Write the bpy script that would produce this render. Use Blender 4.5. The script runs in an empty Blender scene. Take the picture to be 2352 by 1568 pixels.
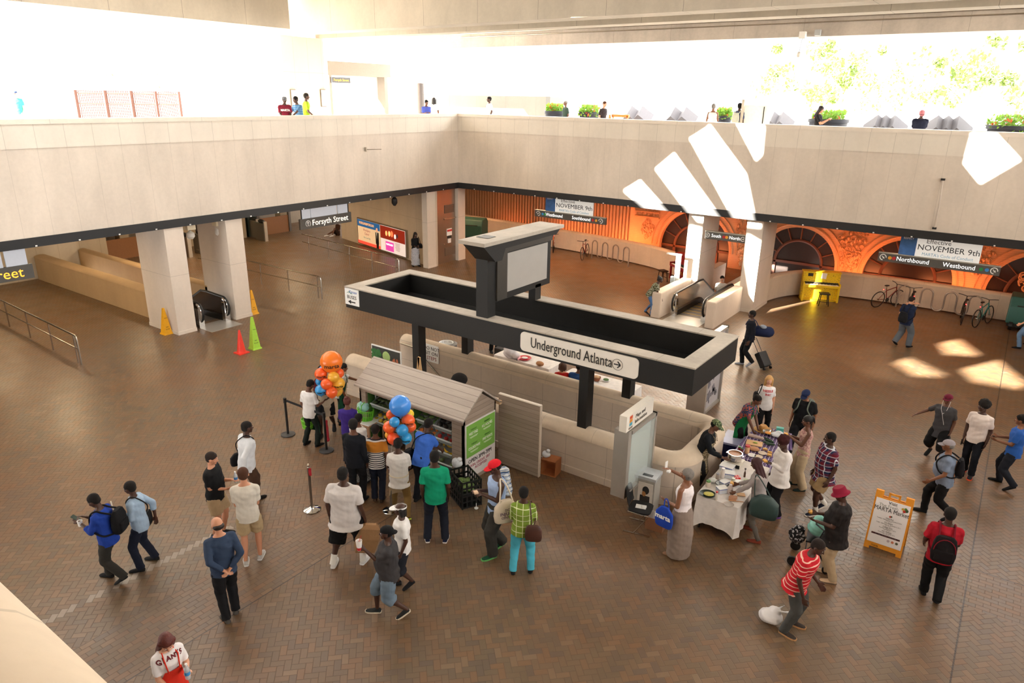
import bpy, bmesh, math, random
import numpy as np
from mathutils import Vector, Matrix, noise
from mathutils.bvhtree import BVHTree

S = bpy.context.scene
COL = S.collection
random.seed(7)
PI = math.pi

# ------------------------------------------------------------------ camera
CAMH = 7.9
FP, TH, PS, RO = 1621.0, 0.33322, math.pi - 0.9522, 0.016577
CF = Vector((math.cos(PS)*math.cos(TH), math.sin(PS)*math.cos(TH), -math.sin(TH)))
_r = Vector((math.sin(PS), -math.cos(PS), 0)); _u = _r.cross(CF)
CR = math.cos(RO)*_r + math.sin(RO)*_u
CU = -math.sin(RO)*_r + math.cos(RO)*_u
cam = bpy.data.cameras.new('camera'); co = bpy.data.objects.new('camera', cam); COL.objects.link(co)
co.matrix_world = Matrix(((CR.x, CU.x, -CF.x, 0), (CR.y, CU.y, -CF.y, 0), (CR.z, CU.z, -CF.z, CAMH), (0, 0, 0, 1)))
cam.sensor_width = 36; cam.lens = 36*FP/2352; cam.clip_end = 600; cam.clip_start = 0.02
S.camera = co

def ray(p): return CF*FP + CR*(p[0]-1176) - CU*(p[1]-784)
def G(px, py, z=0.0):           # where the sight line of a photo point meets height z
    d = ray((px, py)); t = (z-CAMH)/d.z
    return Vector((d.x*t, d.y*t, z))
def OX(px, py, x):
    d = ray((px, py)); t = x/d.x
    return Vector((x, d.y*t, CAMH+d.z*t))
def OY(px, py, y):
    d = ray((px, py)); t = y/d.y
    return Vector((d.x*t, y, CAMH+d.z*t))

# ------------------------------------------------------------------ light
W = bpy.data.worlds.new('world'); S.world = W; W.use_nodes = True
nt = W.node_tree; nt.nodes.clear()
bg = nt.nodes.new('ShaderNodeBackground'); out = nt.nodes.new('ShaderNodeOutputWorld')
bg.inputs[0].default_value = (1.0, 0.985, 0.96, 1); bg.inputs[1].default_value = 2.6
nt.links.new(bg.outputs[0], out.inputs[0])
sd = bpy.data.lights.new('sun', 'SUN'); sd.energy = 30; sd.angle = 0.009; sd.color = (1, 0.93, 0.82)
so = bpy.data.objects.new('sun', sd); COL.objects.link(so)
SUN = Vector((0.93, 2.4, -1.0)).normalized()
so.rotation_euler = SUN.to_track_quat('-Z', 'Y').to_euler()
vs = S.view_settings; vs.view_transform = 'Standard'; vs.look = 'None'; vs.gamma = 1; vs.exposure = 1.85
vs.use_curve_mapping = False
S.display_settings.display_device = 'sRGB'

# ------------------------------------------------------------------ node expressions
class E:
    def __init__(s, nt, k): s.nt, s.k = nt, k
    def _m(s, op, *a, clamp=False):
        n = s.nt.nodes.new('ShaderNodeMath'); n.operation = op; n.use_clamp = clamp
        for i, v in enumerate((s,)+a):
            if isinstance(v, E): s.nt.links.new(v.k, n.inputs[i])
            else: n.inputs[i].default_value = v
        return E(s.nt, n.outputs[0])
    def __add__(s, o): return s._m('ADD', o)
    def __sub__(s, o): return s._m('SUBTRACT', o)
    def __mul__(s, o): return s._m('MULTIPLY', o)
    def __truediv__(s, o): return s._m('DIVIDE', o)
    def fl(s): return s._m('FLOOR')
    def fr(s): return s._m('FRACT')
    def ab(s): return s._m('ABSOLUTE')
    def mod(s, o): return s._m('FLOORED_MODULO', o)
    def lt(s, o): return s._m('LESS_THAN', o)
    def gt(s, o): return s._m('GREATER_THAN', o)
    def mn(s, o): return s._m('MINIMUM', o)
    def mx(s, o): return s._m('MAXIMUM', o)
    def inv(s): return (s*-1.0)+1.0

def mixc(nt, f, a, b):
    n = nt.nodes.new('ShaderNodeMix'); n.data_type = 'RGBA'
    for sock, v in ((n.inputs[0], f), (n.inputs[6], a), (n.inputs[7], b)):
        if isinstance(v, E): nt.links.new(v.k, sock)
        elif hasattr(v, 'is_output') or isinstance(v, bpy.types.NodeSocket): nt.links.new(v, sock)
        else: sock.default_value = v if not isinstance(v, tuple) else (v+(1,))[:4]
    return n.outputs[2]
def coords(nt, kind='Object'):
    tc = nt.nodes.new('ShaderNodeTexCoord'); sp = nt.nodes.new('ShaderNodeSeparateXYZ')
    nt.links.new(tc.outputs[kind], sp.inputs[0])
    return tc.outputs[kind], E(nt, sp.outputs[0]), E(nt, sp.outputs[1]), E(nt, sp.outputs[2])
def noisev(nt, vec, scale, detail=3, rough=.55):
    n = nt.nodes.new('ShaderNodeTexNoise'); n.inputs['Scale'].default_value = scale
    n.inputs['Detail'].default_value = detail; n.inputs['Roughness'].default_value = rough
    nt.links.new(vec, n.inputs['Vector']); return E(nt, n.outputs['Fac'])
def srgb(c):
    if isinstance(c, str):
        c = tuple(int(c[i:i+2], 16)/255 for i in (0, 2, 4))
    return tuple(x/12.92 if x <= .04045 else ((x+.055)/1.055)**2.4 for x in c)
def newmat(name, rough=.6, metal=0.0):
    m = bpy.data.materials.new(name); m.use_nodes = True
    b = m.node_tree.nodes['Principled BSDF']
    b.inputs['Roughness'].default_value = rough; b.inputs['Metallic'].default_value = metal
    return m, m.node_tree, b
_mc = {}
def M(col, rough=.65, metal=0.0, var=.12, scale=14, bump=0.0, emit=0, alpha=1, trans=0):
    """procedural plain material: base colour broken up by noise; col = 'rrggbb' in display colours"""
    key = (col, rough, metal, var, scale, bump, emit, alpha, trans)
    if key in _mc: return _mc[key]
    m, nt, b = newmat('surface_'+str(col), rough, metal)
    c = srgb(col); vec, x, y, z = coords(nt)
    n = noisev(nt, vec, scale)
    lo = tuple(v*(1-var) for v in c); hi = tuple(min(1, v*(1+var)) for v in c)
    nt.links.new(mixc(nt, n, lo, hi), b.inputs['Base Color'])
    if bump:
        bp = nt.nodes.new('ShaderNodeBump'); bp.inputs['Strength'].default_value = bump; bp.inputs['Distance'].default_value = .02
        nt.links.new(n.k, bp.inputs['Height']); nt.links.new(bp.outputs[0], b.inputs['Normal'])
    if emit:
        b.inputs['Emission Color'].default_value = c+(1,); b.inputs['Emission Strength'].default_value = emit
    if alpha < 1: b.inputs['Alpha'].default_value = alpha
    if trans: b.inputs['Transmission Weight'].default_value = trans
    _mc[key] = m
    return m
def cloth(col, kind='plain', col2=None, col3=None, s=1.0):
    key = ('cloth', col, kind, col2, col3, s)
    if key in _mc: return _mc[key]
    m, nt, b = newmat('fabric_'+kind+'_'+col, .85)
    b.inputs['Specular IOR Level'].default_value = .25
    c1 = srgb(col); c2 = srgb(col2 or col); c3 = srgb(col3 or col2 or col)
    vec, x, y, z = coords(nt)
    n = noisev(nt, vec, 9, 2)
    base = mixc(nt, n, tuple(v*.82 for v in c1), tuple(min(1, v*1.12) for v in c1))
    if kind == 'stripe':
        f = (z*(14*s)).fr().lt(.22); base = mixc(nt, f, base, c2)
    elif kind == 'widestripe':
        f = (z*(11*s)).fr().lt(.5); base = mixc(nt, f, base, c2)
    elif kind == 'band':      # three bands by height: dark stripes, colour block, light shoulders
        f = (z*22).fr().lt(.4); base = mixc(nt, f, base, c2)
        g = z.gt(1.16)*z.lt(1.38); base = mixc(nt, g, base, c3)
    elif kind == 'plaid':
        fx = (x*(9*s)).fr().lt(.38); fz = (z*(9*s)).fr().lt(.38)
        base = mixc(nt, (fx+fz)*.5, base, c2)
        lx = ((x*(9*s)+.6).fr().lt(.1)).mx((z*(9*s)+.6).fr().lt(.1)); base = mixc(nt, lx, base, c3)
    elif kind == 'top':
        lx = (((x+y*.12)*13).fr().lt(.4)); ly = (((y-x*.12)*13).fr().lt(.4)); base = mixc(nt, (lx+ly)*.5, base, c2); base = mixc(nt, (((x+y*.12)*13+.7).fr().lt(.16)).mx(((y-x*.12)*13+.7).fr().lt(.12)), base, c3)
    elif kind == 'grid':
        lx = ((x*(9*s)).fr().lt(.1)).mx((z*(9*s)).fr().lt(.1)); base = mixc(nt, lx, base, c2)
    elif kind in ('camo', 'floral', 'print'):
        sc = {'camo': 22, 'floral': 30, 'print': 60}[kind]*s
        a = noisev(nt, vec, sc, 1).gt(.52); d = noisev(nt, vec, sc*1.7, 1).gt(.58)
        base = mixc(nt, a, base, c2); base = mixc(nt, d, base, c3)
    elif kind == 'chevron':
        zz = ((x*12).fr()-.5).ab()*.9
        f = (z*16+zz).fr().lt(.4); base = mixc(nt, f, base, c2)
    nt.links.new(base, b.inputs['Base Color'])
    w = noisev(nt, vec, 9, 2); bp = nt.nodes.new('ShaderNodeBump')
    bp.inputs['Strength'].default_value = .3; bp.inputs['Distance'].default_value = .03
    nt.links.new(w.k, bp.inputs['Height']); nt.links.new(bp.outputs[0], b.inputs['Normal'])
    _mc[key] = m
    return m

def concrete(name, tint, jx=0, jy=0, jz=(), x0=0, y0=0, stain=.16, rough=.8, line=.45):
    """smooth precast concrete; joints every jx / jy metres and at the heights jz"""
    m, nt, b = newmat(name, rough)
    c = srgb(tint); vec, x, y, z = coords(nt)
    mp = nt.nodes.new('ShaderNodeMapping'); mp.inputs['Scale'].default_value = (1, 1, .35); nt.links.new(vec, mp.inputs[0])
    big = noisev(nt, mp.outputs[0], .9, 5, .6); sm = noisev(nt, vec, 9, 4, .65)
    f = (big*.75+sm*.25)
    f = (f-.35)*3.0
    f = f._m('ADD', 0, clamp=True)
    base = mixc(nt, f, tuple(v*(1-stain) for v in c), tuple(min(1, v*1.06) for v in c))
    j = None
    def add(a, b_): return b_ if a is None else a.mx(b_)
    wl = .012
    if jx: j = add(j, ((x+(200*jx-x0))/jx).fr().lt(wl/jx))
    if jy: j = add(j, ((y+(200*jy-y0))/jy).fr().lt(wl/jy))
    for zz in jz: j = add(j, (z-zz).ab().lt(wl/2))
    if j is not None:
        base = mixc(nt, j*line, base, tuple(v*.25 for v in c))
    nt.links.new(base, b.inputs['Base Color'])
    bp = nt.nodes.new('ShaderNodeBump'); bp.inputs['Strength'].default_value = .12; bp.inputs['Distance'].default_value = .02
    nt.links.new(sm.k, bp.inputs['Height']); nt.links.new(bp.outputs[0], b.inputs['Normal'])
    return m

def floor_mat():
    m, nt, b = newmat('herringbone_brick_floor', .3)
    vec, x, y, z = coords(nt)
    w = 0.1025; k = 1/(w*math.sqrt(2))
    u = (x+y)*k+4000.0; v = (y-x)*k+4000.0
    i = u.fl(); j = v.fl(); fu = u.fr(); fv = v.fr()
    c = (i-j+.01).mod(4.0).fl()
    isH = c.lt(1.5)
    c1 = c.gt(.5)*c.lt(1.5); c3 = c.gt(2.5)
    hx = i-c1; vy = j+c3
    # distance to the brick edge in both orientations
    lu = fu+c1; dH = (lu.mn((lu*-1.0)+2.0)).mn(fv.mn(fv.inv()))
    lv = (v-vy)+1.0; dV = (lv.mn((lv*-1.0)+2.0)).mn(fu.mn(fu.inv()))
    d = dH*isH+dV*isH.inv()
    idx = hx*isH+i*isH.inv(); idy = j*isH+vy*isH.inv()
    # running-bond strips beside the long straight joints
    sx = ((x+8.93+.62).ab().lt(.62)); sy = ((y-13.58+.62).ab().lt(.62))
    strip = sx.mx(sy)
    along = y*sx+x*(sx.inv()); across = x*sx+y*(sx.inv())
    rr = (across/w).fl(); a2 = (along/(2*w))+(rr*.5).fr()
    sd_ = (a2.fr().mn(a2.fr().inv())*2.0).mn((across/w).fr().mn((across/w).fr().inv()))
    d = sd_*strip+d*strip.inv()
    idx = a2.fl()*strip+idx*strip.inv(); idy = rr*strip+idy*strip.inv()
    cb = nt.nodes.new('ShaderNodeCombineXYZ'); nt.links.new(idx.k, cb.inputs[0]); nt.links.new(idy.k, cb.inputs[1])
    wn = nt.nodes.new('ShaderNodeTexWhiteNoise'); wn.noise_dimensions = '2D'; nt.links.new(cb.outputs[0], wn.inputs[0])
    rnd = E(nt, wn.outputs['Value'])
    cr = nt.nodes.new('ShaderNodeValToRGB'); nt.links.new(rnd.k, cr.inputs[0])
    e = cr.color_ramp; e.interpolation = 'LINEAR'
    stops = [(0, '6b5d50'), (.25, '746450'), (.5, '7a6752'), (.72, '7e6751'), (.88, '84684f'), (1, '8a7661')]
    e.elements[0].position = 0; e.elements[0].color = srgb(stops[0][1])+(1,)
    e.elements[1].position = 1; e.elements[1].color = srgb(stops[-1][1])+(1,)
    for p, cc in stops[1:-1]:
        q = e.elements.new(p); q.color = srgb(cc)+(1,)
    big = noisev(nt, vec, .22, 4, .6); mid = noisev(nt, vec, 1.3, 4, .6)
    base = mixc(nt, (big-.35)*2.2*.5, cr.outputs[0], srgb('8a5a3c'))
    # pale replacement bricks in one diagonal row
    lr = (((((idx+.5)-idy)/(2*k))+11.0).ab().lt(.145))*(strip.inv())*(y.gt(2.9))*(y.lt(6.4))*isH.inv()*(rnd.gt(.12))
    base = mixc(nt, lr*.75, base, srgb('a89c90'))
    # long straight joints
    jn = ((x+8.93).ab().lt(.012)).mx((y-13.58).ab().lt(.012)).mx((x-.55).ab().lt(.012))
    mort = d.lt(.045)
    base = mixc(nt, mort*.42, base, srgb('4a3c34'))
    base = mixc(nt, jn*.8, base, srgb('2a2420'))
    base = mixc(nt, ((mid-.5)*2.0)._m('ABSOLUTE')*.35, base, srgb('5c4a40'))
    hs = nt.nodes.new('ShaderNodeHueSaturation'); nt.links.new(base, hs.inputs['Color']); hs.inputs['Value'].default_value = FLOORV
    hs.inputs['Saturation'].default_value = 1.12
    nt.links.new(hs.outputs[0], b.inputs['Base Color'])
    ro = (mid*.3+rnd*.06)+(mort*.25)+.2
    nt.links.new(ro.k, b.inputs['Roughness'])
    bp = nt.nodes.new('ShaderNodeBump'); bp.inputs['Strength'].default_value = .35; bp.inputs['Distance'].default_value = .004
    hgt = d.mn(.08)*12.0+mid*.5
    nt.links.new(hgt.k, bp.inputs['Height']); nt.links.new(bp.outputs[0], b.inputs['Normal'])
    b.inputs['Specular IOR Level'].default_value = .6
    return m
FLOORV = .78

# ------------------------------------------------------------------ mesh building
class MB:
    def __init__(s): s.v, s.f, s.m = [], [], []
    def add(s, vs_, fs, mi=0):
        o = len(s.v); s.v += [tuple(p) for p in vs_]; s.f += [tuple(i+o for i in q) for q in fs]; s.m += [mi]*len(fs); return s
    def box(s, c, d, rot=None, mi=0):
        x, y, z = d[0]/2, d[1]/2, d[2]/2
        P = [Vector(p) for p in ((-x, -y, -z), (x, -y, -z), (x, y, -z), (-x, y, -z), (-x, -y, z), (x, -y, z), (x, y, z), (-x, y, z))]
        if rot is not None:
            R_ = rot if isinstance(rot, Matrix) else Matrix.Rotation(rot, 3, 'Z'); P = [R_ @ p for p in P]
        c = Vector(c)
        return s.add([p+c for p in P], [(0, 3, 2, 1), (4, 5, 6, 7), (0, 1, 5, 4), (1, 2, 6, 5), (2, 3, 7, 6), (3, 0, 4, 7)], mi)
    def bb(s, x0, x1, y0, y1, z0, z1, mi=0):
        return s.box(((x0+x1)/2, (y0+y1)/2, (z0+z1)/2), (abs(x1-x0), abs(y1-y0), abs(z1-z0)), None, mi)
    def ring_loft(s, rings, cap=True, mi=0, closed=True):
        n = len(rings[0]); o = len(s.v)
        for r in rings: s.v += [tuple(p) for p in r]
        for a in range(len(rings)-1):
            for i in range(n if closed else n-1):
                j = (i+1) % n
                s.f.append((o+a*n+i, o+a*n+j, o+(a+1)*n+j, o+(a+1)*n+i)); s.m.append(mi)
        if cap:
            s.f.append(tuple(o+i for i in reversed(range(n)))); s.m.append(mi)
            s.f.append(tuple(o+(len(rings)-1)*n+i for i in range(n))); s.m.append(mi)
        return s
    def frame(s, d):
        d = Vector(d).normalized(); a = Vector((0, 0, 1)) if abs(d.z) < .95 else Vector((1, 0, 0))
        x = d.cross(a).normalized()
        return x, x.cross(d).normalized(), d
    def cone(s, p0, p1, r0, r1=None, n=12, mi=0, cap=True):
        p0, p1 = Vector(p0), Vector(p1); r1 = r0 if r1 is None else r1
        x, y, d = s.frame(p1-p0)
        R_ = [[p+(x*math.cos(t)+y*math.sin(t))*r for t in [-2*PI*i/n for i in range(n)]] for p, r in ((p0, r0), (p1, r1))]
        return s.ring_loft(R_, cap, mi)
    def capsule(s, p0, p1, r0, r1=None, n=12, mi=0, k=3):
        p0, p1 = Vector(p0), Vector(p1); r1 = r0 if r1 is None else r1
        x, y, d = s.frame(p1-p0); rings = []
        for q in range(k): 
            a = -PI/2+(q+.35)/k*PI/2; rings.append((p0+d*(r0*math.sin(a)), r0*math.cos(a)))
        rings += [(p0, r0), (p1, r1)]
        for q in range(k):
            a = (q+.65)/k*PI/2; rings.append((p1+d*(r1*math.sin(a)), r1*math.cos(a)))
        return s.ring_loft([[c+(x*math.cos(t)+y*math.sin(t))*r for t in [-2*PI*i/n for i in range(n)]] for c, r in rings], True, mi)
    def ell(s, c, r, rot=None, n=14, k=9, mi=0):
        c = Vector(c); r = (r, r, r) if not hasattr(r, '__len__') else r; rings = []
        for q in range(k):
            a = -PI/2+PI*(q+.5)/k*1.0
            a = -PI/2+PI*(q+.4)/(k-.2)
            rg = []
            for i in range(n):
                t = 2*PI*i/n
                p = Vector((r[0]*math.cos(a)*math.cos(t), r[1]*math.cos(a)*math.sin(t), r[2]*math.sin(a)))
                if rot is not None: p = rot @ p
                rg.append(c+p)
            rings.append(rg)
        return s.ring_loft(rings, True, mi)
    def lathe(s, c, prof, n=24, mi=0, cap=True, ax=None):
        c = Vector(c)
        R_ = [[Vector((r*math.cos(2*PI*i/n), r*math.sin(2*PI*i/n), z)) for i in range(n)] for r, z in prof]
        if ax is not None: R_ = [[ax @ p for p in q] for q in R_]
        return s.ring_loft([[c+p for p in q] for q in R_], cap, mi)
    def tube(s, path, r, n=8, mi=0, cap=True):
        P = [Vector(p) for p in path]; rings = []; up = None
        for i, p in enumerate(P):
            d = (P[min(i+1, len(P)-1)]-P[max(i-1, 0)]).normalized()
            if up is None: x, y, _ = s.frame(d)
            else:
                x = (up-d*up.dot(d)).normalized(); y = x.cross(d)
            up = x; rr = r[i] if hasattr(r, '__len__') else r
            rings.append([p+(x*math.cos(-2*PI*k/n)+y*math.sin(-2*PI*k/n)*1)*rr for k in range(n)])
        return s.ring_loft(rings, cap, mi)
    def prism(s, poly, z0, z1, mi=0, M_=None):
        n = len(poly); a = [Vector((p[0], p[1], z0)) for p in poly]+[Vector((p[0], p[1], z1)) for p in poly]
        if M_ is not None: a = [M_ @ p for p in a]
        f = [tuple(reversed(range(n))), tuple(range(n, 2*n))]+[(i, (i+1) % n, n+(i+1) % n, n+i) for i in range(n)]
        return s.add(a, f, mi)
    def quadp(s, a, b, c, d, mi=0): return s.add([a, b, c, d], [(0, 1, 2, 3)], mi)
    def mesh(s, name='m'):
        me = bpy.data.meshes.new(name); me.from_pydata(s.v, [], s.f); me.polygons.foreach_set('material_index', s.m); return me
    def build(s, name, mats, parent=None, smooth=False, bevel=0, fix=True):
        me = s.mesh(name)
        for m in (mats if isinstance(mats, (list, tuple)) else [mats]): me.materials.append(m)
        if fix or bevel:
            bm = bmesh.new(); bm.from_mesh(me)
            if bevel: bmesh.ops.bevel(bm, geom=list(bm.edges), offset=bevel, segments=2, affect='EDGES', profile=.6, clamp_overlap=True)
            bmesh.ops.recalc_face_normals(bm, faces=bm.faces); bm.to_mesh(me); bm.free()
        if smooth:
            me.polygons.foreach_set('use_smooth', [True]*len(me.polygons))
            if smooth != 2:
                try: me.set_sharp_from_angle(angle=math.radians(40))
                except Exception: pass
        return link(name, me, parent)
def link(name, me, parent=None):
    o = bpy.data.objects.new(name, me); COL.objects.link(o)
    if parent is not None: o.parent = parent
    return o
def thing(name, label, cat, loc=(0, 0, 0), rz=0.0, group=None):
    o = bpy.data.objects.new(name, None); COL.objects.link(o); o.empty_display_size = .1
    o.location = loc; o.rotation_euler = (0, 0, rz); return tag(o, label, cat, group)
def tag(o, label, cat, group=None, kind=None):
    o['label'] = label; o['category'] = cat
    if group: o['group'] = group
    if kind: o['kind'] = kind
    return o
def struct(name, mb, mat, smooth=False, bevel=0, label=None):
    o = mb.build(name, mat, None, smooth, bevel); o['kind'] = 'structure'
    if label: o['label'] = label
    return o
def dup(o, loc=None, rz=None, label=None, parent=None):
    c = o.copy(); COL.objects.link(c)
    if parent: c.parent = parent
    if loc is not None: c.location = loc
    if rz is not None: c.rotation_euler = (0, 0, rz)
    if label: c['label'] = label
    for ch in list(o.children): dup(ch, parent=c)
    return c
def text_mesh(body, size, extr=.002, align='LEFT', shear=0, sx=1.0, bold=0.0):
    cu = bpy.data.curves.new('t', 'FONT'); cu.body = body; cu.size = size; cu.extrude = extr
    cu.align_x = align; cu.align_y = 'CENTER'; cu.shear = shear; cu.resolution_u = 2; cu.offset = bold
    o = bpy.data.objects.new('t', cu); COL.objects.link(o)
    dg = bpy.context.evaluated_depsgraph_get(); dg.update()
    me = bpy.data.meshes.new_from_object(o.evaluated_get(dg))
    bpy.data.objects.remove(o); bpy.data.curves.remove(cu)
    if sx != 1.0: me.transform(Matrix.Diagonal((sx, 1, 1, 1)))
    return me
def text(name, body, size, mat, parent, loc, xdir=(1, 0, 0), up=(0, 0, 1), align='CENTER', fit=0, **kw):
    me = text_mesh(body, size, align=align, **kw)
    if fit:
        xs_ = [v.co.x for v in me.vertices]; me.transform(Matrix.Diagonal((fit/(max(xs_)-min(xs_)), 1, 1, 1)))
    me.materials.clear(); me.materials.append(mat)
    x = Vector(xdir).normalized(); y = Vector(up).normalized(); y = (y-x*y.dot(x)).normalized(); z = x.cross(y)
    me.transform(Matrix(((x.x, y.x, z.x, loc[0]), (x.y, y.y, z.y, loc[1]), (x.z, y.z, z.z, loc[2]), (0, 0, 0, 1))))
    return link(name, me, parent)
# ------------------------------------------------------------------ setting
XW, YW = -22.55, 26.95            # faces of the left and the far parapet wall
ZU, ZP, ZT = 3.66, 6.05, 7.12     # underside, upper plaza, top of parapet
CONC = concrete('concrete_panel', 'd6cabc', jx=.77, jy=.77, y0=.3, jz=(), stain=.16, line=.22)
CONCUP = concrete('concrete_course', 'dcd3c6', jx=.77, jy=.77, y0=.3, jz=(), stain=.08, line=.4)
CPIER = concrete('concrete_pier', 'd8cbbd', jz=(2.05,), stain=.1)
CLOW = concrete('limestone_panel', 'cdbdac', jx=1.02, jy=1.02, jz=(.42,), stain=.14, line=.45)
CCOPE = concrete('limestone_coping', 'd9c6ae', jx=1.3, jy=1.3, stain=.16, line=.3)
CBEAM = concrete('beam_concrete', 'c9bfae', jx=2.35, x0=-8.49, jy=2.35, stain=.18, line=.75)
CBEAM2 = concrete('beam_concrete_streaked', 'c4bab0', jx=2.6, stain=.3, line=.55)
BLACK = M('1d1e20', .5, var=.2, scale=4)
DARK = M('2b2926', .8)
STEEL = M('b9b4ac', .25, 1.0, var=.08, scale=3)
CHROME = M('d8d8d8', .12, 1.0, var=.02)
BRONZE = M('7a7066', .4, .7, var=.1, scale=3)
RUBBER = M('141414', .45)
WHITE = M('ececea', .6, var=.03)
TXTB = M('141414', .6, var=0.02); TXTW = M('f4f4f2', .6, var=.02)

holes = [(-14.1, -4.55, 12.57, 14.3), (-10.25, -8.75, 24.9, 34.4), (-34.0, -23.3, 12.96, 14.28)]
xs = sorted({-46, 13, *[h[0] for h in holes], *[h[1] for h in holes]}); ys = sorted({-4, 34.6, *[h[2] for h in holes], *[h[3] for h in holes]})
mb = MB()
for a, b in zip(xs, xs[1:]):
    for c, d in zip(ys, ys[1:]):
        mx_, my_ = (a+b)/2, (c+d)/2
        if not any(h[0] < mx_ < h[1] and h[2] < my_ < h[3] for h in holes): mb.bb(a, b, c, d, -.25, 0)
struct('floor', mb, floor_mat())

def wall_band(name, horizontal, label):
    mb = MB()
    if horizontal:
        a = (XW-.6, 9.4)
        mb.bb(a[0], a[1], YW+.02, YW+.5, 3.93, 6.35); mb.bb(a[0], a[1], YW, YW+.52, 6.35, 6.99, 1)
        mb.bb(a[0], a[1], YW-.03, YW+.55, 6.99, ZT, 2); mb.bb(a[0], a[1], YW-.02, YW+.5, ZU, 3.93, 3)
    else:
        a = (-4, YW+.5)
        mb.bb(XW-.5, XW-.02, a[0], a[1], 3.93, 6.35); mb.bb(XW-.52, XW, a[0], a[1], 6.35, 6.99, 1)
        mb.bb(XW-.55, XW+.03, a[0], a[1], 6.99, ZT, 2); mb.bb(XW-.5, XW+.02, a[0], a[1], ZU, 3.93, 3)
    return struct(name, mb, [CONC, CONCUP, concrete('parapet_coping', 'e2d8cb', jx=2.3, jy=2.3, stain=.08), BLACK], label=label)
wall_band('wall_left', False, 'pale concrete parapet wall over a black beam, left of the atrium')
wall_band('wall_back', True, 'pale concrete parapet wall over a black beam, far side of the atrium')
mb = MB(); mb.bb(9.0, 9.5, -4, 27.5, ZU, ZT); struct('wall_right', mb, CONC)
# near parapet right below the camera
mb = MB(); mb.bb(-14, 9, -.02, .365, ZU, 6.9)
arc = [(.17+.22*math.cos(t), 6.86+.24*math.sin(t)) for t in [PI*i/12 for i in range(13)]]
mb.ring_loft([[Vector((x, p[0], p[1])) for p in arc] for x in (-14, 9)], True, 1)
struct('wall_front', mb, [CONC, CCOPE], smooth=True)

# upper plaza deck with its underside
mb = MB()
for (a, b, c, d) in ((-110, XW-.1, -30, 130), (XW-.1, 60, YW+.2, 130), (9.2, 60, -30, YW+.2), (XW-.1, 9.2, -12, -.05)):
    mb.bb(a, b, c, d, ZU+.12, ZP, 0)
struct('floor_upper', mb, M('cfcac2', .8, var=.08, scale=2))
mb = MB()
for (a, b, c, d) in ((-46, XW-.2, -4, 27.4), (-30, 13, YW+.3, 36), ): mb.bb(a, b, c, d, ZU, ZU+.1)
struct('ceiling', mb, M('8f8579', .85))
# undercroft walls
mb = MB(); mb.bb(-38.3, -38, -4, 36, 0, ZU); mb.bb(-46, -22, -4.3, -4, 0, ZU); mb.bb(12.7, 13, -4, 36, 0, ZU); mb.bb(-14, 13, -4.2, -4, 0, ZU)
struct('wall_undercroft', mb, concrete('undercroft_wall', '9c8d7c', jy=1.2, jx=1.2, jz=(1.2, 2.4), stain=.2))
mb = MB(); mb.bb(-38, -34.6, 7.8, 15.6, 0, ZU)
struct('wall_gate', mb, concrete('gate_wall', 'b7a78e', jy=.9, jz=(), stain=.1))
mb = MB()
for y0, y1 in ((16.9, 17.35), (20.2, 20.9), (23.2, 24.0), (26.4, 27.0)): mb.bb(-36.5, -36, y0, y1, 0, ZU)
mb.bb(-36.5, -36, 16.9, 27, 3.0, ZU)
struct('wall_entrance', mb, concrete('entrance_wall', 'a8977f', jy=1.2, stain=.1))

# piers
def pier(x0, x1, y0, y1, lab, mat=None):
    mb = MB(); mb.bb(x0, x1, y0, y1, 0, ZU); mb.bb(x0-.015, x1+.015, y0-.015, y1+.015, 0, .12)
    t = mb.build('column', mat or CPIER, bevel=0); tag(t, lab, 'column'); return t
pier(-24.45, -22.58, 12.02, 12.68, 'square concrete column with a yellow cone at its foot, left of the left escalator')
pier(-24.45, -22.62, 14.28, 14.94, 'square concrete column right of the left escalator')
pier(-10.78, -10.16, 27.25, 29.1, 'sunlit concrete column left of the far escalator')
pier(-8.42, -7.8, 27.25, 29.1, 'sunlit concrete column right of the far escalator')

# overhead beams and roof
def beam(lab, x0, x1, y0, y1, z0=10.15, z1=12.5, mat=None, fl=0):
    mb = MB(); mb.bb(x0, x1, y0, y1, z0, z1)
    o = mb.build('roof_beam', mat or CBEAM); tag(o, lab, 'beam', None); return o
beam('deep concrete roof beam at the upper left, running away from the viewer', -24.95, -23.35, -12, 18.3)
beam('deep concrete roof beam across the top of the picture, nearest of the three', -28.4, 14, 19.6, 20.4)
beam('second concrete roof beam, set just behind the nearest one', -26.3, 14, 21.9, 22.6)
beam('streaked concrete roof beam carrying two thin conduits, farthest of the three', -36, 14, 29.0, 29.8, mat=CBEAM2)
# unseen roof slab added for shade, cuts shaped to throw the sun patches
def sunback(p, z=12.5):
    t = (p[2]-z)/SUN.z; return (p[0]-SUN.x*t, p[1]-SUN.y*t)
cuts = []
for q in ([(1430,440),(1470,415),(1545,500),(1500,500)], [(1503,390),(1548,352),(1660,510),(1590,505)], [(1582,320),(1632,288),(1712,400),(1735,520),(1690,515)],
          [(1690,285),(1757,290),(1748,360),(1735,372)], [(2232,308),(2290,310),(2345,370),(2250,425),(2213,380)]):
    cuts.append([sunback(OY(*p, YW)) for p in q])
for q in ([(1586,520),(1612,526),(1608,640),(1572,648),(1574,590)], [(1718,540),(1752,560),(1742,650),(1742,716),(1732,714),(1714,610)]): cuts.append([sunback(OY(*p, 27.25)) for p in q])
for q in ([(2047,835),(2085,822),(2180,868),(2095,865)], [(2150,790),(2200,780),(2255,820),(2165,815)], [(2200,850),(2290,828),(2352,880),(2345,897),(2230,878)]):
    cuts.append([sunback(G(*p)) for p in q])
cu = bpy.data.curves.new('roof', 'CURVE'); cu.dimensions = '2D'; cu.fill_mode = 'BOTH'; cu.extrude = .04
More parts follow.
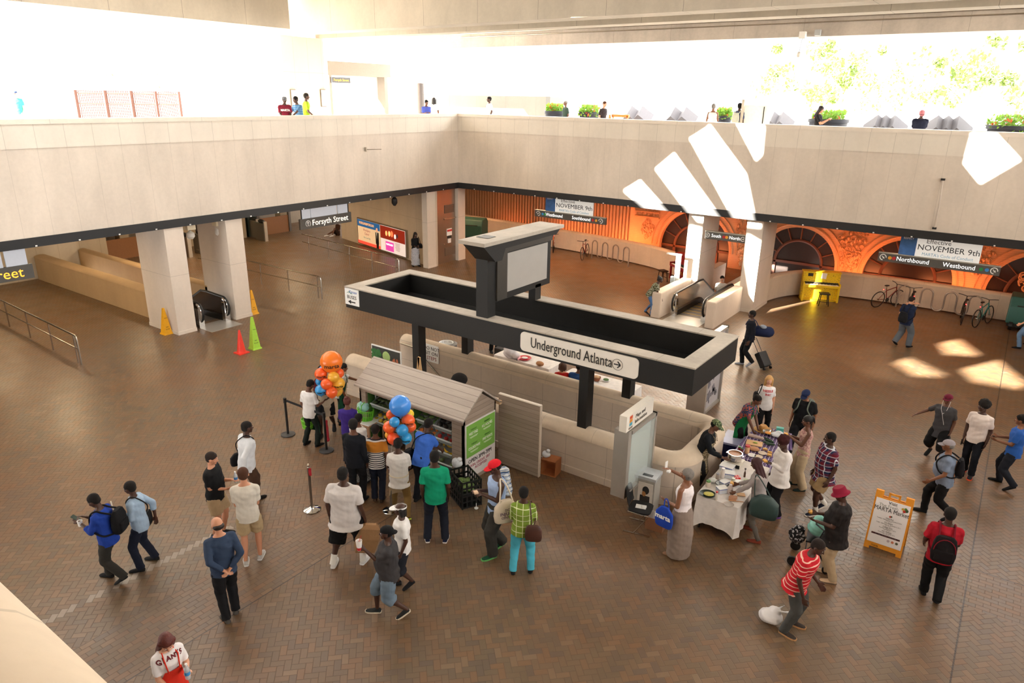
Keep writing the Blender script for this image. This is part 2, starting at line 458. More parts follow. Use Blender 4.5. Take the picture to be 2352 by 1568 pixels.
for poly in [[(-30, -12), (13, -12), (13, 29.9), (-30, 29.9)]]+cuts:
    sp = cu.splines.new('POLY'); sp.points.add(len(poly)-1); sp.use_cyclic_u = True
    for i, p in enumerate(poly): sp.points[i].co = (p[0], p[1], 0, 1)
_o = bpy.data.objects.new('roof', cu); me = bpy.data.meshes.new_from_object(_o); bpy.data.objects.remove(_o)
me.materials.clear(); me.materials.append(CBEAM)
roof = link('ceiling_sun_mask', me); roof.location = (0, 0, 12.54); roof['kind'] = 'structure'
mb = MB(); mb.bb(-75, 25, -12.6, -12, ZP, 14.0); struct('wall_sun_block', mb, concrete('sun_block', 'c8bcae', jx=3, jz=(9,), stain=.1))  # unseen wall added behind the camera to block the low sun

# ------------------------------------------------------------------ upper plaza
mb = MB(); mb.bb(-28.25, -26.0, 19.85, 22.05, ZP, 10.15)
o = mb.build('column', concrete('tile_pier', 'd9cdbd', jy=.73, jz=(7.35, 8.75), stain=.05, line=.5)); tag(o, 'big tiled concrete column on the upper plaza holding up the roof beams', 'column')
for i, (a, b) in enumerate((((667, 205), (682, 245)), ((736, 205), (750, 245)))):
    p, q = OX(*a, -25.95), OX(*b, -25.95)
    t = thing('notice_frame', 'white notice frame on the tiled column, '+('left' if i == 0 else 'right')+' one of the two', 'notice', (-25.97, (p.y+q.y)/2, (p.z+q.z)/2), 0, 'notice frames on the tiled column')
    w, h = abs(q.y-p.y), abs(p.z-q.z)
    MB().box((0, 0, 0), (.04, w, h)).build('frame', BRONZE, t); MB().box((.03, 0, 0), (.03, w-.06, h-.06)).build('sheet', WHITE, t)

# steel lift portal on the plaza
t = thing('plaza_lift_portal', 'steel and glass lift entrance with a deep canopy box on the upper plaza', 'lift entrance', (-29.5, 0, 0))
def oxl(px, py, x=-29.5): p = OX(px, py, x); return p
a, b, c = oxl(757, 172), oxl(890, 172), oxl(757, 260)
zt = oxl(800, 142).z
MB().bb(-1.6, .0, a.y-.1, b.y+.25, a.z, zt).build('canopy', M('7a7268', .6), t)
MB().bb(-1.5, 0, a.y-.05, a.y+.12, ZP, a.z).build('post', BRONZE, t); MB().bb(-1.5, 0, b.y-.25, b.y, ZP, a.z).build('post', BRONZE, t)
MB().bb(-.6, -.55, a.y+.1, b.y-.2, ZP+.2, a.z).build('glass_pane', M('e8f0ee', .1, alpha=.35), t)
s_ = oxl(782, 184); sg = MB().bb(.0, .06, s_.y-.62, s_.y+.62, s_.z-.14, s_.z+.14).build('hanging_sign', M('4a4d52', .6), t)
text('lettering', 'Forsyth Street', .17, M('f0b040', .6), sg, (.065, s_.y, s_.z), (0, 1, 0))
t = tag(MB().cone((-30.0, 26.5, ZP), (-30.0, 26.5, OX(960, 193, -30.0).z), .33, n=24).build('round_column', M('4a423e', .5, .3), smooth=True), 'dark round fluted metal column on the upper plaza', 'column')
p = OX(961, 240, -27.5); t.location = (p.x+30.0, p.y-26.5, 0)
p, q = OY(975, 217, 36), OY(1254, 218, 36)
o = MB().bb(p.x, q.x, 36, 36.4, ZP, p.z).build('stone_screen_wall', concrete('screen_stone', '6e675f', jx=2.2, stain=.1)); tag(o, 'long low pale stone screen wall on the upper plaza', 'wall')
MB().bb(q.x, q.x+.3, 36, 37.5, ZP, p.z).build('end_post', M('5a5854', .6), o)
p, q = OY(1712, 220, 29), OY(1762, 288, 29)
t = thing('white_pylon', 'tall white box pylon standing on the upper plaza at the parapet', 'pylon', ((p.x+q.x)/2, 29, ZP)); w = (q.x-p.x)
MB().box((0, 0, .85), (w, .5, 1.7)).build('body', M('f2f0e8', .5), t); MB().box((-w/2+.06, -.1, .95), (.1, .5, 1.9)).build('side_panel', M('c8bfae', .5), t)
MB().box((w*.38, -.255, .85), (.03, .02, 1.6)).build('slot', DARK, t)
# iron fence
t = thing('iron_fence', 'brown iron picket fence on the upper plaza at the left', 'fence')
FI = M('4a2c22', .7)
pts = [OX(172, 213, -44), OX(410, 216, -40.5)]
a, b = pts; n = 60
posts = [0, .28, .53, .77, 1]
d = (b-a)
for f in posts:
    p = a+d*f; MB().bb(p.x-.07, p.x+.07, p.y-.07, p.y+.07, ZP, a.z+.15).build('post', FI, t)
mb = MB()
for i in range(n):
    p = a+d*(i/n); mb.bb(p.x-.02, p.x+.02, p.y-.02, p.y+.02, ZP+.1, a.z+.16)
mb.build('pickets', FI, t)
for zz in (a.z, a.z-.55, ZP+.2): MB().cone((a.x, a.y, zz), (b.x, b.y, zz), .045, n=6).build('rail', FI, t)
# glazed canopy over an escalator on the plaza
t = thing('glazed_canopy', 'curved glass and metal canopy on the upper plaza left of the tiled column', 'canopy', (-40, 0, 0))
p0 = OX(452, 262, -40); p1 = OX(640, 150, -40); r = p1.z-ZP
arc = [(p0.y+r*1.2-r*1.2*math.cos(a_), ZP+(r)*math.sin(a_)) for a_ in [PI/2*i/10 for i in range(11)]]+[(p1.y+2, ZP+r)]
MB().ring_loft([[Vector((0, y, z)) for y, z in arc]+[Vector((0, y+.0, z-.28)) for y, z in reversed(arc)], [Vector((-3, y, z)) for y, z in arc]+[Vector((-3, y, z-.28)) for y, z in reversed(arc)]]).build('hood', M('7a8084', .4), t)
MB().ring_loft([[Vector((-.1, y, max(ZP, z-.28))) for y, z in arc]+[Vector((-.1, p1.y+2, ZP))], [Vector((-.13, y, max(ZP, z-.28))) for y, z in arc]+[Vector((-.13, p1.y+2, ZP))]]).build('glass_side', M('8fb8a8', .1, alpha=.7), t)
# trees
def tree(px, py_top, y, lab, h=5.0, n=420, seed=0, spread=2.2, leaf='66783a', left=False):
    rnd = random.Random(seed); p = OY(px, 262, y); top = OY(px, py_top, y).z; h = top-ZP
    t = thing('plaza_tree', lab, 'tree', (p.x, p.y, ZP), 0, 'trees on the upper plaza')
    tr = MB(); tr.tube([(0, 0, 0), (.05, 0, h*.3), (-.04, .03, h*.55), (.03, 0, h*.85)], [.1, .08, .06, .02])
    for k in range(7):
        a = rnd.uniform(0, 2*PI); z0 = h*rnd.uniform(.3, .6); L = spread*rnd.uniform(.5, .9)
        tr.tube([(0, 0, z0), (L*.5*math.cos(a), L*.5*math.sin(a), z0+h*.15), (L*math.cos(a), L*math.sin(a), z0+h*.25)], [.045, .03, .012], 5)
    tr.build('trunk', M('9a8468', .8), t, True)
    lf = MB(); cl = [(rnd.uniform(-1, 1)*spread*.8, rnd.uniform(-1, 1)*spread*.8, h*rnd.uniform(.35, .95), rnd.uniform(.3, .75)) for _ in range(16)]
    for _ in range(n):
        c = rnd.choice(cl); v = Vector((rnd.gauss(0, 1), rnd.gauss(0, 1), rnd.gauss(0, .8))).normalized()*c[3]*rnd.uniform(.5, 1)
        q = Vector(c[:3])+v; ax = Vector((rnd.gauss(0, 1), rnd.gauss(0, 1), rnd.gauss(0, 1))).normalized(); bx = ax.orthogonal().normalized(); s = rnd.uniform(.08, .17)
        lf.quadp(q-ax*s, q+bx*s*.6, q+ax*s, q-bx*s*.6)
    lf.build('foliage', leafmat(leaf), t, fix=False)['kind'] = 'stuff'
    return t
def leafmat(c):
    key = ('leaf', c)
    if key not in _mc:
        m, nt, b = newmat('leaf_'+c, .6); b.inputs['Base Color'].default_value = srgb(c)+(1,)
        tr = nt.nodes.new('ShaderNodeBsdfTranslucent'); tr.inputs[0].default_value = srgb(c)+(1,)
        mx = nt.nodes.new('ShaderNodeMixShader'); mx.inputs[0].default_value = .4
        nt.links.new(b.outputs[0], mx.inputs[1]); nt.links.new(tr.outputs[0], mx.inputs[2]); nt.links.new(mx.outputs[0], nt.nodes['Material Output'].inputs[0])
        _mc[key] = m
    return _mc[key]
for i, (px, pt, y, lab, n, sp) in enumerate((
    (1812, 95, 46, 'leafy plaza tree left of the white lamp cord, over the girl in black', 900, 2.3), (1925, 100, 50, 'plaza tree right of the hanging camera', 900, 2.4),
    (2010, 150, 58, 'thin plaza tree between the two leafy groups', 350, 2.0), (2125, 110, 48, 'plaza tree above the man in the pink cap', 420, 2.2), (2215, 105, 46, 'dense plaza tree behind the right cube sculptures', 950, 2.3),
    (2330, 80, 44, 'plaza tree cut by the right edge of the picture', 900, 2.4), (275, 165, 75, 'small tree behind the iron fence, left one', 160, 2.0), (360, 150, 80, 'small tree behind the iron fence, right one', 170, 2.2))):
    tree(px, pt, y, lab, n=n, seed=i+3, spread=sp)
# planters
def planter(px, y, r, lab, kind=0, seed=0):
    rnd = random.Random(seed); p = OY(px, 270, y); t = thing('bowl_planter', lab, 'planter', (p.x, p.y, ZP), 0, 'round planters on the upper plaza'); H_ = 1.24
    MB().lathe((0, 0, 0), [(r*.55, 0), (r*.75, .2), (r*.9, .55), (r*.97, H_-.14), (r*1.04, H_-.12), (r*1.04, H_), (r*.95, H_), (r*.93, H_-.1)], 32).build('bowl', M('20232e', .6), t, True)
    lf = MB()
    for _ in range(420):
        a = rnd.uniform(0, 2*PI); q = rnd.uniform(0, 1)**.5*r*(1.1 if kind else .85)
        z0 = H_+rnd.uniform(-.05, .32)-(max(0, q-r*.9)*2.0 if kind else 0); c = Vector((q*math.cos(a), q*math.sin(a), z0))
        ax = Vector((rnd.gauss(0, 1), rnd.gauss(0, 1), rnd.gauss(0, 1))).normalized(); bx = ax.orthogonal().normalized(); s = rnd.uniform(.05, .1)
        lf.quadp(c-ax*s, c+bx*s*.6, c+ax*s, c-bx*s*.6, 1 if rnd.random() < .08 else 0)
    lf.build('plants', [leafmat('7fa83a'), leafmat('d8603a')], t, fix=False)['kind'] = 'stuff'
planter(1274, 31, .5, 'round dark planter beside the stone screen wall')
planter(1353, 31, .48, 'round dark planter with overflowing green plants, by the orange cone', 1, 2)
planter(1664, 31, .3, 'small planter with bright foliage left of the white pylon', 1, 3)
planter(1904, 30.5, .72, 'wide round planter beside the girl in black', 0, 4)
planter(2335, 28.7, .75, 'wide round planter at the right edge of the picture', 1, 5)
# stone cube sculptures
def cubes(pxs, y, lab, s):
    for i, px in enumerate(pxs):
        p = OY(px, 272, y); Rm = Matrix.Rotation(.6, 3, 'Z') @ Matrix.Rotation(math.atan(math.sqrt(.5)), 3, 'Y') @ Matrix.Rotation(PI/4, 3, 'X')
        o = MB().box((0, 0, 0), (s, s, s), Rm).build('stone_cube', M('646266', .8, var=.06)); o.location = (p.x, p.y+i*.02, ZP+s*.8+.36)
        tag(o, lab[i], 'sculpture', 'tilted stone cubes on the upper plaza')
        MB().cone((0, 0, -s*.8-.36), (0, 0, -s*.45), s*.3, n=12).build('base', M('646266', .8, var=.06), o)
W1 = ['left', 'middle', 'right']
cubes((1450, 1474), 33, ['tilted white stone cube right of the orange cone, left of its pair', 'tilted white stone cube right of the orange cone, right of its pair'], .72)
cubes((1549, 1574), 32, ['tilted white stone cube near the plaza centre, left of its pair', 'tilted white stone cube near the plaza centre, right of its pair'], .72)
cubes((1777, 1797), 31.5, ['tilted white stone cube right of the white pylon, left of its pair', 'tilted white stone cube right of the white pylon, right of its pair'], .66)
cubes((2016, 2034, 2055), 30, ['tilted stone cube right of the wide planter, %s of three' % w for w in W1], .66)
cubes((2155, 2178, 2202), 29.6, ['tilted stone cube right of the man in the pink cap, %s of three' % w for w in W1], .68)
p = OY(1401, 262, 31)
t = thing('traffic_cone', 'orange traffic cone on the upper plaza beside a man in black', 'traffic cone', (p.x, p.y, ZP)); OR = M('ff7a30', .5)
MB().cone((0, 0, 0), (0, 0, 1.15), .2, .04, 16).build('cone', OR, t, True); MB().box((0, 0, .02), (.5, .5, .04)).build('base', OR, t)
p = OY(1425, 266, 31)
o = MB().box((0, 0, 0), (.9, .1, .12)).build('barrier_board', OR); o.location = (p.x, p.y, p.z); tag(o, 'low orange barrier board right of the orange cone', 'barrier')
MB().bb(-.4, -.35, -.05, .05, ZP-p.z, 0).build('leg', OR, o); MB().bb(.35, .4, -.05, .05, ZP-p.z, 0).build('leg', OR, o)
# pale office blocks far behind
for i, (px0, px1, y, ztop, lab) in enumerate(((700, 1080, 95, 30, 'far pale office block behind the lift entrance'), (1180, 1520, 110, 45, 'far pale office block with narrow windows'), (1985, 2090, 90, 60, 'far pale tower above the trees'), (-120, 120, 100, 26, 'far pale stepped block at the left edge'))):
    p, q = OY(px0, 250, y), OY(px1, 250, y); o = MB().bb(p.x, q.x, y, y+10, ZP, ztop).build('office_block', M('f2f0ec', .8, var=.03)); tag(o, lab, 'building')
# camera boxes and conduits on the far beam
mb = MB(); 
t = thing('conduit_run', 'two thin metal conduits running along the farthest roof beam', 'conduit'); 
for zz in (10.62, 10.78): MB().cone((-24, 28.95, zz), (13, 28.95, zz), .025, n=8).build('pipe', STEEL, t)
p = OY(1844, 81, 28.85)
t = thing('hanging_camera', 'small dome camera hanging on a cord from the far roof beam', 'camera', (p.x, 28.85, p.z))
z2 = OY(1838, 118, 28.85).z-p.z; z3 = OY(1838, 132, 28.85).z-p.z; MB().box((0, 0, 0), (.22, .2, .24)).build('box', WHITE, t); MB().cone((0, 0, -.1), (-.05, 0, z2), .012, n=6).build('cord', DARK, t)
MB().lathe((-.05, 0, 0), [(.02, z2), (.08, z2-.06), (.085, z3+.08), (.05, z3)], 16).build('dome', M('d8d4cc', .4), t, True)
o = MB().box((0, 0, 0), (.2, .15, .2)).build('junction_box', M('b4b8ba', .5)); o.location = (p.x+.5, 28.9, OY(1868, 75, 28.85).z); tag(o, 'grey junction box on the far roof beam, right of the hanging camera', 'junction box')
t0 = bpy.data.objects['office_block.001']
for k, (px, py, w_) in enumerate(((1285, 144, 5), (1297, 144, 5), (1311, 144, 5), (1352, 142, 5), (1380, 140, 5), (1412, 138, 5), (1426, 138, 5), (1458, 136, 6), (1472, 136, 6))):
    a, b = OY(px, py-7, 109.95), OY(px+w_, py+6, 109.95); MB().bb(a.x, b.x, 109.9, 110, b.z, a.z).build('window', M('50585c', .4), t0)
mb = MB()
for k in range(22): mb.bb(XW+.02, XW+.04, 1.2+k*1.17, 1.25+k*1.17, ZU+.015, ZU+.05)
for k in range(26): mb.bb(XW+1.0+k*1.17, XW+1.05+k*1.17, YW-.05, YW-.03, ZU+.015, ZU+.05)
struct('trim_1', mb, WHITE)
# ------------------------------------------------------------------ stair well walls, canopy and totem
SY0, SY1 = 12.14, 12.58      # near wall
def low_wall(name, y0, y1, x0, x1, cut=True):
    mb = MB(); mb.bb(x0, x1, y0, y1, -3.2, .9)
    c = (y0+y1)/2; r = (y1-y0)/2+.02
    arc = [(c+r*math.cos(t), .9+.22*math.sin(t)) for t in [PI*i/12 for i in range(13)]]
    mb.ring_loft([[Vector((x, p[0], p[1])) for p in arc] for x in (x0, x1)], True, 1)
    mb.bb(x0, x1, y0-.03, y1+.0, 0.0, .16)
    return struct(name, mb, [CLOW, CCOPE], smooth=True)
mbn = low_wall('wall_stair_near', SY0, SY1, -14.25, -4.95)
low_wall('wall_stair_far', 14.3, 14.74, -14.3, -4.95)
# right end with rounded corners
mb = MB(); path = []
yc0, yc1 = (SY0+SY1)/2, 14.52; R_ = .45
for cx, cy, a0 in ((-4.98, yc0+R_, -90), (-4.98, yc1-R_, 0)):
    for i in range(7):
        a = math.radians(a0+i*15); path.append((cx+R_*math.cos(a), cy+R_*math.sin(a)))
hw = .225
def wall_path(mb, path, hw, z0, z1, cap=.22, mi=(0, 1)):
    P = [Vector((p[0], p[1], 0)) for p in path]; rings = []; tops = []
    for i, p in enumerate(P):
        d = (P[min(i+1, len(P)-1)]-P[max(0, i-1)]).normalized(); n = Vector((d.y, -d.x, 0))
        rings.append([p+n*hw+Vector((0, 0, z0)), p-n*hw+Vector((0, 0, z0)), p-n*hw+Vector((0, 0, z1)), p+n*hw+Vector((0, 0, z1))])
        tops.append([p+n*((hw+.02)*math.cos(t))+Vector((0, 0, z1+cap*math.sin(t))) for t in [PI*k/10 for k in range(11)]])
    mb.ring_loft(rings, True, mi[0]); mb.ring_loft(tops, True, mi[1])
wall_path(mb, path, hw, -3.2, .9); struct('wall_stair_end', mb, [CLOW, CCOPE], smooth=True)
mb = MB()
for i in range(18): mb.bb(-14.1+i*.3, -13.8+i*.3, SY1, 14.3, -3.2, -.17*(i+1)+.17-.02)
mb.bb(-8.7, -4.5, SY1, 14.3, -3.25, -3.1); struct('stairs', mb, M('8b7c70', .7))
t = thing('stair_handrail', 'steel handrail sloping down the far side of the stair well', 'handrail')
a = OY(968, 816, 14.2); b = OY(1032, 890, 14.2); MB().cone(a, b+(b-a)*.7, .028).build('rail', STEEL, t, True)
for f in (.1, .9, 1.6): p = a+(b-a)*f; MB().cone(p, (p.x, 14.31, p.z-.05), .012, n=6).build('bracket', STEEL, t)
t = thing('stair_handrail', 'short steel rail at the top of the stair well, by the wall end', 'handrail')
a = OY(921, 788, 14.2); MB().cone(a, a+Vector((.9, 0, -.03)), .028).build('rail', STEEL, t, True); MB().cone(a+Vector((.2, 0, 0)), a+Vector((.2, .12, -.05)), .012, n=6).build('bracket', STEEL, t)
t = thing('stair_notice', 'white DO NOT SIT ON STEPS notice on the stair well wall', 'notice'); p = OY(992, 812, 14.27)
MB().box(p, (.5, .03, .52)).build('plate', WHITE, t)
for k, w_ in enumerate(('DO NOT', 'SIT ON', 'STEPS')): text('lettering', w_, .15, M('8a3a3a' if k == 2 else '444444', .6), t, (p.x, 14.253, p.z+.15-.15*k))

# black canopy frame
BLK = M('0e0d0b', .6, var=.25, scale=2); RIM = concrete('canopy_rim', 'b8aea0', jx=2.6, stain=.3, line=.5)
t = thing('entrance_canopy', 'long black rectangular canopy frame on posts over the stairs with the Underground Atlanta sign', 'canopy', (0, 0, 0))
X0, X1, Y0, Y1, Z0, Z1 = -14.15, -4.42, 12.2, 14.66, 2.52, 3.10
mb = MB()
mb.bb(X0, X1, Y0, Y0+.34, Z0, Z1-.03); mb.bb(X0, X1, Y1-.34, Y1, Z0, Z1-.03); mb.bb(X0, X0+.34, Y0+.34, Y1-.34, Z0, Z1-.03); mb.bb(X1-.34, X1, Y0+.34, Y1-.34, Z0, Z1-.03)
mb.build('fascia', BLK, t)
MB().bb(X0+.3, X1-.3, Y0+.3, Y1-.3, Z0-.02, Z0+.03).build('soffit', BLK, t)
mb = MB(); e = .015
mb.bb(X0-e, X1+e, Y0-e, Y0+.36, Z1-.03, Z1); mb.bb(X0-e, X1+e, Y1-.36, Y1+e, Z1-.03, Z1); mb.bb(X0-e, X0+.36, Y0+.36, Y1-.36, Z1-.03, Z1); mb.bb(X1-.36, X1+e, Y0+.36, Y1-.36, Z1-.03, Z1)
mb.build('rim', RIM, t)
for x, y in ((-6.84, 12.4), (-11.72, 12.4), (-6.84, 14.5), (-11.85, 14.5)): MB().bb(x-.11, x+.11, y-.13, y+.13, 1.08, Z0+.05).build('post', BLK, t)
def rrect(w, h, r, k=6):
    P = []
    for cx, cy, a0 in ((w/2-r, h/2-r, 0), (-w/2+r, h/2-r, 90), (-w/2+r, -h/2+r, 180), (w/2-r, -h/2+r, 270)):
        P += [(cx+r*math.cos(math.radians(a0+90*i/k)), cy+r*math.sin(math.radians(a0+90*i/k))) for i in range(k+1)]
    return P
def XZ(x, y, z): return Matrix(((1, 0, 0, x), (0, 0, -1, y), (0, 1, 0, z), (0, 0, 0, 1)))   # local xy -> world xz, facing -y
a = OY(1197, 787, Y0); b = OY(1468, 836, Y0); cx, cz = (a.x+b.x)/2, 2.8
w = b.x-a.x; pl = MB().prism(rrect(w, .44, .1), 0, .03, 0, XZ(cx, Y0-.0, cz)).build('sign_plate', M('e9e2d8', .55, var=.03), t)
text('lettering', 'Underground Atlanta', .34, M('1c1712', .6), pl, (cx-.15, Y0-.04, cz+.01), fit=w*.7)
mb = MB(); ax_ = cx+w*.34
mb.ring_loft([[Vector((ax_+r*math.cos(q), Y0-.035-yy, cz+r*math.sin(q))) for q in [2*PI*i/32 for i in range(32)]] for r, yy in ((.12, 0), (.12, .004), (.113, .004), (.113, 0))], False)
mb.box((ax_-.01, Y0-.037, cz), (.14, .006, .022)); Rm = lambda d: Matrix.Rotation(math.radians(d), 3, 'Y')
mb.box((ax_+.035, Y0-.037, cz+.035), (.09, .006, .024), Rm(45)); mb.box((ax_+.035, Y0-.037, cz-.035), (.09, .006, .024), Rm(-45)); mb.build('arrow', TXTB, pl)
a = OY(793, 668, Y0); b = OY(826, 700, Y0); cx, cz = (a.x+b.x)/2, 2.84
w = b.x-a.x; pl = MB().bb(a.x, b.x, Y0-.02, Y0+.01, cz-.22, cz+.22).build('buses_plate', WHITE, t)
text('lettering', 'Xpress', .11, M('1f5fa8', .6), pl, (cx+.04, Y0-.023, cz+.14), shear=.25); text('lettering', 'BUSES', .135, TXTB, pl, (cx, Y0-.023, cz-.01))
mb = MB(); mb.bb(cx-.05, cx+.13, Y0-.025, Y0-.02, cz-.15, cz-.12); mb.prism([(-.15, 0), (-.04, .055), (-.04, -.055)], 0, .005, 0, XZ(cx, Y0-.02, cz-.135)); mb.build('arrow', TXTB, pl)
mb = MB(); mb.tube([(cx-.17, Y0-.024, cz+.1), (cx-.11, Y0-.024, cz+.135), (cx-.05, Y0-.024, cz+.11), (cx+.03, Y0-.024, cz+.09)], .006, 5); mb.build('swoosh', M('3a8a5a', .6), pl)

# totem on the canopy
t = thing('roof_totem', 'black totem with a big blank grey sign panel and overhanging cap, standing on the canopy', 'totem')
MB().bb(-9.75, -9.42, 12.25, 12.55, Z1, 4.95).build('mast', BLK, t)
MB().bb(-9.62, -9.42, 14.2, 14.45, Z1, 3.5).build('mast', BLK, t)
mb = MB(); mb.bb(-9.72, -9.42, 12.55, 14.85, 3.42, 4.68); mb.build('sign_box', BLK, t)
MB().bb(-9.46, -9.405, 12.98, 14.68, 3.58, 4.5).build('panel', M('a9a59f', .35, var=.08, scale=3), t)
mb = MB(); mb.bb(-9.42, -9.38, 12.56, 12.95, 3.45, 4.68); mb.bb(-9.42, -9.37, 12.55, 14.85, 4.54, 4.66); mb.build('frame', M('3b3833', .4), t)
prof = [(11.78, 4.88), (14.9, 4.88), (14.9, 4.83), (14.75, 4.72), (12.62, 4.7), (12.5, 4.45), (12.25, 4.45)]
mb = MB(); mb.ring_loft([[Vector((x, p[0], p[1])) for p in prof] for x in (-9.78, -9.2)]); mb.build('neck', BLK, t)
MB().bb(-9.85, -9.12, 11.74, 14.96, 4.86, 4.94).build('cap', RIM, t)

# ------------------------------------------------------------------ curved low walls in front of the brick facade
def smooth_path(P, n=6):
    out = []
    for i in range(len(P)-1):
        p0, p1, p2, p3 = P[max(0, i-1)], P[i], P[i+1], P[min(len(P)-1, i+2)]
        for k in range(n):
            t_ = k/n; out.append(tuple(.5*((2*p1[c])+(-p0[c]+p2[c])*t_+(2*p0[c]-5*p1[c]+4*p2[c]-p3[c])*t_**2+(-p0[c]+3*p1[c]-3*p2[c]+p3[c])*t_**3) for c in (0, 1)))
    return out+[P[-1]]
CURV = concrete('curved_wall', 'd3c4b2', jx=1.6, stain=.16, line=.3)
mb = MB(); wall_path(mb, smooth_path([(-29.5, 33.6), (-25, 33.4), (-20.5, 33.1), (-17.07, 32.7), (-14.3, 32.1), (-12.2, 30.9), (-11.2, 29.9), (-10.75, 29.2)]), .18, .05, .98, .1); struct('wall_curved_left', mb, [CURV, CCOPE], smooth=True)
mb = MB(); wall_path(mb, smooth_path([(-8.1, 28.9), (-7.75, 30.3), (-7.1, 31.4), (-6.2, 32.1), (-4.56, 32.4), (-2.95, 32.5), (-.7, 32.5), (3, 32.5), (12.5, 32.5)]), .18, .05, .98, .1); struct('wall_curved_right', mb, [CURV, CCOPE], smooth=True)
# facade with arched windows (curve with holes, stood upright)
AR = [(-13.25, 1.86, .7), (-8.15, 1.72, .66), (-3.5, 1.75, .62), (1.2, 1.75, .6), (5.9, 1.75, .6)]
cu = bpy.data.curves.new('facade', 'CURVE'); cu.dimensions = '2D'; cu.fill_mode = 'BOTH'; cu.extrude = .15
def spl(P):
    sp = cu.splines.new('POLY'); sp.points.add(len(P)-1); sp.use_cyclic_u = True
    for i, p in enumerate(P): sp.points[i].co = (p[0], p[1], 0, 1)
spl([(-16.9, -3.2), (12.6, -3.2), (12.6, ZU), (-16.9, ZU)])
for cx, r, cz in AR: spl([(cx-r, -2.9)]+[(cx-r*math.cos(PI*i/28), cz+r*math.sin(PI*i/28)) for i in range(29)]+[(cx+r, -2.9)])
_o = bpy.data.objects.new('f', cu); me = bpy.data.meshes.new_from_object(_o); bpy.data.objects.remove(_o)
me.transform(XZ(0, 34.6, 0)); me.materials.clear()
m, nt_, b_ = newmat('ochre_brick', .8); vec, x_, y_, z_ = coords(nt_)
c_ = mixc(nt_, noisev(nt_, vec, 3, 4), srgb('b98c66'), srgb('cfa67c')); c_ = mixc(nt_, ((z_*11.0).fr().lt(.12))*.35, c_, srgb('7a5236')); nt_.links.new(c_, b_.inputs['Base Color'])
me.materials.append(m); BRICK = m
o = link('wall_facade', me); o['kind'] = 'structure'
STONE = M('c09268', .8, var=.3, scale=25, bump=.6); DGL = M('241a16', .35, var=.2)
for i, (cx, r, cz) in enumerate(AR[:4]):
    t = thing('arched_window', ('arched dark window of the orange-lit facade, seen left of and behind the far escalator', 'arched dark window of the orange-lit facade, behind the yellow piano', 'arched dark window behind the bicycles', 'arched dark window behind the green cart at the right edge')[i], 'window')
    MB().prism([(cx-r-.3, -3.1)]+[(cx-(r+.3)*math.cos(PI*k/24), cz+(r+.3)*math.sin(PI*k/24)) for k in range(25)]+[(cx+r+.3, -3.1)], 0, .04, 0, XZ(0, 34.85, 0)).build('pane', DGL, t)
    mb = MB()
    for k in range(1, 8):
        a = PI*k/8; mb.cone((cx+r*.62*math.cos(a), 34.78, cz+r*.62*math.sin(a)), (cx+r*math.cos(a), 34.78, cz+r*math.sin(a)), .035, n=6)
    mb.tube([(cx-r*.62*math.cos(PI*k/20), 34.78, cz+r*.62*math.sin(PI*k/20)) for k in range(21)], .07, 6)
    for s_ in (-1, 1): mb.bb(cx+s_*r*.62-.06, cx+s_*r*.62+.06, 34.72, 34.82, -2.9, cz)
    mb.bb(cx-r, cx+r, 34.72, 34.82, cz-.08, cz+.04); mb.bb(cx-r, cx+r, 34.72, 34.82, -1.1, -1.0); mb.build('mullions', M('5a3524', .6), t)
    mb = MB(); q = [(cx-(r+.17)*math.cos(PI*k/28), 34.42, cz+(r+.17)*math.sin(PI*k/28)) for k in range(29)]; mb.tube(q, .045, 6); mb.tube([(cx-(r+.42)*math.cos(PI*k/28), 34.42, cz+(r+.42)*math.sin(PI*k/28)) for k in range(29)], .03, 6)
    mb.build('arch_moulding', STONE, t, True)
# carved ornaments between the arches
def ornament(cx, cz, w, h, lab, seed=0, n=60, legs=False):
    rnd = random.Random(seed); mb = MB()
    for k in range(n):
        f = rnd.random(); z_ = cz+h*(f-.5); ww = w*(.25+.75*f) if legs else w*math.sin(PI*min(max(f, .08), .92))
        x_ = cx+rnd.uniform(-.5, .5)*ww; r_ = rnd.uniform(.03, .085)
        if rnd.random() < .55: mb.tube([(x_+r_*1.6*math.cos(a), 34.42, z_+r_*1.6*math.sin(a)) for a in [s*2*PI/9*.8 for s in range(9)]], r_*.32, 5)
        else: mb.ell((x_, 34.42, z_), (r_, .07, r_*1.4), None, 8, 5)
    o = mb.build('carved_ornament', STONE, None, True); tag(o, lab, 'ornament'); return o
ornament(-15.9, 2.75, 1.9, 1.2, 'carved scrollwork capital on the brick facade, above the bicycle hoops', 1, 110)
ornament(-15.85, 1.45, .65, .95, 'carved oval cartouche on the brick facade behind the left bicycle hoops', 2, 70)
ornament(-10.65, 1.6, 1.2, 3.2, 'carved standing figure relief between the two middle arches', 3, 130, True)
ornament(-5.85, 1.7, 1.5, 2.6, 'carved lion-like relief between the arches right of the piano', 4, 150, True)
ornament(-.95, 2.2, 1.5, 1.9, 'carved relief left of the Northbound sign end', 5, 110, True)
ornament(.9, 1.3, .8, .9, 'carved oval cartouche at the right end of the facade', 6, 70)
mb = MB(); mb.bb(-16.6, -15.2, 34.3, 34.45, 2.02, 2.1); mb.bb(-16.6, -15.2, 34.3, 34.45, 2.3, 2.36)
for k in range(4): mb.tube([(-16.4+k*.34+.11*math.cos(a), 34.42, 2.2+.07*math.sin(a)) for a in [s*2*PI/12 for s in range(13)]], .022, 5)
o = mb.build('stone_frieze', STONE); tag(o, 'stone frieze of linked ovals above the cartouche on the brick facade', 'frieze')
mb = MB(); xx = -29.9
while xx < -16.95: mb.bb(xx, xx+.11, 34.42, 34.6, -.2, ZU); xx += .2
